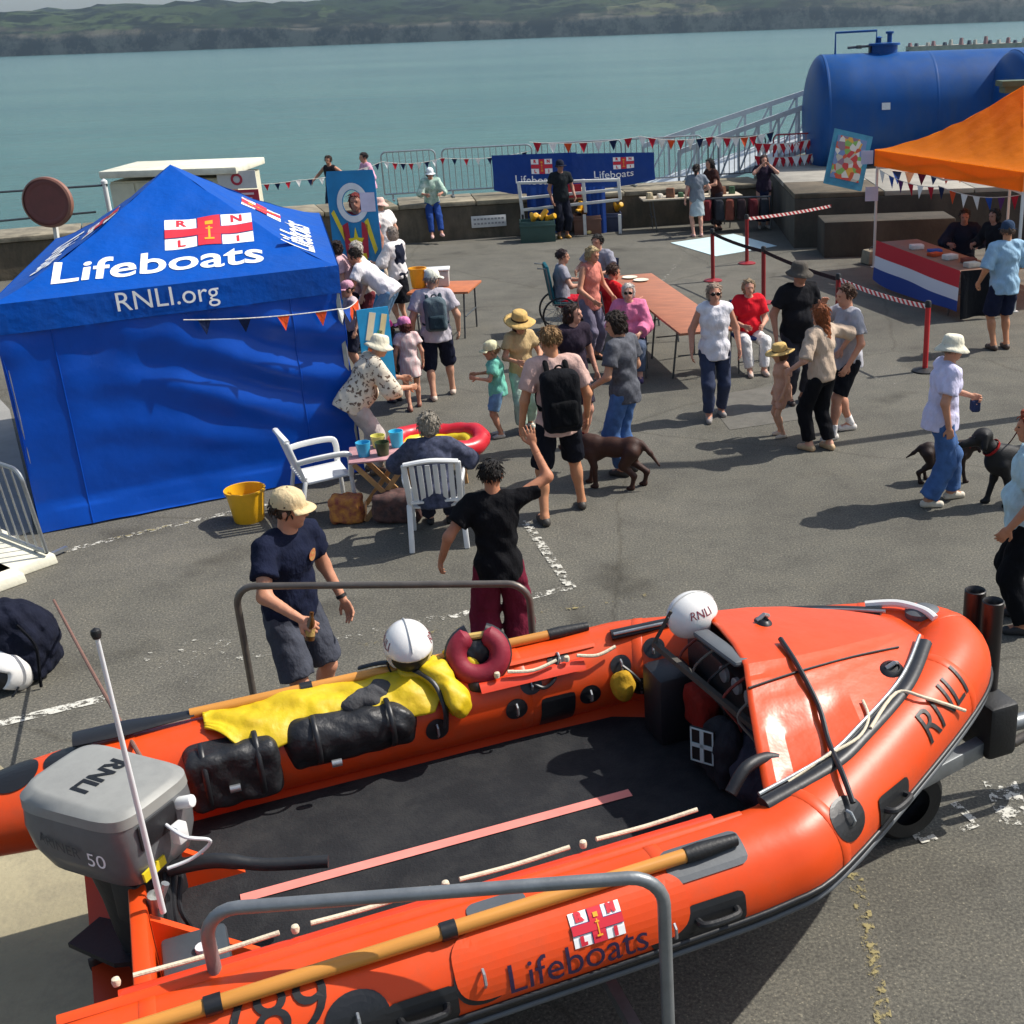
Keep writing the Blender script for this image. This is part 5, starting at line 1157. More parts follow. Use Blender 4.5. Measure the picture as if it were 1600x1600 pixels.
chev, n_, L_, b_ = nodes_mat('chevron_tape'); tc2 = n_.new('ShaderNodeTexCoord'); wv = n_.new('ShaderNodeTexWave'); wv.wave_type = 'BANDS'; wv.bands_direction = 'DIAGONAL'; wv.inputs['Scale'].default_value = 5.5; L_.new(tc2.outputs['Object'], wv.inputs[0]); r_2 = n_.new('ShaderNodeValToRGB'); r_2.color_ramp.interpolation = 'CONSTANT'; r_2.color_ramp.elements[0].color = lin('c22a30'); r_2.color_ramp.elements[1].color = lin('ece9e4'); r_2.color_ramp.elements[1].position = .5; L_.new(wv.outputs[1], r_2.inputs[0]); L_.new(r_2.outputs[0], b_.inputs['Base Color']); b_.inputs['Roughness'].default_value = .5
def tape(a, b, m, label, sag=.04, h=.06):
    a, b = Vector(a), Vector(b); d = (b - a); L = d.length; root = thing('barrier_tape', label, 'tape', a, math.atan2(d.y, d.x)); mb = MB()
    mb.grid(lambda u, v: (u * L, 0, -v * h - sag * 4 * u * (1 - u) + (b.z - a.z) * u), 20, 1); thick(mb.build('band', m, root), .004, 0)
    mb = MB(); mb.box((.01, 0, -h / 2), (.05, .03, h + .02)); mb.box((L - .01, 0, -h / 2 + b.z - a.z), (.05, .03, h + .02)); mb.build('clip', black_rb, root)
tape(tops['b'], tops['e'], chev, 'red and white chevron tape running to the painting'); tape(tops['d'], tops['f'], chev, 'red and white chevron tape before the striped cloth')
tape(tops['a'], tops['c'], cloth('33262a'), 'dark belt tape between the two posts by the long table', .03); tape(tops['c'], tops['d'], cloth('33262a'), 'dark belt tape behind the group of standing people', .03)
mt = [G(1048, 380), G(1118, 401), G(1214, 385), G(1146, 366)]; mb = MB(); mb.add([v + Vector((0, 0, .012)) for v in mt], [(0, 1, 2, 3)]); mo = mb.build('floor_mat', mat('mat_pale_blue', 'c2d8da', .7, .06, 3)); thick(mo, .008); tag(mo, 'pale blue mat lying on the tarmac inside the queue posts', 'mat')
# painting leaning on the platform, notices on the pole
pq = AT(1325, 250, 25.95); pt = thing('painting', 'tall colourful abstract painting with a blue edge leaning by the tank', 'painting', (pq.x, pq.y, pq.z)); pt.rotation_euler = (rad(-14), rad(14), rad(2))
mb = MB(); mb.box((0, 0, 0), (.82, .03, 1.12)); mb.build('canvas', mat('paint_edge_blue', '3c8aa6', .6, .2, 6), pt)
am, n_, L_, b_ = nodes_mat('abstract_art'); tc2 = n_.new('ShaderNodeTexCoord'); vo = n_.new('ShaderNodeTexVoronoi'); vo.inputs['Scale'].default_value = 9; L_.new(tc2.outputs['Object'], vo.inputs[0]); sc_ = n_.new('ShaderNodeSeparateColor'); L_.new(vo.outputs['Color'], sc_.inputs[0]); rp_ = n_.new('ShaderNodeValToRGB'); rp_.color_ramp.interpolation = 'CONSTANT'; e = rp_.color_ramp.elements; e[0].color = lin('b9b2a2'); e[1].position = .85; e[1].color = lin('6d87b0')
for p_, c_ in ((.15, 'c9542f'), (.3, 'd9a63c'), (.42, '7fae54'), (.52, 'd8d4c8'), (.64, '8c6f80'), (.75, 'c43c38')): x = e.new(p_); x.color = lin(c_)
L_.new(sc_.outputs[1], rp_.inputs[0]); L_.new(rp_.outputs[0], b_.inputs['Base Color'])
mb = MB(); mb.box((0, -.018, .02), (.62, .008, .86)); mb.build('picture', am, pt)
fp_ = Vector((4.35, 23.33, 0)) + Vector((.12, .05, 0))
for px, py, w_, h_, lab in ((1362, 303, .24, .26, 'white paper notice on the orange gazebo pole, lower one'), (1355, 246, .22, .24, 'white paper notice on the orange gazebo pole, upper one')):
    q = AT(px, py, 23.2); mb = MB(); mb.box((0, 0, 0), (w_, .008, h_)); mb.box((0, -.006, .05), (w_ * .7, .002, .02)); mb.box((0, -.006, 0), (w_ * .7, .002, .02)); o = mb.build('notice', mat('paper_lilac', 'c6c8dc', .8, .06)); o.location = q; tag(o, lab, 'notice')
q = G(1363, 412); wt_ = thing('gazebo_weight', 'grey concrete weight at the foot of the gazebo pole', 'weight', q); mb = MB(); mb.box((0, 0, .14), (.36, .36, .26), .3, .85); mb.build('block', concl, wt_, bevel=.03); mb = MB(); mb.tube(arc((0, 0, .27), .06, 0, 180, 8), .01, 6); mb.build('handle', steeld, wt_, True)
# table with the striped cloth under the orange gazebo
ta, tb_ = G(1372, 378, .76), G(1500, 425, .76); u = tb_ - ta; v = Vector((-u.y, u.x, 0)).normalized() * .75
if v.x < 0: v = -v
table((ta.x, ta.y, 0), u, v, .76, mat('table_brown', '7a5a48', .6, .15), 'brown table under the orange gazebo behind the striped cloth')
tri, n_, L_, b_ = nodes_mat('striped_cloth'); tc2 = n_.new('ShaderNodeTexCoord'); sx_ = n_.new('ShaderNodeSeparateXYZ'); L_.new(tc2.outputs['Generated'], sx_.inputs[0]); rp_ = n_.new('ShaderNodeValToRGB'); rp_.color_ramp.interpolation = 'CONSTANT'; e = rp_.color_ramp.elements; e[0].color = lin('1f3d8a'); e[1].position = .36; e[1].color = lin('d9d9e0'); x = e.new(.64); x.color = lin('c4222f'); L_.new(sx_.outputs[2], rp_.inputs[0]); L_.new(rp_.outputs[0], b_.inputs['Base Color']); b_.inputs['Roughness'].default_value = .85
nn = -v.normalized(); mb = MB(); mb.grid(lambda a, b: Vector((ta.x, ta.y, 0)) + u * (a * 1.02) + nn * (.03 + .05 * b + .03 * math.sin(a * 11) * b) + Vector((0, 0, .79 - b * (.68 + .05 * math.sin(a * 5)))), 30, 12); o = mb.build('striped_cloth', tri, None, True, sharp=0); tag(o, 'red, white and blue striped cloth hanging from the table edge', 'cloth')
nn2 = u.normalized(); mb = MB(); mb.grid(lambda a, b: Vector((tb_.x, tb_.y, 0)) + v * a + nn2 * (.03 + .06 * b * math.sin(a * 8 + 1)) + Vector((0, 0, .78 - b * .74)), 20, 10); o = mb.build('dark_tablecloth', cloth('15171c'), None, True, sharp=0); tag(o, 'black cloth hanging over the near end of the brown table', 'cloth')
for i in range(6):
    q = Vector((ta.x, ta.y, .76)) + u * (.3 + .12 * i) + v * random.uniform(.25, .7); mb = MB(); hh = random.uniform(.03, .12); mb.box((0, 0, hh / 2), (.22, .16, hh), random.uniform(-1, 1)); o = mb.build('stall_item', cloth(['d8d4ce', '3d5fa8', 'b9502f', 'd9d6cc', '8a4a3c', 'c9c2b2'][i]), None, bevel=.01); o.location = q; tag(o, '%s item lying on the brown table under the orange gazebo' % ['white paper', 'blue', 'orange-red', 'second white', 'brown', 'beige'][i], 'item', 'items on the brown gazebo table')
# long brown trestle table
na, nb_ = G(1062, 521, .74), G(950, 432, .74); u = nb_ - na; v = Vector((u.y, -u.x, 0)).normalized() * .72
table((na.x, na.y, 0), u, v, .74, wood_br, 'long reddish brown trestle table in the middle of the crowd', boards=1)
for i, (t_, s_, c_, lab) in enumerate(((.93, .4, 'e6e2c8', 'cream plate at the far end of the long table'), (.86, .55, 'e2dcc0', 'second cream plate near the far end of the long table'))):
    q = Vector((na.x, na.y, .743)) + u * t_ + v * s_; mb = MB(); mb.lathe([(.01, .004), (.07, .003), (.12, .018), (.12, .022), (.06, .008), (.01, .008)], 24); o = mb.build('plate', mat('plate_cream', c_, .4, .05), None, True); o.location = q; tag(o, lab, 'plate')
q = Vector((na.x, na.y, .743)) + u * .12 + v * .75; mb = MB(); mb.lathe([(.032, 0), (.034, .12), (.014, .17), (.014, .21), (.001, .212)], 16); o = mb.build('bottle', mat('bottle_clear', 'b9c4c6', .1, .05, spec=.6), None, True); o.location = q; tag(o, 'clear plastic bottle at the near end of the long table', 'bottle')
# brown table with yellow bucket and white box behind the queue
c0 = G(635, 458, .74); table((c0.x, c0.y, 0), (.95, -.05, 0), (.1, .9, 0), .74, mat('table_orange', 'b2673f', .6, .15), 'orange-brown table holding the yellow bucket behind the queue')
q = c0 + Vector((.12, .45, 0)); bucket((q.x, q.y, .74), .11, .13, .3, 'dc9a18', 'orange-yellow bucket on the table behind the queue')
q = c0 + Vector((.42, .5, 0)); bx = thing('storage_box', 'clear white lidded plastic box beside the yellow bucket', 'box', (q.x, q.y, .742), .1); mb = MB(); mb.box((0, 0, .12), (.34, .24, .24), None, 1.06); mb.build('tub', mat('plastic_milky', 'b4b4b0', .4, .1), bx, bevel=.02); mb = MB(); mb.box((0, 0, .262), (.39, .29, .03)); mb.build('lid', white_pl, bx, bevel=.01)
# white plastic armchairs
def armchair(at, yaw, label):
    root = thing('garden_chair', label, 'chair', at, yaw, 'white plastic garden chairs'); m = white_pl       # faces +Y
    mb = MB(); mb.grid(lambda a, b: (-.23 + .46 * a, -.22 + .46 * b, .42 - .02 * math.sin(a * PI) + .015 * b), 8, 8); thick(mb.build('seat', m, root, True, sharp=0), .02)
    for sx in (1, -1):
        mb = MB(); mb.bar((sx * .25, .24, .0), (sx * .235, .225, .44), .05, .035); mb.build('leg', m, root, bevel=.01)
        mb = MB(); mb.bar((sx * .25, -.32, .0), (sx * .235, -.22, .44), .05, .035); mb.build('leg', m, root, bevel=.01)
        mb = MB(); mb.tube(smoothpath([(sx * .25, .22, .42), (sx * .27, .23, .60), (sx * .275, .17, .66), (sx * .27, -.1, .66), (sx * .25, -.27, .64)], 5), .03, 8, True, .6); mb.build('armrest', m, root, True)
        mb = MB(); mb.bar((sx * .225, -.21, .40), (sx * .24, -.34, .86), .05, .03); mb.build('back_post', m, root, bevel=.01)
    for k in range(6): x = -.165 + .066 * k; mb = MB(); mb.bar((x, -.225, .44), (x * 1.05, -.335, .84), .045, .014); mb.build('slat', m, root, bevel=.004)
    mb = MB(); mb.tube(smoothpath([(-.24, -.34, .86), (0, -.36, .89), (.24, -.34, .86)], 5), .032, 8, True, .7); mb.build('top_rail', m, root, True)
    mb = MB(); mb.bar((-.22, -.225, .46), (.22, -.225, .46), .06, .02); mb.build('lower_rail', m, root)
    return root
armchair(tuple(G(512, 800)), rad(-62), 'empty white plastic armchair against the blue gazebo wall')
armchair(tuple(G(688, 840)), rad(8), 'white plastic armchair under the grey-haired seated woman')
# low craft table with cups, and the red and yellow inflatable pool
ct = G(607, 805); ctb = thing('folding_table', 'small folding table with crossed wooden legs and blue cups', 'table', (ct.x, ct.y, 0), .2)
mb = MB(); mb.box((0, .1, .62), (.62, .5, .02)); mb.build('top', mat('table_print', 'b98a8c', .6, .3, 8), ctb, bevel=.006)
wd = mat('wood_pale', 'b58a58', .6, .18, 8)
for y_ in (-.13, .33):
    mb = MB(); mb.bar((-.26, y_, .60), (.22, y_, 0), .03, .045); mb.build('leg', wd, ctb); mb = MB(); mb.bar((.26, y_ + .035, .60), (-.22, y_ + .035, 0), .03, .045); mb.build('leg', wd, ctb)
mb = MB(); mb.tube([(-.22, -.13, .03), (-.22, .36, .03)], .014, 8); mb.tube([(.22, -.13, .03), (.22, .36, .03)], .014, 8); mb.build('stretcher', wd, ctb, True)
for i, (dx, dy, c_, hh, lab) in enumerate(((-.16, .02, '3fa8d0', .14, 'blue plastic cup at the left of the folding table'), (.02, .0, '3c4a2c', .13, 'dark green cup in the middle of the folding table'), (.16, .22, '45bfe0', .16, 'bright blue bowl at the right of the folding table'), (-.02, .26, 'd8d070', .12, 'pale yellow cup at the back of the folding table'))):
    R2 = Matrix.Rotation(.2, 3, 'Z') @ Vector((dx, dy, 0)); mb = MB(); mb.lathe([(.01, .002), (.055, 0), (.072, hh), (.066, hh), (.052, .012), (.01, .012)], 20); o = mb.build('cup', mat('cup_' + c_, c_, .4, .08), None, True); o.location = (ct.x + R2.x, ct.y + R2.y + .0, .632); tag(o, lab, 'cup')
ry = thing('red_cloth', 'crumpled red cloth hanging at the folding table beside the seated woman', 'cloth', (ct.x + .34, ct.y + .1, .30)); blob('drape', [('e', (0, 0, .15), (.09, .12, .2)), ('e', (.04, .05, .28), (.1, .1, .08))], cloth('c9262c'), ry, .016, .05, .012)
pc = G(694, 752); pl = thing('paddling_pool', 'red and yellow inflatable ring pool in front of the seated woman', 'pool', (pc.x - .05, pc.y + .15, .30))
for rr, zz, tr, c_, nm in ((.46, .10, .095, 'c4202c', 'outer_ring'), (.35, .03, .08, 'e2c828', 'inner_ring')):
    mb = MB(); pts = [(rr * math.cos(2 * PI * k / 40), rr * math.sin(2 * PI * k / 40) * .8, zz + .02 * math.sin(6 * PI * k / 40)) for k in range(41)]; mb.tube(pts, [tr * (1 + .06 * math.sin(k * 1.9)) for k in range(41)], 14, False); mb.build(nm, mat('vinyl_' + c_, c_, .35, .08), pl, True)
mb = MB(); mb.lathe([(.40, -.05), (.01, -.05)], 30, (0, 0, 0), 1, .8); mb.build('floor', mat('vinyl_blue', '3f6fb0', .4, .1), pl)
for k in range(4): mb = MB(); a_ = PI / 4 + k * PI / 2; mb.bar((.4 * math.cos(a_), .3 * math.sin(a_), -.06), (.42 * math.cos(a_), .32 * math.sin(a_), -.30), .04); mb.build('stand_leg', wd, pl)
bg_ = thing('tote_bag', 'colourful tote bag on the ground under the empty armchair', 'bag', tuple(G(545, 815))); blob('bag', [('b', (0, 0, .14), (.16, .1, .14), None, .05)], mat('tote_pattern', '7a2a3a', .8, .5, 14, col2='c98a3a'), bg_, .018, .04, .008)
bg2 = thing('holdall', 'dark patterned holdall under the folding table', 'bag', tuple(G(625, 812))); blob('bag', [('b', (0, 0, .15), (.24, .14, .15), None, .07)], mat('holdall_pattern', '2a2426', .8, .4, 18, col2='6a4a44'), bg2, .018, .04, .008)
# folding chairs in the crowd
def chair(at, yaw, label, seat='2c3550', h=.45):
    root = thing('folding_chair', label, 'chair', at, yaw, 'folding chairs round the long table'); m = cloth(seat)
    mb = MB(); mb.box((0, 0, h), (.44, .42, .04)); mb.build('seat', m, root, bevel=.012)
    mb = MB(); mb.box((0, -.245, h + .33), (.42, .03, .26), Matrix.Rotation(rad(-10), 3, 'X').inverted()); mb.build('backrest', m, root, bevel=.012)
    for sx in (1, -1):
        mb = MB(); mb.tube([(sx * .21, .22, 0), (sx * .21, .19, h - .02)], .012, 8); mb.build('leg', steeld, root, True)
        mb = MB(); mb.tube([(sx * .21, -.27, 0), (sx * .21, -.2, h), (sx * .21, -.27, h + .46)], .012, 8); mb.build('leg', steeld, root, True)
    mb = MB(); mb.tube([(-.21, .205, .15), (.21, .205, .15)], .009, 6); mb.build('stretcher', steeld, root, True)
    return root
# left: crowd barrier, white blocks, kit bag and helmet
a = G(80, 884); d = (G(-130, 800) - a); d.z = 0; d.normalize()
lbx = barrier(a, a + d * 2.2, .96, 'steel crowd barrier leaning at the left edge by the blue gazebo', steel, None, rad(-5), 13, .02)
wb = mat('block_white', 'dcd8c4', .8, .12, 4, .4, 24)
for i, (px, py) in enumerate(((-8, 885), (-75, 850), (-60, 915))):
    q = G(px, py); mb = MB(); mb.box((0, 0, .05), (.9, .75, .10), None, .97); o = mb.build('painted_block', wb, None, bevel=.02); o.location = q; o.rotation_euler = (0, 0, rad(-38)); tag(o, ['white painted block nearest the blue gazebo corner', 'white painted block furthest left behind the barrier', 'white painted block behind the kit bag'][i], 'block', 'white painted blocks')
kb = thing('kit_bag', 'bulging navy kit bag at the left edge above the white helmet', 'bag', tuple(G(18, 1062))); blob('bag', [('e', (0, .1, .30), (.36, .26, .30)), ('b', (0, .1, .22), (.30, .22, .22), None, .1), ('e', (.05, .05, .5), (.2, .16, .1))], cloth('1b1e2c'), kb, .018, .06, .012, lambda P, d: np.maximum(d, .005 - P[:, 2]))
mb = MB(); mb.tube(smoothpath([(.2, -.1, .5), (.32, -.14, .35), (.31, -.16, .12), (.30, -.16, .02)], 5), .012, 6); mb.build('strap', cloth('121318'), kb, True)
# lamp post standing to the right of the picture
q = G(1740, 634); lp = thing('lamp_post', 'tall grey lamp post standing off to the right', 'lamp post', q); mb = MB(); mb.tube([(0, 0, 0), (0, 0, 6.2)], [.11, .07], 12); mb.build('column', steel, lp, True); mb = MB(); mb.box((-.25, 0, 6.2), (.6, .2, .12)); mb.build('lantern', steeld, lp, bevel=.03)

# ================================================================== LIFEBOAT ON ITS TRAILER
TH = rad(23); BX = Vector((math.cos(TH), math.sin(TH), 0)); BY = Vector((-BX.y, BX.x, 0)); BO = Vector((1.62, 5.93, 0)) + BY * .05
boat = thing('inflatable_lifeboat', 'orange inflatable inshore lifeboat with a grey outboard on its trailer', 'boat', BO, TH)
BM = Matrix.Translation(BO) @ Matrix.Rotation(TH, 4, 'Z'); BI = BM.inverted()
hyp = mat('hypalon_orange', 'e04a14', .40, .08, 1.6, .12, 9, spec=.4, dirt=.40, dscale=3.2, dcol=(.36, .075, .03), bdist=.012); hypd = mat('hypalon_red', 'd63d1c', .36, .07, 2, .05, 14)
hypb = mat('hypalon_black', '1b1c1f', .42, .12, 5, .08, 40); hypg = mat('hypalon_grey', '54585c', .5, .1, 5, .06, 40)
TR, TZ = .235, .95
side = [(-5.28, .985, .90, .10), (-5.05, .99, .925, .165), (-4.6, 1.0, .945, .225), (-4.2, 1.0, .95, .235), (-3.2, 1.0, .95, .235), (-2.2, 1.0, .955, .235), (-1.72, .99, .965, .235), (-1.45, .93, .985, .235), (-.75, .56, 1.05, .235), (-.32, .315, 1.10, .232), (-.10, .15, 1.125, .23), (-.03, 0, 1.13, .23)]
pathp = [(x, y, z, r) for x, y, z, r in side]; full = pathp + [(x, -y, z, r) for x, y, z, r in reversed(pathp[:-1])]
def resample(P, n=4):
    out = []
    for i in range(len(P) - 1):
        a, b, c, d = [np.array(P[min(max(k, 0), len(P) - 1)]) for k in (i - 1, i, i + 1, i + 2)]
        for k in range(n):
            t = k / n; out.append(.5 * (2 * b + (c - a) * t + (2 * a - 5 * b + 4 * c - d) * t * t + (3 * b - a - 3 * c + d) * t ** 3))
    out.append(np.array(P[-1])); return out
RS = resample(full, 5)
mb = MB(); mb.tube([tuple(q[:3]) for q in RS], [float(q[3]) for q in RS], 40); tube_o = mb.build('tube', hyp, boat, True, sharp=60)
TV = [Vector(v) for v in mb.v]; BVH = BVHTree.FromPolygons(TV, [tuple(f) for f in mb.f])
def hit(px, py, bvh=None):
    d = ray(px, py).normalized(); o = BI @ EYE; dl = BI.to_3x3() @ d; r = (bvh or BVH).ray_cast(o, dl); return r[0], r[1]
def wrap(c, n, up, bvh=None):
    """maps flat x, y on to the tube surface round the point c"""
    n = Vector(n).normalized(); up = Vector(up); u = (up - n * up.dot(n)).normalized(); x = u.cross(n).normalized()
    def fn(a, b, lift=0.0):
        q = Vector(c) + x * a + u * b; r = (bvh or BVH).find_nearest(q); return r[0] + r[1] * (lift + .003)
    return fn
UPZ = Vector((0, 0, 1))
# seams of the tube (narrow tapes round it)
for i, q in enumerate(RS):
    if i % 10 == 5 and 5 < i < len(RS) - 6:
        t_ = Vector(RS[i + 1][:3]) - Vector(RS[i - 1][:3]); t_.normalize(); Rm = t_.to_track_quat('Z', 'Y').to_matrix()
        mb = MB(); r = float(q[3]); mb.lathe([(r + .0005, -.03), (r + .003, -.026), (r + .003, .026), (r + .0005, .03)], 40, Vector(q[:3]), 1, 1, False, Rm); mb.build('seam_tape', hyp, boat, True)
# rubbing strake: wide black band with a raised grey bead
def strake(ang0, ang1, m, name, lift, r_bead=None, i0=4, i1=None):
    i1 = i1 or len(RS) - 5; mb = MB(); rows = []
    for i in range(i0, i1):
        q = RS[i]; c = Vector(q[:3]); t_ = (Vector(RS[i + 1][:3]) - Vector(RS[i - 1][:3])); t_.z = 0; t_.normalize(); o = Vector((-t_.y, t_.x, 0)); rows.append((c, o, float(q[3])))
    if r_bead: mb.tube([c + (o * math.cos(ang0) + UPZ * math.sin(ang0)) * (r + lift) for c, o, r in rows], r_bead, 8)
    else:
        K = 6; v = []
        for c, o, r in rows: v += [c + (o * math.cos(ang0 + (ang1 - ang0) * k / K) + UPZ * math.sin(ang0 + (ang1 - ang0) * k / K)) * (r + lift) for k in range(K + 1)]
        mb.add(v, [(i * (K + 1) + k, (i + 1) * (K + 1) + k, (i + 1) * (K + 1) + k + 1, i * (K + 1) + k + 1) for i in range(len(rows) - 1) for k in range(K)])
    mb.build(name, m, boat, True, sharp=0)
strake(rad(-48), rad(-8), hypb, 'rubbing_strake', .008); strake(rad(-25), 0, hypg, 'strake_bead', .010, .014); strake(rad(-11), 0, hypb, 'strake_edge', .006, .014)
# hull, floor, transom
hull_m = mat('hull_orange', 'c8431c', .4, .08, 2)
mb = MB(); sec = []
for x, hw_, zb in ((-4.5, .95, .52), (-3, .95, .50), (-1.7, .92, .52), (-.8, .5, .66), (-.2, .12, .88)): sec.append([(x, hw_, .78 + (zb - .5) * .8), (x, hw_ * .5, zb + .06), (x, 0, zb - .04), (x, -hw_ * .5, zb + .06), (x, -hw_, .78 + (zb - .5) * .8)])
mb.add([p_ for s_ in sec for p_ in s_], [(i * 5 + k, i * 5 + k + 1, (i + 1) * 5 + k + 1, (i + 1) * 5 + k) for i in range(len(sec) - 1) for k in range(4)]); mb.build('hull', hull_m, boat, True)
deck_m = mat('deck_mat_dark', '232427', .85, .2, 2.5, .5, 90, spec=.25, dirt=.4, dscale=5, dcol=(.045, .044, .042))
mb = MB(); mb.box((-2.75, 0, .715), (3.1, 1.66, .03)); mb.build('floor', deck_m, boat)
mb = MB(); mb.grid(lambda u, v: (-4.18 + 2.95 * u, -.82 + 1.64 * v, .737 + .004 * fbm(u * 9, v * 5, 2)), 30, 16); mb.build('floor_mat', deck_m, boat, True, sharp=0)
s0, s1 = BI @ G(376, 1404, .745), BI @ G(985, 1238, .745); mb = MB(); d = (s1 - s0).normalized(); n = Vector((-d.y, d.x, 0)) * .032; mb.add([s0 - n, s1 - n, s1 + n, s0 + n], [(0, 1, 2, 3)]); mb.build('floor_stripe', mat('stripe_pink', 'e4887c', .6, .1, 6), boat)
mb = MB(); mb.box((-4.22, 0, .82), (.07, 1.62, .56)); mb.build('transom', hyp, boat, bevel=.015)
for sy in (1, -1):
    mb = MB(); mb.add([(-4.18, sy * .30 - .02, .735), (-3.78, sy * .30 - .02, .735), (-4.18, sy * .30 - .02, 1.06), (-4.18, sy * .30 + .02, .735), (-3.78, sy * .30 + .02, .735), (-4.18, sy * .30 + .02, 1.06)], [(0, 1, 2), (5, 4, 3), (0, 3, 4, 1), (1, 4, 5, 2), (2, 5, 3, 0)]); mb.build('transom_knee', hyp, boat)
mb = MB(); mb.box((-4.03, -.52, .86), (.26, .34, .24)); o = mb.build('battery_box', mat('grey_box', '3d444a', .5, .12, 5), boat, bevel=.02)
mb = MB(); mb.tube([(-3.98, -.46, .98), (-3.95, -.40, 1.02), (-3.97, -.36, .9)], .012, 8); mb.lathe([(.03, 0), (.03, .02)], 12, (-4.0, -.50, .98)); mb.build('terminal_loop', mat('cable_white', 'd4d6d8', .5, .05), boat, True)
mb = MB(); mb.tube([(-4.17, -.2, .95), (-4.15, -.24, 1.12)], .03, 12); mb.tube([(-4.15, -.24, 1.06), (-4.10, -.24, 1.16)], .018, 8); mb.build('antenna_mount', steel, boat, True)
ab, at_ = Vector((-4.27, -.24, 1.10)), None
# whip antenna: foot at the transom, tip where it crosses the sky line of the tarmac
def ray_at(px, py, dist): return BI @ (EYE + ray(px, py).normalized() * dist)
def on_ray_near(px, py, tgt, L):
    """point on the sight line at distance L from tgt (the nearer, higher of the two)"""
    o = BI @ EYE; d = (BI.to_3x3() @ ray(px, py)).normalized(); m_ = o - tgt; b = m_.dot(d); c = m_.dot(m_) - L * L; disc = b * b - c
    return o + d * (-b - math.sqrt(max(disc, 0)))
foot = ray_at(252, 1420, 5.35)
foot = min((BI @ (EYE + ray(255, 1425).normalized() * k) for k in np.arange(3.5, 7, .02)), key=lambda p_: (p_ - Vector((-4.12, -.24, 1.12))).length)
tip = on_ray_near(150, 990, foot, 1.42)
mb = MB(); mb.tube([foot, foot.lerp(tip, .5), tip], [.013, .011, .008], 10); mb.build('antenna', mat('antenna_white', 'e3e5e6', .4, .04), boat, True)
mb = MB(); mb.lathe([(.001, .024), (.016, .014), (.019, 0), (.014, -.018), (.001, -.02)], 14, tip); mb.build('antenna_tip', black_rb, boat, True)
# lacing boards along the tube tops, ropes and cleats
for sy in (1, -1):
    for k, (yy, zz, wd, x0, x1) in enumerate(((.80, 1.135, .085, -4.3 if sy < 0 else -2.45, -1.85), (.895, 1.172, .055, -4.5 if sy < 0 else -2.45, -1.75))):
        mb = MB(); N = 26
        mb.grid(lambda u, v: (x0 + (x1 - x0) * u, sy * (yy - wd / 2 + wd * v), zz + (.028 if k == 0 else .018) * math.sin(v * PI) - (.03 if k == 0 else .0) * (1 - v)), N, 4); mb.build('lacing_flap', hypd if k == 0 else hyp, boat, True, sharp=0)
    rp = mat('rope_cream', 'd9cbb0', .8, .12, 30, .4, 90)
    xs = [-4.3, -3.65, -3.05, -2.45, -1.85] if sy < 0 else [-2.35, -1.95, -1.6]
    for a, b in zip(xs, xs[1:]):
        mb = MB(); mb.tube(smoothpath([(a + .06, sy * .79, 1.185), ((a + b) / 2, sy * .775, 1.165), (b - .06, sy * .79, 1.185)], 5), .010, 8); mb.build('grab_rope', rp, boat, True)
        mb = MB(); mb.lathe([(.001, .02), (.014, .014), (.017, 0), (.014, -.015)], 12, (a, sy * .79, 1.180)); mb.build('rope_toggle', rp, boat, True)
# round black patches with line eyes
def patch(px, py, r, label=None, eye=True):
    c, n = hit(px, py)
    if c is None: return
    f = wrap(c, n, UPZ); decal(disc2(r, 28, 5), f, 'round_patch', hypb, boat, .004)
    if eye:
        q = Vector(c) + n * .012; t_ = n.cross(UPZ).normalized(); u = t_.cross(n); mb = MB(); mb.tube([q - u * .035, q - u * .02 + n * .02, q + u * .02 + n * .02, q + u * .035], .007, 6); mb.build('line_eye', steel, boat, True)
for x, y, r in ((1325, 1278, .105), (1052, 1452, .11), (755, 1527, .115), (560, 1596, .12)): patch(x, y, r)
for x, y in ((683, 1140), (807, 1108), (829, 1068), (872, 1030), (922, 1085), (970, 1040), (1003, 1072), (1022, 1012)): patch(x, y, .062)
for pp in ([(829, 1068), (848, 1074), (864, 1062), (870, 1040), (872, 1030)], [(970, 1040), (988, 1050), (1000, 1062), (1003, 1072)]):
    q = [hit(*a) for a in pp]; mb = MB(); mb.tube(smoothpath([c + n * .03 for c, n in q if c is not None], 5), .011, 8); mb.build('grab_line', hypb, boat, True)
for x, y in ((775, 1420), (1235, 1140)): pass
def grip(px, py, w_, h_, rot=0.0):
    c, n = hit(px, py)
    if c is None: return
    tdir = Vector((1, 0, 0)) if abs(c.y) > .8 else (Vector((.62, -.40 * (1 if c.y > 0 else -1), 0)).normalized())
    up = n.cross(tdir) * (1 if n.cross(tdir).z > 0 else -1); f0 = wrap(c, n, up); decal(rrect2(w_, h_, .03), f0, 'grip_patch', hypb, boat, .004)
    p0, p1 = f0(-w_ * .33, 0, .0), f0(w_ * .33, 0, .0); mb = MB(); mb.tube(smoothpath([p0, p0 + n * .045 + (p1 - p0) * .12, p1 + n * .045 - (p1 - p0) * .12, p1], 5), .016, 8); mb.build('grab_handle', black_rb, boat, True)
for x, y in ((1120, 1428), (662, 1582), (1397, 1252)): grip(x, y, .27, .15)
c, n = hit(1100, 1338); f0 = wrap(c, n, Vector((0, 1, 0))); decal(rrect2(.36, .17, .04), f0, 'oar_patch', hypg, boat, .004)
c, n = hit(785, 1440); f0 = wrap(c, n, Vector((0, 1, 0))); decal(rrect2(.24, .30, .06), f0, 'oar_patch', hypg, boat, .003)
c, n = hit(872, 1112); f0 = wrap(c, n, UPZ); decal(rrect2(.2, .26, .02), f0, 'wear_panel', hypb, boat, .003)
for x, y in ((110, 1185), (20, 1210)): patch(x, y, .12, eye=False)
for x in (-4.85, -4.6): pass
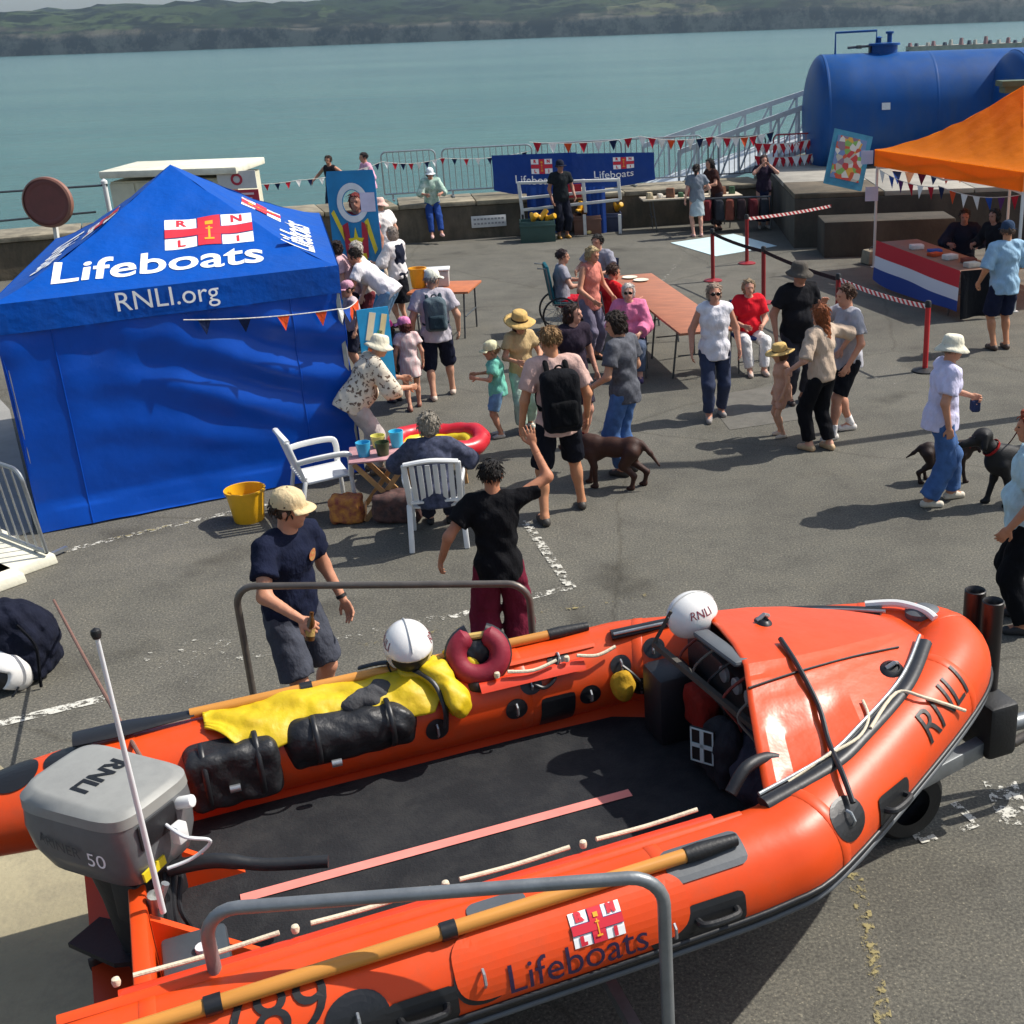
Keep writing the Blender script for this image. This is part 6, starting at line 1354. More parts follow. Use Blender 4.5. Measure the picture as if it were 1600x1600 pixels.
# near-side lettering
c, n = hit(898, 1460); f0 = wrap(c, n, UPZ); pan = rrect2(.98, .30, .12, .03); decal(pan, f0, 'sponsor_panel', hyp, boat, .006)
cE, nE = hit(932, 1444); fE = wrap(cE, nE, UPZ); emblem(lambda x, y, l: fE(x, y, l + .010), .215, 'emblem', boat, .03)
ink_n = mat('ink_navy', '2a1a3c', .5, .05)
cL, nL = hit(905, 1494); fl = wrap(cL, nL, UPZ); decal(lettersW('Lifeboats', .58, .03), lambda x, y, l: fl(x, y, l + .008), 'lettering', ink_n, boat)
ink_k = mat('ink_black', '141416', .5, .05)
c7, n7 = hit(425, 1582); f7 = wrap(c7, n7, UPZ); decal(lettersW('789', .40, .03), f7, 'number', ink_k, boat, .004)
cb, nb2 = hit(1474, 1098); tb2 = Vector((.55, .40, .06)).normalized(); upb = nb2.cross(tb2); upb = upb if upb.dot(Vector((-.5, .5, .5))) > 0 else -upb
fb = wrap(cb, nb2, upb); decal(lettersW('RNLI', .50, .02, shear=.2), fb, 'lettering', ink_k, boat, .004)
# bow dodger: moulded orange cover from the arch to the bow
prof = [(-1.60, -.86, 1.14), (-1.585, -.80, 1.19), (-1.52, -.60, 1.29), (-1.45, -.40, 1.39), (-1.37, -.20, 1.475), (-1.33, .0, 1.485), (-1.31, .20, 1.485), (-1.30, .40, 1.475), (-1.28, .62, 1.33), (-1.26, .84, 1.17)]
wid = [(0, 1.0), (.25, .98), (.45, .87), (.75, .55), (.9, .33), (1, .13)]
def dod(u, v):
    k = u * (len(prof) - 1); i = min(int(k), len(prof) - 2); t_ = k - i; x0, y, z = [prof[i][q] * (1 - t_) + prof[i + 1][q] * t_ for q in range(3)]
    x = x0 + (-.24 - x0) * v
    for (a0, b0), (a1, b1) in zip(wid, wid[1:]):
        if a0 <= v <= a1: w_ = b0 + (b1 - b0) * (v - a0) / (a1 - a0)
    y = y * w_; z = 1.15 + .17 * v + (z - 1.15) * max(0, 1 - v) ** .8 * (.95 + .05 * (1 - v))
    if .08 < u < .30 and .05 < v < .45: z -= .028 * min(1, (u - .08) * 18, (.30 - u) * 18) * min(1, (v - .05) * 14, (.45 - v) * 6)   # pressed panel on the near side
    if .36 < u < .40: z += .010 * math.sin((u - .36) / .04 * PI) * (1 - v)
    return (x, y, z)
mb = MB(); mb.grid(dod, 54, 40); dgo = mb.build('bow_cover', mat('cover_red_orange', 'e04a12', .34, .08, 2, .22, 5, coat=.12, dirt=.3, dscale=4, dcol=(.42, .085, .03), bdist=.03), boat, True, sharp=11); thick(dgo, .012)
DBVH = BVHTree.FromPolygons([Vector(v) for v in mb.v], [tuple(f) for f in mb.f])
def cover_line(pix, r, m, name, lift=.012):
    pts = []; lift = lift + .014
    for x, y in pix:
        c1, n1 = hit(x, y, DBVH); c2, n2 = hit(x, y, BVH); o_ = BI @ EYE
        if c1 is None and c2 is None: continue
        cc, nn_ = (c1, n1) if c2 is None or (c1 is not None and (c1 - o_).length < (c2 - o_).length) else (c2, n2)
        if nn_.dot(o_ - cc) < 0: nn_ = -nn_
        pts.append(cc + nn_ * lift)
    if len(pts) > 1: mb = MB(); mb.tube(smoothpath(pts, 5), r, 8); mb.build(name, m, boat, True)
# dark skirt under the cover on each side, edging, seams and lifting strop
for sy in (1, -1):
    mb = MB(); mb.tube(smoothpath([(-1.64, sy * .90, 1.20), (-1.25, sy * .82, 1.235), (-1.0, sy * .705, 1.262), (-.6, sy * .47, 1.305), (-.30, sy * .20, 1.345)], 8), .044, 10, True, .6); mb.build('cover_edge_track', hypb, boat, True)
    mb = MB(); mb.tube(smoothpath([(-1.64, sy * .86, 1.225), (-1.25, sy * .78, 1.26), (-1.0, sy * .665, 1.287), (-.6, sy * .43, 1.33), (-.30, sy * .16, 1.37)], 8), .010, 8); mb.build('cover_edge_bead', steel, boat, True)
cover_line([(1168, 1078), (1240, 1055), (1330, 1030), (1402, 1015)], .006, hypb, 'cover_seam', .004)
cover_line([(1218, 1008), (1245, 1050), (1275, 1110), (1298, 1170), (1312, 1215), (1325, 1258)], .014, hypb, 'lifting_strop', .022)
cover_line([(1360, 1145), (1400, 1090), (1440, 1095), (1500, 1110)], .009, rp, 'bow_line', .014)
cover_line([(1345, 1100), (1358, 1130), (1340, 1160), (1290, 1190), (1235, 1230)], .008, rp, 'bow_line', .012)
c, n = hit(1222, 1012, DBVH)
if c is not None:
    mb = MB(); Rm = n.to_track_quat('Z', 'Y').to_matrix(); mb.lathe([(.05, .0), (.05, .012), (.03, .02), (.001, .02)], 18, c, 1, 1, True, Rm); mb.build('strop_anchor', hypb, boat, True)
for px, py, s_ in ((1392, 1048, .075), (1192, 975, .06)):
    c, n = hit(px, py, DBVH)
    if c is not None:
        if n.z < 0: n = -n
        Rm = n.to_track_quat('Z', 'Y').to_matrix(); mb = MB(); mb.lathe([(s_ * 1.1, .0), (s_ * 1.0, .015), (s_ * .6, .03), (s_ * .5, .02), (.001, .018)], 20, c, 1, .75, True, Rm); q = mb.build('deck_fitting', hypb, boat, True); mb = MB(); mb.tube([c + n * .03 - Vector((.04, 0, 0)), c + n * .055, c + n * .03 + Vector((.04, .02, 0))], .012, 8); mb.build('fitting_eye', steel, q, True)
c, n = hit(1162, 996, DBVH)
if c is not None: f0 = wrap(c, n, Vector((0, 1, 0)), DBVH); decal(rrect2(.10, .07, .01, .02), f0, 'white_label', mat('plate_white', 'cfd3d6', .5, .1, 30), boat, .004)
c, n = hit(1292, 968, DBVH)
# console under the arch
dkc = mat('console_black', '1d1e21', .5, .15, 6, .15, 40)
mb = MB(); mb.box((-1.02, .10, 1.0), (.55, 1.1, .55)); mb.build('console', dkc, boat, bevel=.04)
mb = MB(); mb.box((-1.46, .50, .94), (.24, .26, .42)); cs = mb.build('console_side', dkc, boat, bevel=.04)
mb = MB(); mb.bar((-1.30, -.42, 1.12), (-1.58, .42, 1.36), .03); mb.bar((-1.58, .42, 1.36), (-1.50, .36, 1.56), .02); mb.build('console_rail', mat('grey_dull', '4a4640', .6, .15), boat)
mb = MB(); mb.box((-1.38, .02, 1.475), (.10, .40, .035), Matrix.Rotation(.12, 3, 'Y') @ Matrix.Rotation(.12, 3, 'Z')); mb.build('console_pad', mat('grey_pad', '55595d', .5, .1), boat, bevel=.02)
pc_ = BI @ G(1098, 1165, 1.0); fa = Matrix.Rotation(rad(36), 3, 'Z'); fo_ = fa @ Vector((-.009, 0, 0)); fy_ = fa @ Vector((0, 1, 0)); mb = MB()
mb.box((pc_.x, pc_.y, pc_.z), (.012, .14, .2), fa); lb_ = mb.build('first_aid_label', mat('label_black', '101214', .5, .05), boat); mb = MB(); mb.cur = 0
for dd in ((.006, .13, .022), (.006, .022, .19)): mb.box((pc_.x + fo_.x, pc_.y + fo_.y, pc_.z), dd, fa)
for s_ in (1, -1): mb.box((pc_.x + fo_.x + fy_.x * s_ * .062, pc_.y + fo_.y + fy_.y * s_ * .062, pc_.z), (.004, .008, .196), fa); mb.box((pc_.x + fo_.x, pc_.y + fo_.y, pc_.z + s_ * .094), (.004, .13, .008), fa)
mb.build('label_cross', mat('label_pale', 'b9cbc8', .5, .05), lb_)
blob('stowed_bag', [('e', (-1.30, -.36, .92), (.2, .2, .17)), ('e', (-1.2, -.2, 1.0), (.18, .15, .12))], cloth('34323c'), boat, .018, .06, .012)
mb = MB(); mb.tube(smoothpath([(-1.72, -.74, 1.18), (-1.62, -.70, 1.26), (-1.48, -.66, 1.25), (-1.36, -.68, 1.19), (-1.30, -.72, 1.2)], 5), .03, 10); mb.build('coiled_hose', dkc, boat, True)
blob('red_kit_pouch', [('b', (-1.40, .22, 1.02), (.06, .13, .12), None, .04)], cloth('7a2018'), boat, .016, .04, .005)
blob('dark_kit_pouch', [('e', (-1.42, -.08, .98), (.10, .15, .14)), ('b', (-1.40, .0, .84), (.1, .2, .08), None, .04)], cloth('2a2a2e'), boat, .016, .04, .008)
for k in range(6): mb = MB(); y_ = -.45 + .17 * k; mb.tube(smoothpath([(-1.30, y_, 1.36), (-1.42, y_ + .05, 1.22), (-1.36, y_ - .04, 1.08), (-1.44, y_ + .03, .92)], 5), .008, 6); mb.build('cable', [dkc, mat('cable_grey', '6a665e', .6, .1), mat('cable_red', '7a2a20', .6, .1)][k % 3], boat, True)
for k in range(3): mb = MB(); mb.lathe([(.045, 0), (.045, .02), (.036, .024), (.001, .02)], 18, (-1.315, -.18 + .14 * k, 1.27), 1, 1, True, Matrix.Rotation(rad(-90), 3, 'Y')); mb.build('dial', mat('dial_grey', '8a8d8e', .3, .1), boat, True)
blob('throw_line_bag', [('e', (-1.66, .70, .98), (.07, .07, .09))], cloth('b8902a'), boat, .014, .03, .006)
mb = MB(); mb.box((-1.74, -.58, .80), (.24, .2, .02), Matrix.Rotation(.5, 3, 'Z')); cp_ = mb.build('laminated_card', mat('card_grey', '9a8f90', .4, .2, 12), boat); mb = MB(); mb.box((-1.74, -.58, .812), (.17, .13, .003), Matrix.Rotation(.5, 3, 'Z')); mb.build('card_print', mat('card_print', 'a0584c', .5, .3, 20), cp_)
# bow fittings
mb = MB(); mb.tube(smoothpath([(-.34, .30, 1.36), (-.2, .20, 1.38), (-.12, .06, 1.38), (-.1, -.02, 1.36)], 5), .022, 8); mb.build('bow_rail', white_pl, boat, True)
mb = MB(); mb.lathe([(.10, 0), (.10, .03), (.06, .05), (.001, .05)], 18, (-.10, .10, 1.33), 1, .8); mb.build('bow_fairlead', hypg, boat, True)
# outboard motor
om = bpy.data.objects.new('outboard_motor', None); COL.objects.link(om); om.parent = boat; om.location = (-4.24, .07, 0); om.rotation_euler = (0, 0, rad(-46)); om.scale = (.94, .94, .985)
cow = mat('cowling_grey', '6c6e70', .36, .08, 3, .03, 10, metal=.15, coat=.15, dirt=.35, dscale=5, dcol=(.09, .085, .08)); cowl = mat('cowling_silver', '94948f', .5, .06, 3, metal=.1, dirt=.3, dscale=5, dcol=(.16, .16, .155))
def cowl_sec(z, l0, l1, w_, r=.40): return [(-l0 + (l0 + l1) * .5 + (l0 + l1) * .5 * math.copysign(abs(math.cos(a)) ** r, math.cos(a)), w_ * math.copysign(abs(math.sin(a)) ** r, math.sin(a)), z) for a in [2 * PI * k / 36 for k in range(36)]]
rings = [(1.13, .20, .20, .15), (1.17, .31, .25, .20), (1.27, .36, .27, .235), (1.38, .38, .275, .245), (1.46, .37, .27, .24), (1.475, .365, .268, .236)]
mb = MB(); v = [p_ for z, a, b, w_ in rings for p_ in cowl_sec(z, a, b, w_)]; n = 36
mb.add(v, [(i * n + k, i * n + (k + 1) % n, (i + 1) * n + (k + 1) % n, (i + 1) * n + k) for i in range(len(rings) - 1) for k in range(n)] + [tuple(range(n - 1, -1, -1)), tuple((len(rings) - 1) * n + k for k in range(n))]); mb.build('cowling', cow, om, True, sharp=40)
rings = [(1.468, .372, .272, .243), (1.515, .372, .268, .240), (1.558, .335, .245, .205), (1.563, .315, .232, .185)]
mb = MB(); v = [p_ for z, a, b, w_ in rings for p_ in cowl_sec(z + .0, a, b, w_)]
v = [(x, y, z - .05 * (x + .3) if z > 1.52 else z) for x, y, z in v]
mb.add(v, [(i * n + k, i * n + (k + 1) % n, (i + 1) * n + (k + 1) % n, (i + 1) * n + k) for i in range(len(rings) - 1) for k in range(n)] + [tuple(range(n - 1, -1, -1)), tuple((len(rings) - 1) * n + k for k in range(n))]); mb.build('cowling_lid', cowl, om, True, sharp=40)
CV = mb; CB = BVHTree.FromPolygons([Vector(v_) for v_ in mb.v], [tuple(f_) for f_ in mb.f])
tx = lettersW('RNLI', .25, .03, bold=.004)
def lidmap(x, y, l):                                       # reads from the stern side of the boat
    q = Vector((-.06, 0, 1.7)) + Vector((0, -1, 0)) * x + Vector((1, 0, 0)) * y; r = CB.ray_cast(q, Vector((0, 0, -1))); return (r[0] if r[0] is not None else q) + Vector((0, 0, .004))
decal(tx, lidmap, 'lettering', ink_k, om)
def sidemap(x, y, l):
    xx = -.10 + x; w_ = .246 * (1 - min(1, abs((xx + .05) / .33)) ** 3.2 * .45); return Vector((xx, -w_ - .006 - l, 1.36 + y - .12 * x))
decal(lettersW('50', .085, .02), lambda x, y, l: sidemap(x + .20, y - .02, l), 'lettering', white_ink, om); decal(lettersW('MARINER', .30, .02), lambda x, y, l: sidemap(x - .03, y - .01, l), 'lettering', mat('ink_dark_grey', '3c4045', .5, .05), om)
mb = MB(); mb.box((.276, -.04, 1.40), (.012, .22, .12)); mb.build('front_recess', dkc, om, bevel=.01); mb = MB(); mb.box((.268, -.10, 1.22), (.012, .13, .045), Matrix.Rotation(.1, 3, 'X')); mb.build('yellow_label', mat('label_yellow', 'd9c323', .5, .08), om)
mb = MB(); mb.tube([(.26, .1, 1.42), (.34, .12, 1.44)], .03, 10); mb.box((.33, .02, 1.34), (.05, .06, .09)); mb.build('latch', white_pl, om, bevel=.008)
mb = MB(); mb.tube(smoothpath([(.28, .0, 1.38), (.40, -.02, 1.36), (.46, .06, 1.30), (.38, .02, 1.22), (.30, -.06, 1.20)], 6), .008, 8); mb.build('cable', mat('cable_white', 'd4d6d8', .5, .05), om, True)
mb = MB(); v = []
mrings = [(1.16, .20, .19, .15), (.95, .17, .15, .11), (.75, .16, .10, .08), (.58, .15, .06, .045), (.42, .15, .05, .035)]
for z, a, b, w_ in mrings: v += cowl_sec(z, a, b, w_, .8)
mb.add(v, [(i * n + k, i * n + (k + 1) % n, (i + 1) * n + (k + 1) % n, (i + 1) * n + k) for i in range(len(mrings) - 1) for k in range(n)] + [tuple(range(n)), tuple((len(mrings) - 1) * n + k for k in range(n - 1, -1, -1))]); mb.build('leg', dkc, om, True, sharp=50)
mb = MB(); mb.prism([(-.42, -.10), (-.1, -.13), (.05, -.05), (.05, .05), (-.1, .13), (-.42, .10)], .60, .625); mb.build('cavitation_plate', dkc, om)
mb = MB(); mb.tube([(.08, 0, .46), (0, 0, .45), (-.2, 0, .45), (-.28, 0, .45)], [.01, .05, .055, .045], 14); gb = mb.build('gearcase', dkc, om, True)
for k in range(3):
    a = k * 2 * PI / 3; mb = MB(); ca, sa = math.cos(a), math.sin(a); mb.grid(lambda u, v_: (-.25 - .05 * (v_ - .5) * (1 + u), ca * (.04 + .12 * u) - sa * (v_ - .5) * .14 * math.sin(PI * (.25 + .6 * u)), .45 + sa * (.04 + .12 * u) + ca * (v_ - .5) * .14 * math.sin(PI * (.25 + .6 * u))), 6, 5); thick(mb.build('propeller_blade', mat('prop_dark', '3b3436', .4, .1, metal=.4), gb, True, sharp=0), .008)
mb = MB(); mb.box((.10, 0, 1.02), (.16, .3, .22)); mb.build('clamp_bracket', dkc, om, bevel=.02)
mb = MB(); mb.tube(smoothpath([(.24, .0, 1.14), (.42, .10, 1.16), (.62, .20, 1.12), (.86, .34, 1.10)], 5), [.035] * 8 + [.03] * 8, 10); mb.build('tiller_arm', dkc, om, True)
for k in range(5): mb = MB(); a = random.uniform(-.12, .12); mb.tube(smoothpath([(.22, a, 1.12), (.30, a * .6 - .1, 1.0), (.34, a - .15, .9), (.30, a - .1, .80)], 4), .012, 6); mb.build('hose', dkc, om, True)

# trailer
tr = thing('boat_trailer', 'grey galvanised launching trailer under the lifeboat with side hoops', 'trailer', BO, TH); tg = mat('trailer_steel', '84888a', .45, .15, 8, .1, 50, metal=.55); tgd = mat('trailer_steel_dark', '6c655e', .45, .18, 8, .1, 50, metal=.55)
for sy in (1, -1): mb = MB(); mb.bar((-4.1, sy * .34, .40), (-1.2, sy * .34, .42), .08, .10); mb.bar((-1.2, sy * .34, .42), (.45, sy * .06, .52), .08, .10); mb.build('side_beam', tg, tr, bevel=.01)
for x in (-4.0, -2.0, -.9): mb = MB(); mb.bar((x, -.36, .36), (x, .36, .36), .08, .08); mb.build('cross_beam', tg, tr, bevel=.01)
mb = MB(); mb.tube([(.40, 0, .52), (2.0, -.05, .52)], .05, 12); mb.build('draw_bar', tg, tr, True)
mb = MB(); mb.tube(smoothpath([(.45, -.10, .46), (.95, -.12, .62), (1.05, .02, .66), (.72, .10, .74)], 6), .03, 10); mb.build('tow_handle', tgd, tr, True)
for yb in (.20, .04):
    mb = MB(); mb.tube([(.34, yb, .42), (.34, yb, 1.34)], .062, 18, False); mb.lathe([(.062, 1.34), (.056, 1.345), (.045, 1.33), (.04, 1.2), (.001, 1.2)], 18, (.34, yb, 0), 1, 1, False); mb.build('bow_post', mat('post_black', '1a1516', .4, .15, 8), tr, True)
mb = MB(); mb.box((.30, .03, .62), (.20, .44, .34)); mb.build('bow_chock', black_rb, tr, bevel=.03)
for sy in (1, -1):
    w0 = bpy.data.objects.new('wheel', None); COL.objects.link(w0); w0.parent = tr; w0.location = (-2.6, sy * .30, .31); Rm = Matrix.Rotation(rad(90), 3, 'X')
    mb = MB(); mb.lathe([(.17, -.10), (.27, -.10), (.305, -.07), (.31, 0), (.305, .07), (.27, .10), (.17, .10)], 32, (0, 0, 0), 1, 1, False, Rm); mb.build('tyre', black_rb, w0, True); mb = MB(); mb.lathe([(.17, -.09), (.15, -.05), (.05, -.04), (.001, -.06)], 24, (0, 0, 0), 1, 1, False, Rm); mb.lathe([(.17, .09), (.15, .05), (.05, .04), (.001, .06)], 24, (0, 0, 0), 1, 1, False, Rm); mb.build('rim', tg, w0, True)
w0 = bpy.data.objects.new('wheel', None); COL.objects.link(w0); w0.parent = tr; w0.location = (-.25, -.02, .24); Rm = Matrix.Rotation(rad(90), 3, 'X')
mb = MB(); mb.lathe([(.12, -.09), (.20, -.09), (.235, -.05), (.24, 0), (.235, .05), (.20, .09), (.12, .09)], 28, (0, 0, 0), 1, 1, False, Rm); mb.build('tyre', black_rb, w0, True); mb = MB(); mb.lathe([(.12, -.08), (.04, -.04), (.001, -.04)], 20, (0, 0, 0), 1, 1, False, Rm); mb.build('rim', tg, w0, True)
def hoop(pts_px, z_top, mtl, r, foot_z, dist=None):
    """pts_px: left end and right end of the top bar in the photograph"""
    a, b = [BI @ G(x, y, z_top) for x, y in pts_px]; d = (b - a).normalized(); c = .13
    dn = Vector((0, 0, -1)); pts = [Vector((a.x, a.y, foot_z))] + [a + d * (c - c * math.cos(t_)) + dn * (c - c * math.sin(t_)) for t_ in [PI / 2 * k / 6 for k in range(7)]] + [b - d * (c - c * math.sin(t_)) + dn * (c - c * math.cos(t_)) for t_ in [PI / 2 * k / 6 for k in range(7)]] + [Vector((b.x, b.y, foot_z))]
    mb = MB(); mb.tube(pts, r, 14); mb.build('side_hoop', mtl, tr, True)
    for q in (pts[0], pts[-1]): mb = MB(); mb.bar(q + Vector((0, 0, .02)), (q.x, .30 * (1 if q.y > 0 else -1), .40), .05, .06); mb.build('hoop_bracket', tg, tr)
hoop([(316, 1422), (1036, 1368)], 1.46, tg, .026, .36); hoop([(366, 916), (826, 912)], 1.30, tgd, .022, .36)
for x in (-1.15,): mb = MB(); mb.tube([(x, -.40, .44), (x + .04, -.60, .38), (x + .12, -.57, .38), (x + .10, -.40, .44)], .016, 8); mb.build('step_bracket', tgd, tr, True)

# oars clipped to the tubes
oar_m = mat('oar_varnish', 'c8893c', .38, .14, 4, .06, 30, stretch=(.3, 4, 4))
def oar(p0, p1, label, r=.028, blade=True):
    root = thing('oar', label, 'oar', BO, TH, 'varnished oars on the lifeboat'); p0, p1 = Vector(p0), Vector(p1); d = (p1 - p0).normalized()
    mb = MB(); mb.tube([p0, p0.lerp(p1, .5), p1], [r, r * 1.03, r], 14); mb.build('shaft', oar_m, root, True)
    mb = MB(); mb.tube([p1 - d * .02, p1 + d * .05, p1 + d * .22], [r * 1.15, r * 1.25, r * .9], 12); mb.build('grip', black_rb, root, True)
    mb = MB(); mb.tube([p0 + d * .02, p0 - d * .10, p0 - d * .3, p0 - d * .55], [r * 1.2, r * 1.6, .075, .07], 14, True, .28); mb.build('blade', hypb, root, True)
    for t_ in (.3, .62): q = p0.lerp(p1, t_); mb = MB(); mb.tube([q - d * .03, q + d * .03], r * 1.25, 12); mb.build('strap', hypb, root, True)
def tube_pt(px, py, lift): c, n = hit(px, py); return c + n * lift
def oar_line(a, b, lift): return tube_pt(*a, lift), tube_pt(*b, lift)
o0, o1 = oar_line((330, 1577), (1075, 1341), .03); d = (o1 - o0).normalized(); oar(o0 - d * .8, o1, 'long varnished oar along the near side of the lifeboat', .030)
zz = 1.215; oar((-3.9, 1.06, zz), (-1.95, 1.04, zz), 'varnished oar along the far side of the lifeboat behind the yellow jacket', .028)
# loose kit in the boat
def bpt(px, py, z): return BI @ G(px, py, z)
def helmet(loc, yaw, label, scale=1.0, tilt=0.0, txt=True, par=None):
    root = thing('helmet', label, 'helmet', loc, yaw, 'white crew helmets'); root.rotation_euler = (tilt, 0, yaw); s_ = scale; m = mat('helmet_white', 'e6e4e0', .25, .04, 6, coat=.3)
    L = [('e', (0, 0, .02), (.125 * s_, .150 * s_, .135 * s_))]
    blob('shell', L, m, root, .011 * s_, .02, 0, lambda P, d: np.maximum(np.maximum(d, -.075 * s_ - P[:, 2]), np.where(P[:, 1] > .055 * s_, (.015 * s_ + .0) - P[:, 2], -1)))
    blob('liner', [('e', (0, .0, -.01 * s_), (.105 * s_, .125 * s_, .10 * s_))], dkc, root, .013 * s_, .02, 0, lambda P, d: np.maximum(d, -.085 * s_ - P[:, 2]))
    mb = MB(); mb.tube([(.0, math.sin(t_) * .152 * s_, .02 + math.cos(t_) * .137 * s_) for t_ in np.linspace(-1.3, 1.2, 16)], .005 * s_, 6); mb.build('ridge', mat('helmet_seam', 'bdbdbb', .4, .05), root, True)
    if txt:
        for sg in (1, -1):
            vf = lettersW('RNLI', .13 * s_, .02); 
            def hm(x, y, l, sg=sg):
                th_ = x / (.14 * s_); ph = .42 + y / (.13 * s_); return Vector((sg * .127 * s_ * math.cos(ph) * math.cos(th_), -sg * -.152 * s_ * math.cos(ph) * math.sin(th_), .02 + .137 * s_ * math.sin(ph)))
            decal(vf, hm, 'lettering', mat('ink_crimson', '7a2434', .5, .05), root)
    mb = MB(); mb.tube(smoothpath([(.115 * s_, 0, -.05 * s_), (.09 * s_, .02, -.13 * s_), (0, .03, -.17 * s_), (-.09 * s_, .02, -.13 * s_), (-.115 * s_, 0, -.05 * s_)], 4), .006 * s_, 6); mb.build('chin_strap', dkc, root, True)
    return root
q = BM @ Vector((-2.72, 1.02, 1.40)); hw = G(638, 1014, 1.34); helmet((hw.x, hw.y, 1.34), rad(200), 'white crew helmet resting on the yellow jacket', 1.05, rad(-8))
hw = G(1082, 966, 1.48); helmet((hw.x, hw.y, 1.48), rad(-62), 'white crew helmet lettered RNLI on top of the bow cover', .96, rad(6))
hw = G(22, 1070); helmet((hw.x, hw.y - .04, .12), rad(150), 'white and black helmet on the ground in front of the kit bag', 1.35, rad(30), False)
# yellow oilskin jacket over the far tube
yj = thing('yellow_jacket', 'yellow waterproof jacket draped over the far tube of the lifeboat', 'jacket', BO, TH); yel = mat('oilskin_yellow', 'd2b40e', .55, .18, 5, .45, 8, bdist=.03, dirt=.3, dscale=8, dcol=(.5, .28, .01))
def jack(u, v):
    x = -3.84 + 1.24 * u; a = rad(138) - (rad(138) - rad(34 - 9 * math.sin(u * 9))) * v; r = TR + .036 + .04 * (fbm(u * 9, v * 4, 3, 3) - .42) + .010 * math.sin(u * 11 + v * 5 + 3 * fbm(u * 4, v * 3, 2, 7)) + .007 * math.sin(u * 29 - v * 9 + 5 * fbm(u * 6, v * 4, 2, 11))
    taper = min(1, u * 5 + .25, (1 - u) * 6 + .45); a0 = rad(85); a = a0 + (a - a0) * taper
    return (x, 1.0 - math.cos(a) * r * 1.0, TZ + math.sin(a) * r)
mb = MB(); mb.grid(jack, 110, 46); mb.f = [f for f in mb.f]; thick(mb.build('cloth', yel, yj, True, sharp=0), .014, 1)
blob('collar', [('c', (-2.66, .90, 1.22), (-2.58, .74, 1.10), .065, .075), ('e', (-2.72, 1.0, 1.22), (.14, .11, .05)), ('c', (-2.52, 1.05, 1.24), (-2.46, .92, 1.22), .035, .04)], yel, yj, .013, .04, .012)
mb = MB(); q = [wrap_ for wrap_ in ()]; blob('dark_lining', [('e', (-3.06, .87, 1.165), (.13, .055, .05)), ('e', (-2.97, .91, 1.185), (.09, .055, .045))], cloth('4a4a4c'), yj, .016, .05, .012)
mb = MB(); mb.tube(smoothpath([(-3.02, 1.14, 1.22), (-2.86, 1.02, 1.27), (-2.70, .84, 1.22), (-2.66, .74, 1.10), (-2.67, .72, .98)], 6), .02, 8, True, .5); mb.build('strap', hypb, yj, True)
# red lifejacket collar
lj = thing('lifejacket', 'red and black horseshoe lifejacket hung on the far tube', 'lifejacket', BO, TH); cl_, nl_ = hit(748, 1045); cc = Vector((-1.93, .93, 1.24)) if cl_ is None else cl_ + nl_ * .06
nv_ = (BI @ EYE - cc).normalized(); uv_ = (UPZ - nv_ * UPZ.z * 1).normalized(); uv_ = (UPZ - nv_ * nv_.dot(UPZ)).normalized(); xv_ = uv_.cross(nv_)
cc = cc + uv_ * .04; pts = [cc + xv_ * (math.cos(a) * .118) + uv_ * (math.sin(a) * .110) for a in np.linspace(rad(108), rad(432), 26)]
mb = MB(); mb.tube(pts, [.035] + [.058] * 24 + [.035], 14); mb.build('bladder_cover', mat('lifejacket_red', '86152c', .65, .1, 8, .2, 40), lj, True)
mb = MB(); mb.tube([p_ - nv_ * .022 + (p_ - cc).normalized() * .016 for p_ in pts], .052, 12); mb.build('edging', hypb, lj, True)
blob('inner_pad', [('e', cc - nv_ * .05, (.10, .06, .10))], hypb, lj, .014, .03, -.004); blob('buckle', [('e', cc - uv_ * .17, (.07, .05, .04))], cloth('3a3436'), lj, .014, .03, .008)
mb = MB(); mb.tube([cc - xv_ * .06 + uv_ * .10, cc + xv_ * .06 + uv_ * .105], .02, 8); mb.build('light', mat('pale_gold', 'c8a860', .4, .1), lj, True)
# black stowage bags strapped inside the far tube
for i, (x0, x1, dr, lab) in enumerate(((-3.98, -3.52, .0, 'black strapped stowage bag nearest the outboard inside the far tube'), (-3.48, -2.80, .0, 'long glossy black stowage bag inside the far tube under the yellow jacket'))):
    root = thing('stowage_bag', lab, 'bag', BO, TH, 'black stowage bags in the lifeboat'); m = mat('bag_black_gloss' if i else 'bag_black', '1c1d20', .46 if i else .52, .2, 6, .6, 9, bdist=.035, dirt=.3, dscale=6, dcol=(.03, .03, .032))
    blob('bag', [('b', (-3.745, .80, .99), (.225, .11, .155), None, .05)] if i == 0 else [('c', (-3.38, .83, 1.055), (-2.92, .81, 1.045), .118, .108), ('b', (-3.14, .83, 1.0), (.33, .08, .10), None, .05)], m, root, .0115, .04, .0045, None, i * 3.0)
    for t_ in (.22, .78): x = x0 + (x1 - x0) * t_; rr = (.133, .178, .99) if i == 0 else (.126, .128, 1.05); mb = MB(); mb.tube([(x, .80 + math.cos(a) * rr[0], rr[2] + math.sin(a) * rr[1]) for a in np.linspace(rad(80), rad(260), 14)], .014, 8, True, .5); mb.build('strap', hypb, root, True)
    mb = MB(); mb.tube([(x0 + .2, .672, .96), (x0 + .25, .67, .96)], .02, 10); mb.build('buckle', steel, root, True)
# rope from the stern to the barrier
ro = thing('mooring_rope', 'thin brown line running from the stern to the barrier foot', 'rope'); a, b = BM @ Vector((-4.05, .0, 1.42)), G(84, 938, .12); mb = MB(); mb.tube(smoothpath([a, a.lerp(b, .5) - Vector((0, 0, .03)), b], 8), .011, 8); mb.build('line', mat('rope_brown', '7d5b4e', .8, .15, 30), ro, True)

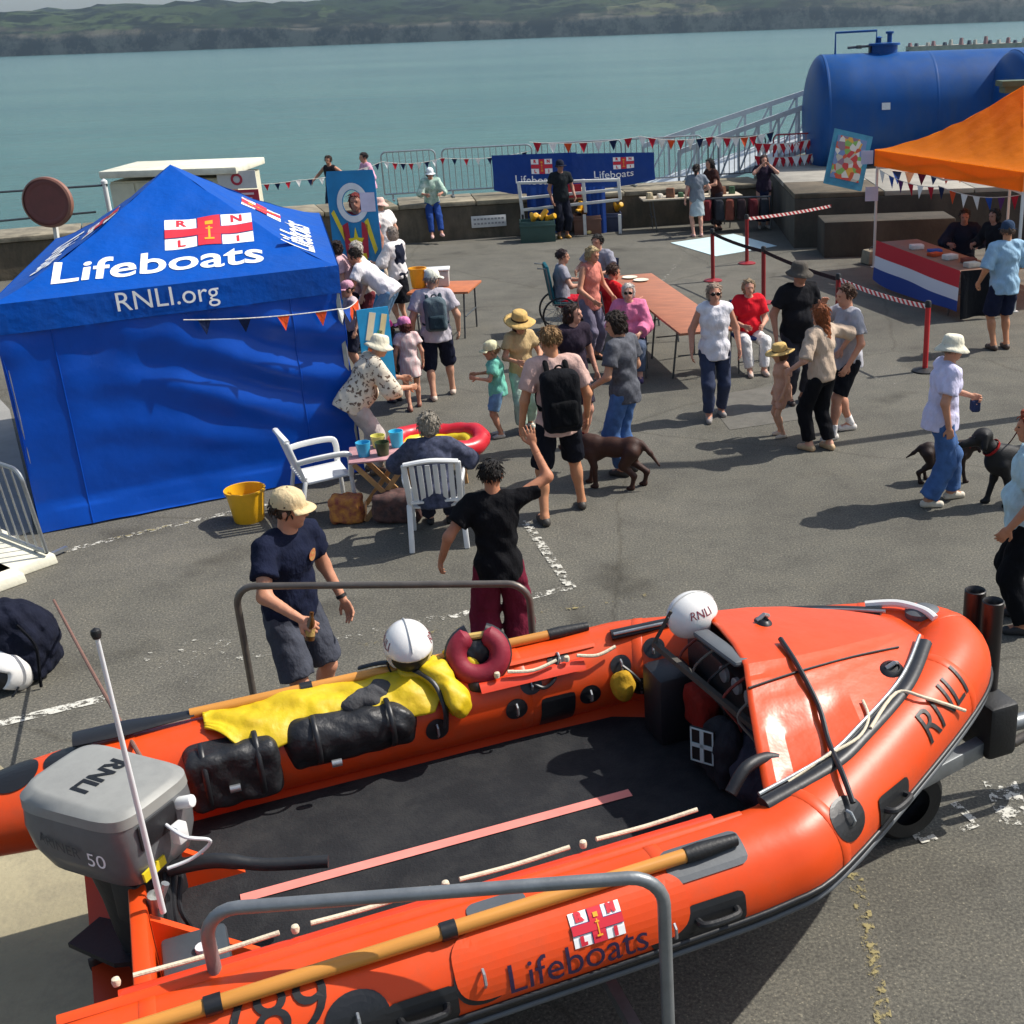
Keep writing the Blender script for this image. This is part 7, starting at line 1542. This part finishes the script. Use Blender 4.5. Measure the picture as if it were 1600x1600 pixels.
# ================================================================== PEOPLE AND DOGS
def HT(px, py, H, z0=0.0):
    q = G(px, py, H + z0); return (q.x, q.y, z0)
SIT = dict(hip=(0, -.06, .285), lean=4, rf=(.06, .235, .042), lf=(-.06, .235, .042), rh=(.10, .62, -.42), lh=(-.10, .62, -.42))
def sit(**k): d = dict(SIT); d.update(k); return d
fl, n_, L_, b_ = nodes_mat('cloth_leopard'); tc2 = n_.new('ShaderNodeTexCoord'); vo = n_.new('ShaderNodeTexVoronoi'); vo.inputs['Scale'].default_value = 21; vo.feature = 'F1'; ns = n_.new('ShaderNodeTexNoise'); ns.inputs['Scale'].default_value = 16; ns.inputs['Detail'].default_value = 3; L_.new(tc2.outputs['Object'], ns.inputs[0]); mx_ = n_.new('ShaderNodeMix'); mx_.data_type = 'RGBA'; mx_.inputs[0].default_value = .12; L_.new(tc2.outputs['Object'], mx_.inputs[6]); L_.new(ns.outputs[1], mx_.inputs[7]); L_.new(mx_.outputs[2], vo.inputs[0])
rp_ = n_.new('ShaderNodeValToRGB'); e = rp_.color_ramp.elements; e[0].position = .30; e[0].color = lin('6a5648'); e[1].position = .42; e[1].color = lin('d9cdb8'); L_.new(vo.outputs[0], rp_.inputs[0]); L_.new(rp_.outputs[0], b_.inputs['Base Color']); b_.inputs['Roughness'].default_value = .9
navyf = mat('cloth_navy_pattern', '1f2438', .9, .4, 22, .3, 40, col2='4a4f66')
pinkst = mat('cloth_pink_stripe', 'cf9a9a', .9, .3, 9, .3, 38, col2='e6ddd8', stretch=(6, 6, .3))
greych = mat('cloth_grey_print', '3a3c44', .9, .4, 26, .3, 40, col2='5c5e66')
denim = mat('cloth_denim', '3c5f92', .9, .25, 12, .3, 60); denim_l = mat('cloth_denim_light', '6f92b4', .9, .25, 12, .3, 60); denim_d = mat('cloth_denim_dark', '2b3550', .9, .25, 12, .3, 60)

# 1 crew member behind the boat
p1 = person((-2.40, 7.22, 0), 'man in beige cap, navy polo and grey shorts standing behind the lifeboat', 1.80, -122, dict(col='1a1f33', sleeve=.62, loose=.022, off=.022), dict(col='474a54', len=.46, loose=.035), 'b87a5c', ('short', '3a2a20'), ('cap', 'd3bd94'), '4a4540',
    dict(lean=7, hy=34, hp=-8, rh=(.18, .62, -.62), rp=(.9, -.8, -.3), rn=(-.6, .2, -.8), rc=1.1, lh=(-.20, .18, -.92), rf=(.09, .02, .042), lf=(-.09, -.02, .042)), 1.1)
v_, f_ = disc2(.042, 20, 3); 
def chest(p, dx, dz, x, y, l):                              # badge on the chest
    a = p['ax']; q = p['P0'] + p['t'] * (.225 * p['H'] + dz) + a[0] * (dx + x); fw_ = .112 * p['s'] * 1.1 * math.sqrt(max(.05, 1 - ((dx + x) / (.152 * p['s'] * 1.1)) ** 2)) + .034 + l
    return Vector([float(t) for t in (q + a[1] * fw_ + p['t'] * y)])
decal((v_, f_), lambda x, y, l: chest(p1, -.075, .02, x, y, l), 'chest_badge', mat('badge_gold', 'b89a58', .6, .4, 60, col2='b03a30'), p1['root'], .004)
wrl = p1['arm']['l'][1]; wel = p1['arm']['l'][0]; mb = MB(); dv = Vector([float(t) for t in (wrl - wel)]).normalized(); Rm = dv.to_track_quat('Z', 'Y').to_matrix(); mb.lathe([(.031, -.012), (.036, -.01), (.036, .01), (.031, .012)], 18, [float(t) for t in (wrl - (wrl - wel) * .08)], 1, 1, False, Rm); mb.build('watch', black_rb, p1['root'], True)
hq = to_world(p1, p1['arm']['r'][1]); bo = thing('drinks_bottle', 'small brown bottle in the hand of the man in the beige cap', 'bottle', hq + Vector((.05, -.03, -.13))); bo.rotation_euler = (rad(-8), rad(10), 0); mb = MB(); mb.lathe([(.001, 0), (.03, 0), (.031, .10), (.013, .15), (.013, .18), (.001, .18)], 16); mb.build('glass', mat('bottle_brown', '5a3a1c', .15, .1, spec=.6), bo, True); mb = MB(); mb.lathe([(.032, .03), (.032, .08)], 16, (0, 0, 0), 1, 1, False); mb.build('label', cloth('b99a5c'), bo, True)
# 2 waving woman
person((-1.12, 7.98, 0), 'woman in black tee and maroon trousers waving, seen from behind', 1.66, 8, dict(col='141417', sleeve=.6, loose=.02, hem=.06), dict(col='6b1f33', len=.94, loose=.045, bell=1.6), 'a86a48', ('short', '17120f'), None, '2a2422',
    dict(lean=4, hy=-12, rh=(.30, .34, .62), rp=(.9, -.2, -.6), rn=(-.1, 1, .1), rhd=(-.15, .1, 1), rc=.12, rs=6.0, rt=-1, lh=(-.46, .06, -.80), lp=(-.6, -1, 0), lc=.6, rf=(.07, .02, .042), lf=(-.08, -.02, .042)), 1.02, fem=True)
# 3 seated craft woman
q = G(688, 840); sv = Vector((math.sin(rad(-8)), math.cos(rad(-8)), 0)); person((q.x, q.y, 0), 'grey curly haired woman in navy top seated on a white armchair, back to camera', 1.62, 8, dict(mat=navyf, col='1f2438', sleeve=1.3, loose=.02, hem=.06), dict(col='2a2c38', len=.96), 'c08f78', ('curly', '8d8578'), None, '1c1c1e', sit(lean=8, hp=-14, rh=(.12, .6, -.3), lh=(-.12, .6, -.3)), 1.18, fem=True)
# 4 woman in leopard print
person(tuple(G(584, 738)), 'woman in pale hat and leopard print blouse bending over the folding table', 1.62, -62, dict(mat=fl, col='d9cdb8', sleeve=1.35, loose=.03, hem=.07, off=.03), dict(col='b9b0ac', len=.96, loose=.02), 'bd8464', ('short', '6b5a48'), ('bucket', 'dcd5bd'), '6a5a4c', dict(lean=34, hip=(0, -.08, .505), hp=-18, rh=(.0, .62, -.55), lh=(-.1, .66, -.5)), 1.2, fem=True)
# 5 girl in a pink cap
person(tuple(G(648, 640)), 'small girl in a pink cap and pale pink striped dress seen from behind', 1.17, 18, dict(mat=pinkst, col='cf9a9a', sleeve=.5, hem=.14, flare=1.05), dict(col='4a2230', len=.3, loose=.02), 'c08468', ('bob', '5a2420'), ('cap', 'd983ac'), '8a5a4a', dict(hy=50, rf=(.07, .10, .042), lf=(-.05, -.06, .042)), 1.0, fem=True)
person(HT(606, 503, 1.05), 'small child in a bright pink hat half hidden beside the denim shorts', 1.05, 60, dict(col='2c2f3a', sleeve=.6), dict(col='2a2a30', len=.4), 'c08468', ('bob', '2a1c18'), ('cap', 'd8408a'), '3a3a3c', dict(), fem=True)
# 6 man with rucksack
p6_ = person(tuple(G(692, 622)), 'man in white cap, pale grey tee and navy shorts carrying a grey-green rucksack', 1.68, 14, dict(col='b3adb4', sleeve=.7, loose=.025, hem=.06), dict(col='1b1e30', len=.52, loose=.03), 'b98468', ('short', '9a948c'), ('cap', 'dfe0cf'), 'c9b8a8', dict(hy=-52, lean=3, rh=(.22, .12, -.9), lh=(-.22, .1, -.9), rf=(.09, .09, .042), lf=(-.07, -.05, .042)), 1.15)
backpack(p6_, 'grey-green rucksack with dark trim on the man in the white cap', '55636a', .145, .215, .075, '2b3a42')
# 7 man bending at the stall
person(tuple(G(596, 545)), 'man in white shirt and denim shorts bending towards the blue gazebo', 1.76, 82, dict(col='e2dde0', sleeve=.55, loose=.024, hem=.06), dict(mat=denim_l, col='6f92b4', len=.42, loose=.03), 'b86f50', ('short', '2a201a'), None, 'b9b4ae', dict(lean=48, hip=(0, -.13, .505), hp=-10, rh=(.1, .55, -.6), lh=(-.1, .6, -.55), rf=(.06, .0, .042), lf=(-.06, -.06, .042)), 1.08, sock='d8d6d2')
# 8..11 queue at the stall
person(HT(614, 352, 1.62), 'woman in black waistcoat and black skirt over a white shirt in the queue', 1.62, 66, dict(col='e0dcdc', sleeve=1.2, loose=.02), dict(col='17181e', skirt=.27, wide=.16), 'b9846a', ('bob', '9c8f84'), None, '3a302c', dict(rh=(.05, .62, -.5), lh=(-.05, .6, -.5)), 1.05, fem=True, vest='1c2030')
person(HT(598, 308, 1.68), 'man in pale pink hat and white shirt at the head of the queue', 1.68, 58, dict(col='ded6d2', sleeve=.6, loose=.03, hem=.07), dict(col='b8a894', len=.9), 'bf8a70', ('short', '8a7a6a'), ('bucket', 'e0b8ac'), '4a4440', dict(lean=8), 1.2)
person(HT(541, 370, 1.66), 'dark haired woman in pinkish top leaning at the gazebo corner', 1.66, 95, dict(col='c9a6ac', sleeve=.6), dict(col='3a2a34', len=.9), 'c08a72', ('bob', '2a1a18'), None, '3a302c', dict(lean=16), 1.0, fem=True)
person(HT(566, 372, 1.62), 'woman with white hair band and cream top behind the bending man', 1.62, 110, dict(col='e2d8cc', sleeve=1.2), dict(col='7a3a40', len=.9), 'c89a84', ('bob', 'cfc6b8'), None, '3a302c', dict(lean=10), 1.0, fem=True)
person(HT(545, 440, 1.3), 'child in a dusty pink cap above the small blue board', 1.3, 120, dict(col='b9a8ac', sleeve=.6), dict(col='2a2c3c', len=.5), 'c08a70', ('short', '4a3428'), ('cap', 'c493a4'), '3a302c', dict(), fem=True)
hx, hy_, hz_ = pbo['hole']; del pbo['hole']; person((hx, hy_ + .42, 0), 'red haired person looking through the hole of the tall photo board', hz_ / .925, 180, dict(col='8a2a34', sleeve=.6), dict(col='2c3246', len=.9), '9a6450', ('long', '7a2420'), None, '3a302c', dict(hp=0), 1.0, fem=True, vox=.022)
# 13..15 by the sea wall
person(HT(513, 241, 1.70), 'dark haired person in black vest top behind the photo board', 1.70, 165, dict(col='2a2426', sleeve=0), dict(col='2c3246', len=.9), 'b8785a', ('bun', '33241c'), None, '3a302c', dict(rh=(.5, .3, -.55), lh=(-.5, .3, -.55)), 1.0, vox=.022, fem=True)
person(HT(572, 236, 1.74), 'person in pink shirt and dark maroon trousers beside the photo board', 1.74, 120, dict(col='d8a2b8', sleeve=1.1, loose=.03, hem=.06), dict(col='5a2028', len=.9), 'bd8468', ('short', '2c1f22'), None, '3a302c', dict(lean=6, rh=(.1, .5, -.6)), 1.05, vox=.022)
wq = wall_pt(-4.75, -.10, 0); person((wq.x, wq.y, 0), 'woman in white cap, green and white top and blue trousers sitting on the wall', 1.62, 196, dict(mat=mat('cloth_green_print', '6f9a86', .9, .3, 10, .3, 38, col2='cfe0d4'), col='6f9a86', sleeve=1.3, loose=.02), dict(col='24407f', len=.92), 'a8705a', ('bob', '4a3428'), ('cap', 'e6ebec'), 'd0a8a0', dict(hip=(0, -.10, .545), lean=10, hp=-16, rh=(.02, .55, -.5), lh=(-.02, .55, -.5), rf=(.07, .20, .042), lf=(-.06, .26, .042)), 1.0, vox=.022, fem=True)
# 16..19 at the wall stalls
person(tuple(G(880, 372)), 'man in black cap, dark top and navy trousers at the boot stall', 1.74, 205, dict(col='1d2226', sleeve=.6, loose=.02), dict(col='1a1c28', len=.86, loose=.03), '8a5a48', ('short', '1a1412'), ('cap', '1e2232'), 'b98a3c', dict(rh=(.16, .2, -.9), lh=(-.12, .35, -.82), lean=4), 1.05, vox=.022)
person(tuple(G(1090, 370)), 'woman in grey top and pale grey skirt at the stall, seen from behind', 1.60, 12, dict(col='6f7680', sleeve=.6), dict(col='a3aeb4', skirt=.22, wide=.19), 'c58f7c', ('tail', '2e231e'), None, 'c8a098', dict(rh=(.2, .45, -.6), hy=-20), 1.05, vox=.022, fem=True)
person(HT(1120, 243, 1.66), 'long dark haired woman in brown top leaning over the stall', 1.66, 120, dict(col='3c2420', sleeve=.6), dict(col='332b30', len=.92), 'a8745c', ('long', '1c1412'), None, '3a302c', dict(lean=18, rh=(.1, .6, -.5), lh=(-.1, .6, -.5)), 1.0, vox=.022, fem=True)
person(tuple(G(1193, 356)), 'woman in long navy dress with hands raised to her face', 1.66, 185, dict(col='2a2030', sleeve=.7), dict(col='191f38', skirt=.42, wide=.19), 'b98470', ('bob', '4a3430'), None, 'b9b4b0', dict(rh=(-.12, .42, .18), lh=(.12, .42, .18), rp=(1, -.2, -1), lp=(-1, -.2, -1)), 1.05, vox=.022, fem=True)
# 20..24 at the long table
def chair_at(px, py, Hs, yaw, label, seat='2c3550'): q = HT(px, py, Hs); return chair((q[0], q[1], 0), rad(yaw), label, seat)
wcq = HT(882, 388, 1.28); wc = thing('wheelchair', 'teal-backed wheelchair at the far end of the crowd', 'wheelchair', (wcq[0], wcq[1], 0), rad(-80))
mb = MB(); mb.box((0, -.02, .46), (.44, .44, .05)); mb.build('seat', cloth('1f4a54'), wc, bevel=.012); mb = MB(); mb.box((0, -.27, .76), (.46, .05, .60), Matrix.Rotation(rad(8), 3, 'X')); mb.build('backrest', cloth('1f5a66'), wc, bevel=.015)
for sx in (1, -1):
    wh = bpy.data.objects.new('wheel', None); COL.objects.link(wh); wh.parent = wc; wh.location = (sx * .28, -.14, .29); Rm = Matrix.Rotation(rad(90), 3, 'Y')
    mb = MB(); mb.tube([(0, .28 * math.cos(a), .28 * math.sin(a)) for a in np.linspace(0, 2 * PI, 29)], .016, 8, False); mb.build('tyre', black_rb, wh, True)
    mb = MB(); [mb.tube([(0, 0, 0), (0, .27 * math.cos(a), .27 * math.sin(a))], .004, 5) for a in np.linspace(0, 2 * PI, 13)[:-1]]; mb.build('spokes', steel, wh)
    mb = MB(); mb.tube([(sx * .05 + sx * .15, .30, .07), (sx * .20, .26, .3), (sx * .22, .2, .46), (sx * .23, -.25, .46), (sx * .23, -.33, 1.02), (sx * .23, -.46, 1.04)], .013, 8); mb.build('frame_tube', steeld, wc, True)
    mb = MB(); mb.lathe([(.03, -.012), (.065, -.012), (.065, .012), (.03, .012)], 16, (sx * .2, .32, .066), 1, 1, True, Rm); mb.build('castor', black_rb, wc, True)
person((wcq[0], wcq[1], 0), 'person in grey and red seated in the teal wheelchair', 1.66, -80, dict(col='8a8a94', sleeve=.6), dict(col='b02030', len=.7), 'b07a60', ('short', '3a2a2c'), None, '2a2a2e', sit(hip=(0, -.06, .295)), 1.0, fem=True)
person(HT(916, 380, 1.66), 'blonde woman in coral vest standing beside the long table', 1.66, -128, dict(col='c87a6c', sleeve=0, hem=.06), dict(col='6f6a7c', len=.92), 'b97a5c', ('bob', 'b09a70'), None, '3a302c', dict(hp=-16, rh=(.12, .4, -.75), lh=(-.2, .3, -.8), lean=6), 1.0, fem=True)
person(HT(951, 410, 1.27), 'person in bright red tee seated at the long table', 1.66, -60, dict(col='c41f26', sleeve=.7, loose=.02), dict(col='33282c', len=.9), 'b0745a', ('short', '4a3428'), None, '2a2a2e', sit(hip=(0, -.06, .285), lean=14, hp=-10), 1.1); chair_at(951, 410, 1.27, -60, 'folding chair under the person in the bright red tee')
person(HT(934, 368, 1.30), 'dark haired man in grey tee seated at the far end of the long table', 1.76, 150, dict(col='8b8b96', sleeve=.6, loose=.02), dict(col='2a2c38', len=.9), 'b07a60', ('short', '17120f'), None, '2a2a2e', sit(lean=10), 1.05); chair_at(934, 368, 1.30, 150, 'folding chair at the far end of the long table')
person(HT(981, 441, 1.26), 'white haired woman in pink jacket and sunglasses seated facing the camera', 1.64, 178, dict(col='d9799c', sleeve=1.85, loose=.025, hem=.05), dict(col='4f5a6e', len=.92, loose=.02), 'c9907a', ('bob', 'd8cfc6'), None, '4a3a66', sit(rh=(-.02, .5, -.6), lh=(.02, .5, -.62), rf=(.09, .25, .042), lf=(-.08, .22, .042)), 1.15, glasses=True, fem=True); chair_at(981, 441, 1.26, 178, 'folding chair under the woman in the pink jacket')
# 25..29 centre group
person(HT(889, 470, 1.66), 'woman with long dark hair and dark top behind the backpack man', 1.66, 215, dict(col='2c2430', sleeve=.6), dict(col='3a3440', len=.42, loose=.02), 'bb8068', ('long', '33201a'), None, 'd2cdc8', dict(hy=40, rh=(.2, .1, -.9)), 1.0, fem=True)
p26 = person((-.87, 10.99, 0), 'tall young man in pinkish tee and navy shorts with a black backpack', 1.90, 16, dict(col='c9a79c', sleeve=.72, loose=.022, hem=.06), dict(col='14161f', len=.46, loose=.032), 'b5764f', ('short', '8a6a44'), None, '3c3833', dict(hy=28, hp=-6, lean=3, rh=(.20, .16, -.92), lh=(-.22, .05, -.94), rf=(.12, .09, .042), lf=(-.11, -.07, .042)), 1.02)
backpack(p26, 'large black backpack worn by the tall young man', '15161a', .165, .26, .10, '0f1013')
person(HT(971, 484, 1.76), 'dark haired youth in grey tee and blue jeans beside the backpack man', 1.76, 60, dict(mat=greych, col='3a3c44', sleeve=.65, loose=.025, hem=.06), dict(mat=denim, col='3c5f92', len=.95, loose=.02), 'b07a5c', ('curly', '2c2019'), None, '3a3836', dict(hp=-14, hy=20, rh=(.15, .3, -.85), lh=(-.1, .4, -.75)), 1.0)
person(tuple(G(822, 672)), 'girl in straw hat, tan top and pale green trousers holding something', 1.42, 205, dict(col='c2a87c', sleeve=.6), dict(col='9fb3a6', len=.9, loose=.02), 'b97f60', ('long', '3a2618'), ('straw', 'c9a768'), 'cfd2c4', dict(hp=-14, rh=(.04, .55, -.5), lh=(-.04, .55, -.5), rf=(.06, .06, .042), lf=(-.06, -.07, .042)), 1.0, fem=True)
person(tuple(G(784, 682)), 'small child in cream cap and mint green tee looking left', 1.12, 98, dict(col='78c4b0', sleeve=.65, loose=.018, hem=.06), dict(mat=denim_l, col='6f92b4', len=.42, loose=.02), 'b5795c', ('short', '8a6a48'), ('cap', 'd8d3ac'), 'b8b4ac', dict(hp=-8, rh=(0, .62, -.42), lh=(0, .62, -.42)), 1.0)
# 30..35 right-centre group
person(tuple(G(1118, 652)), 'woman in sleeveless white blouse, sunglasses and dark jeans', 1.66, 186, dict(col='dedbe0', sleeve=.12, hem=.07, loose=.02), dict(mat=denim_d, col='2b3550', len=.94), 'b87a60', ('bob', 'a08a78'), None, '8a8480', dict(rh=(.24, .1, -.9), lh=(-.24, .12, -.9), rf=(.06, .08, .042), lf=(-.05, -.06, .042)), 1.12, glasses=True, fem=True)
person(HT(1171, 431, 1.27), 'woman in red tee and white trousers seated on a blue folding chair', 1.62, 190, dict(col='d01e2c', sleeve=.7, loose=.02, hem=.05), dict(col='dcd8d6', len=.95), 'c08870', ('bob', '9a8468'), None, 'b9a89c', sit(rh=(-.04, .52, -.55), lh=(.04, .52, -.55)), 1.15, fem=True); chair_at(1171, 431, 1.27, 190, 'blue folding chair under the woman in the red tee', '2f3f6a')
person(HT(1246, 407, 1.76), 'man in grey sun hat and black tee standing with the group', 1.76, -158, dict(col='1a1a1e', sleeve=.65, loose=.022, hem=.06), dict(col='34343c', len=.9), '9a6248', ('short', '4a3c34'), ('bucket', '55504a'), '3a302c', dict(hy=14, hp=-4, rh=(.25, .1, -.9)), 1.2)
person(tuple(G(1322, 680)), 'young man in pale grey tee, dark shorts and white trainers facing left', 1.76, 108, dict(col='a9a8ae', sleeve=.65, loose=.024, hem=.06), dict(col='17181e', len=.44, loose=.032), 'bd8062', ('short', '4a3020'), None, 'd8d2ca', dict(hp=-6, rh=(.06, .36, .12), rp=(.6, -.2, -1), lh=(-.14, .2, -.9), rf=(.09, -.08, .042), lf=(-.05, .12, .042)), 1.0, sock='dcd8d4')
person(tuple(G(1282, 704)), 'woman with long ginger hair, beige top and black trousers seen from behind', 1.66, 42, dict(col='bda894', sleeve=1.0, loose=.02, hem=.03), dict(col='121216', len=.94, loose=.016), 'c69078', ('long', '8a4a22'), None, 'c2a47e', dict(hy=-6, rh=(.52, .12, -.52), rp=(1, -.6, 0), lh=(-.24, .32, -.72), rf=(.06, -.03, .042), lf=(-.05, .05, .042)), .98, fem=True)
person(tuple(G(1222, 682)), 'small child in a wide straw hat and peach sundress', 1.06, 100, dict(col='d0a086', sleeve=.12, hem=.10), dict(col='c89880', len=.35), 'c8906e', ('bob', '6a4a30'), ('straw', 'd2b070'), 'c9b8a4', dict(hp=-8), 1.0, fem=True)
# 36..40 right
p36 = person(tuple(G(1462, 786)), 'woman in cream bucket hat, pale lilac tee and blue jeans walking right', 1.68, -84, dict(col='cfcbe4', sleeve=.72, loose=.024, hem=.06), dict(mat=denim, col='3c5f92', len=.95, loose=.028, bell=1.8), 'b57a5c', ('short', '8a7a68'), ('bucket', 'e2dcc6'), 'cfc6b4', dict(lean=5, hp=-6, rh=(.10, -.06, -.95), lh=(-.05, .58, -.62), lc=1.1, rf=(.05, -.07, .042), lf=(-.05, .10, .042)), 1.12, fem=True)
hq = to_world(p36, p36['arm']['l'][1]); cb_ = thing('camera_pouch', 'small dark camera pouch in the hand of the bucket hat woman', 'pouch', hq + Vector((.05, 0, -.10))); blob('pouch', [('b', (0, 0, 0), (.045, .05, .06), None, .02)], cloth('2a3450'), cb_, .012); mb = MB(); mb.tube(arc((0, 0, .05), .03, 0, 180, 8), .006, 6); mb.build('strap', cloth('20242c'), cb_, True)
person(tuple(G(1562, 546)), 'man in light blue shirt, navy shorts and cap seen from behind', 1.80, 14, dict(col='93b4cc', sleeve=1.0, loose=.03, hem=.07), dict(col='1a2038', len=.47, loose=.03), 'b5764f', ('short', '5a4a40'), ('cap', '2f4058'), '4a3a30', dict(hy=-30, rh=(.12, .45, -.65), lh=(-.2, .25, -.85)), 1.15)
person(HT(1508, 326, 1.32), 'man in dark navy jumper seated at the table under the orange gazebo', 1.76, 168, dict(col='191d2e', sleeve=1.8, loose=.02), dict(col='1c1e28', len=.9), '8f5a48', ('short', '2a1f1c'), None, '2a2a2e', sit(lean=10, hp=-10), 1.1); chair_at(1508, 326, 1.32, 168, 'dark folding chair under the orange gazebo', '1e2026')
person(HT(1562, 322, 1.62), 'person in black standing under the orange gazebo', 1.62, 120, dict(col='15161c', sleeve=1.7), dict(col='15161c', len=.92), '8a5a4a', ('bob', '1c1614'), None, '2a2a2e', dict(lean=8, rh=(.1, .5, -.5)), 1.1, fem=True)
person(tuple(G(1595, 978)), 'person in light blue tee and black trousers cut off by the right edge', 1.76, 70, dict(col='b8d4dc', sleeve=.68, loose=.025, hem=.06), dict(col='111216', len=.95, loose=.025), 'b5724e', ('curly', 'a2482a'), None, '2a2a2c', dict(rh=(.16, .12, -.9), lh=(-.16, .2, -.88), rf=(.08, .02, .042), lf=(-.08, -.02, .042)), 1.15)
# dogs
dog(tuple(G(958, 760)), 76, 'brown dog standing behind the tall young man', '3a2016', (.02, .40, .44), .2, .54, .05, .0)
dog(tuple(G(1594, 786)), 98, 'black dog on a lead at the right edge', '131315', (0, .40, .64), .1, .60, .07, .5)
dog(tuple(G(1474, 752)), -92, 'black and tan dog behind the woman in the bucket hat', '2a1a14', (0, .42, .50), -.1, .42, .05, .2)
ld = thing('dog_lead', 'thin dark lead from the black dog to the right', 'lead'); a, b = Vector(G(1562, 706, .50)), Vector(G(1598, 660, .85)); mb = MB(); mb.tube(smoothpath([a, a.lerp(b, .5) - Vector((0, 0, .04)), b], 5), .006, 6); mb.build('strap', cloth('5a2a2a'), ld, True)
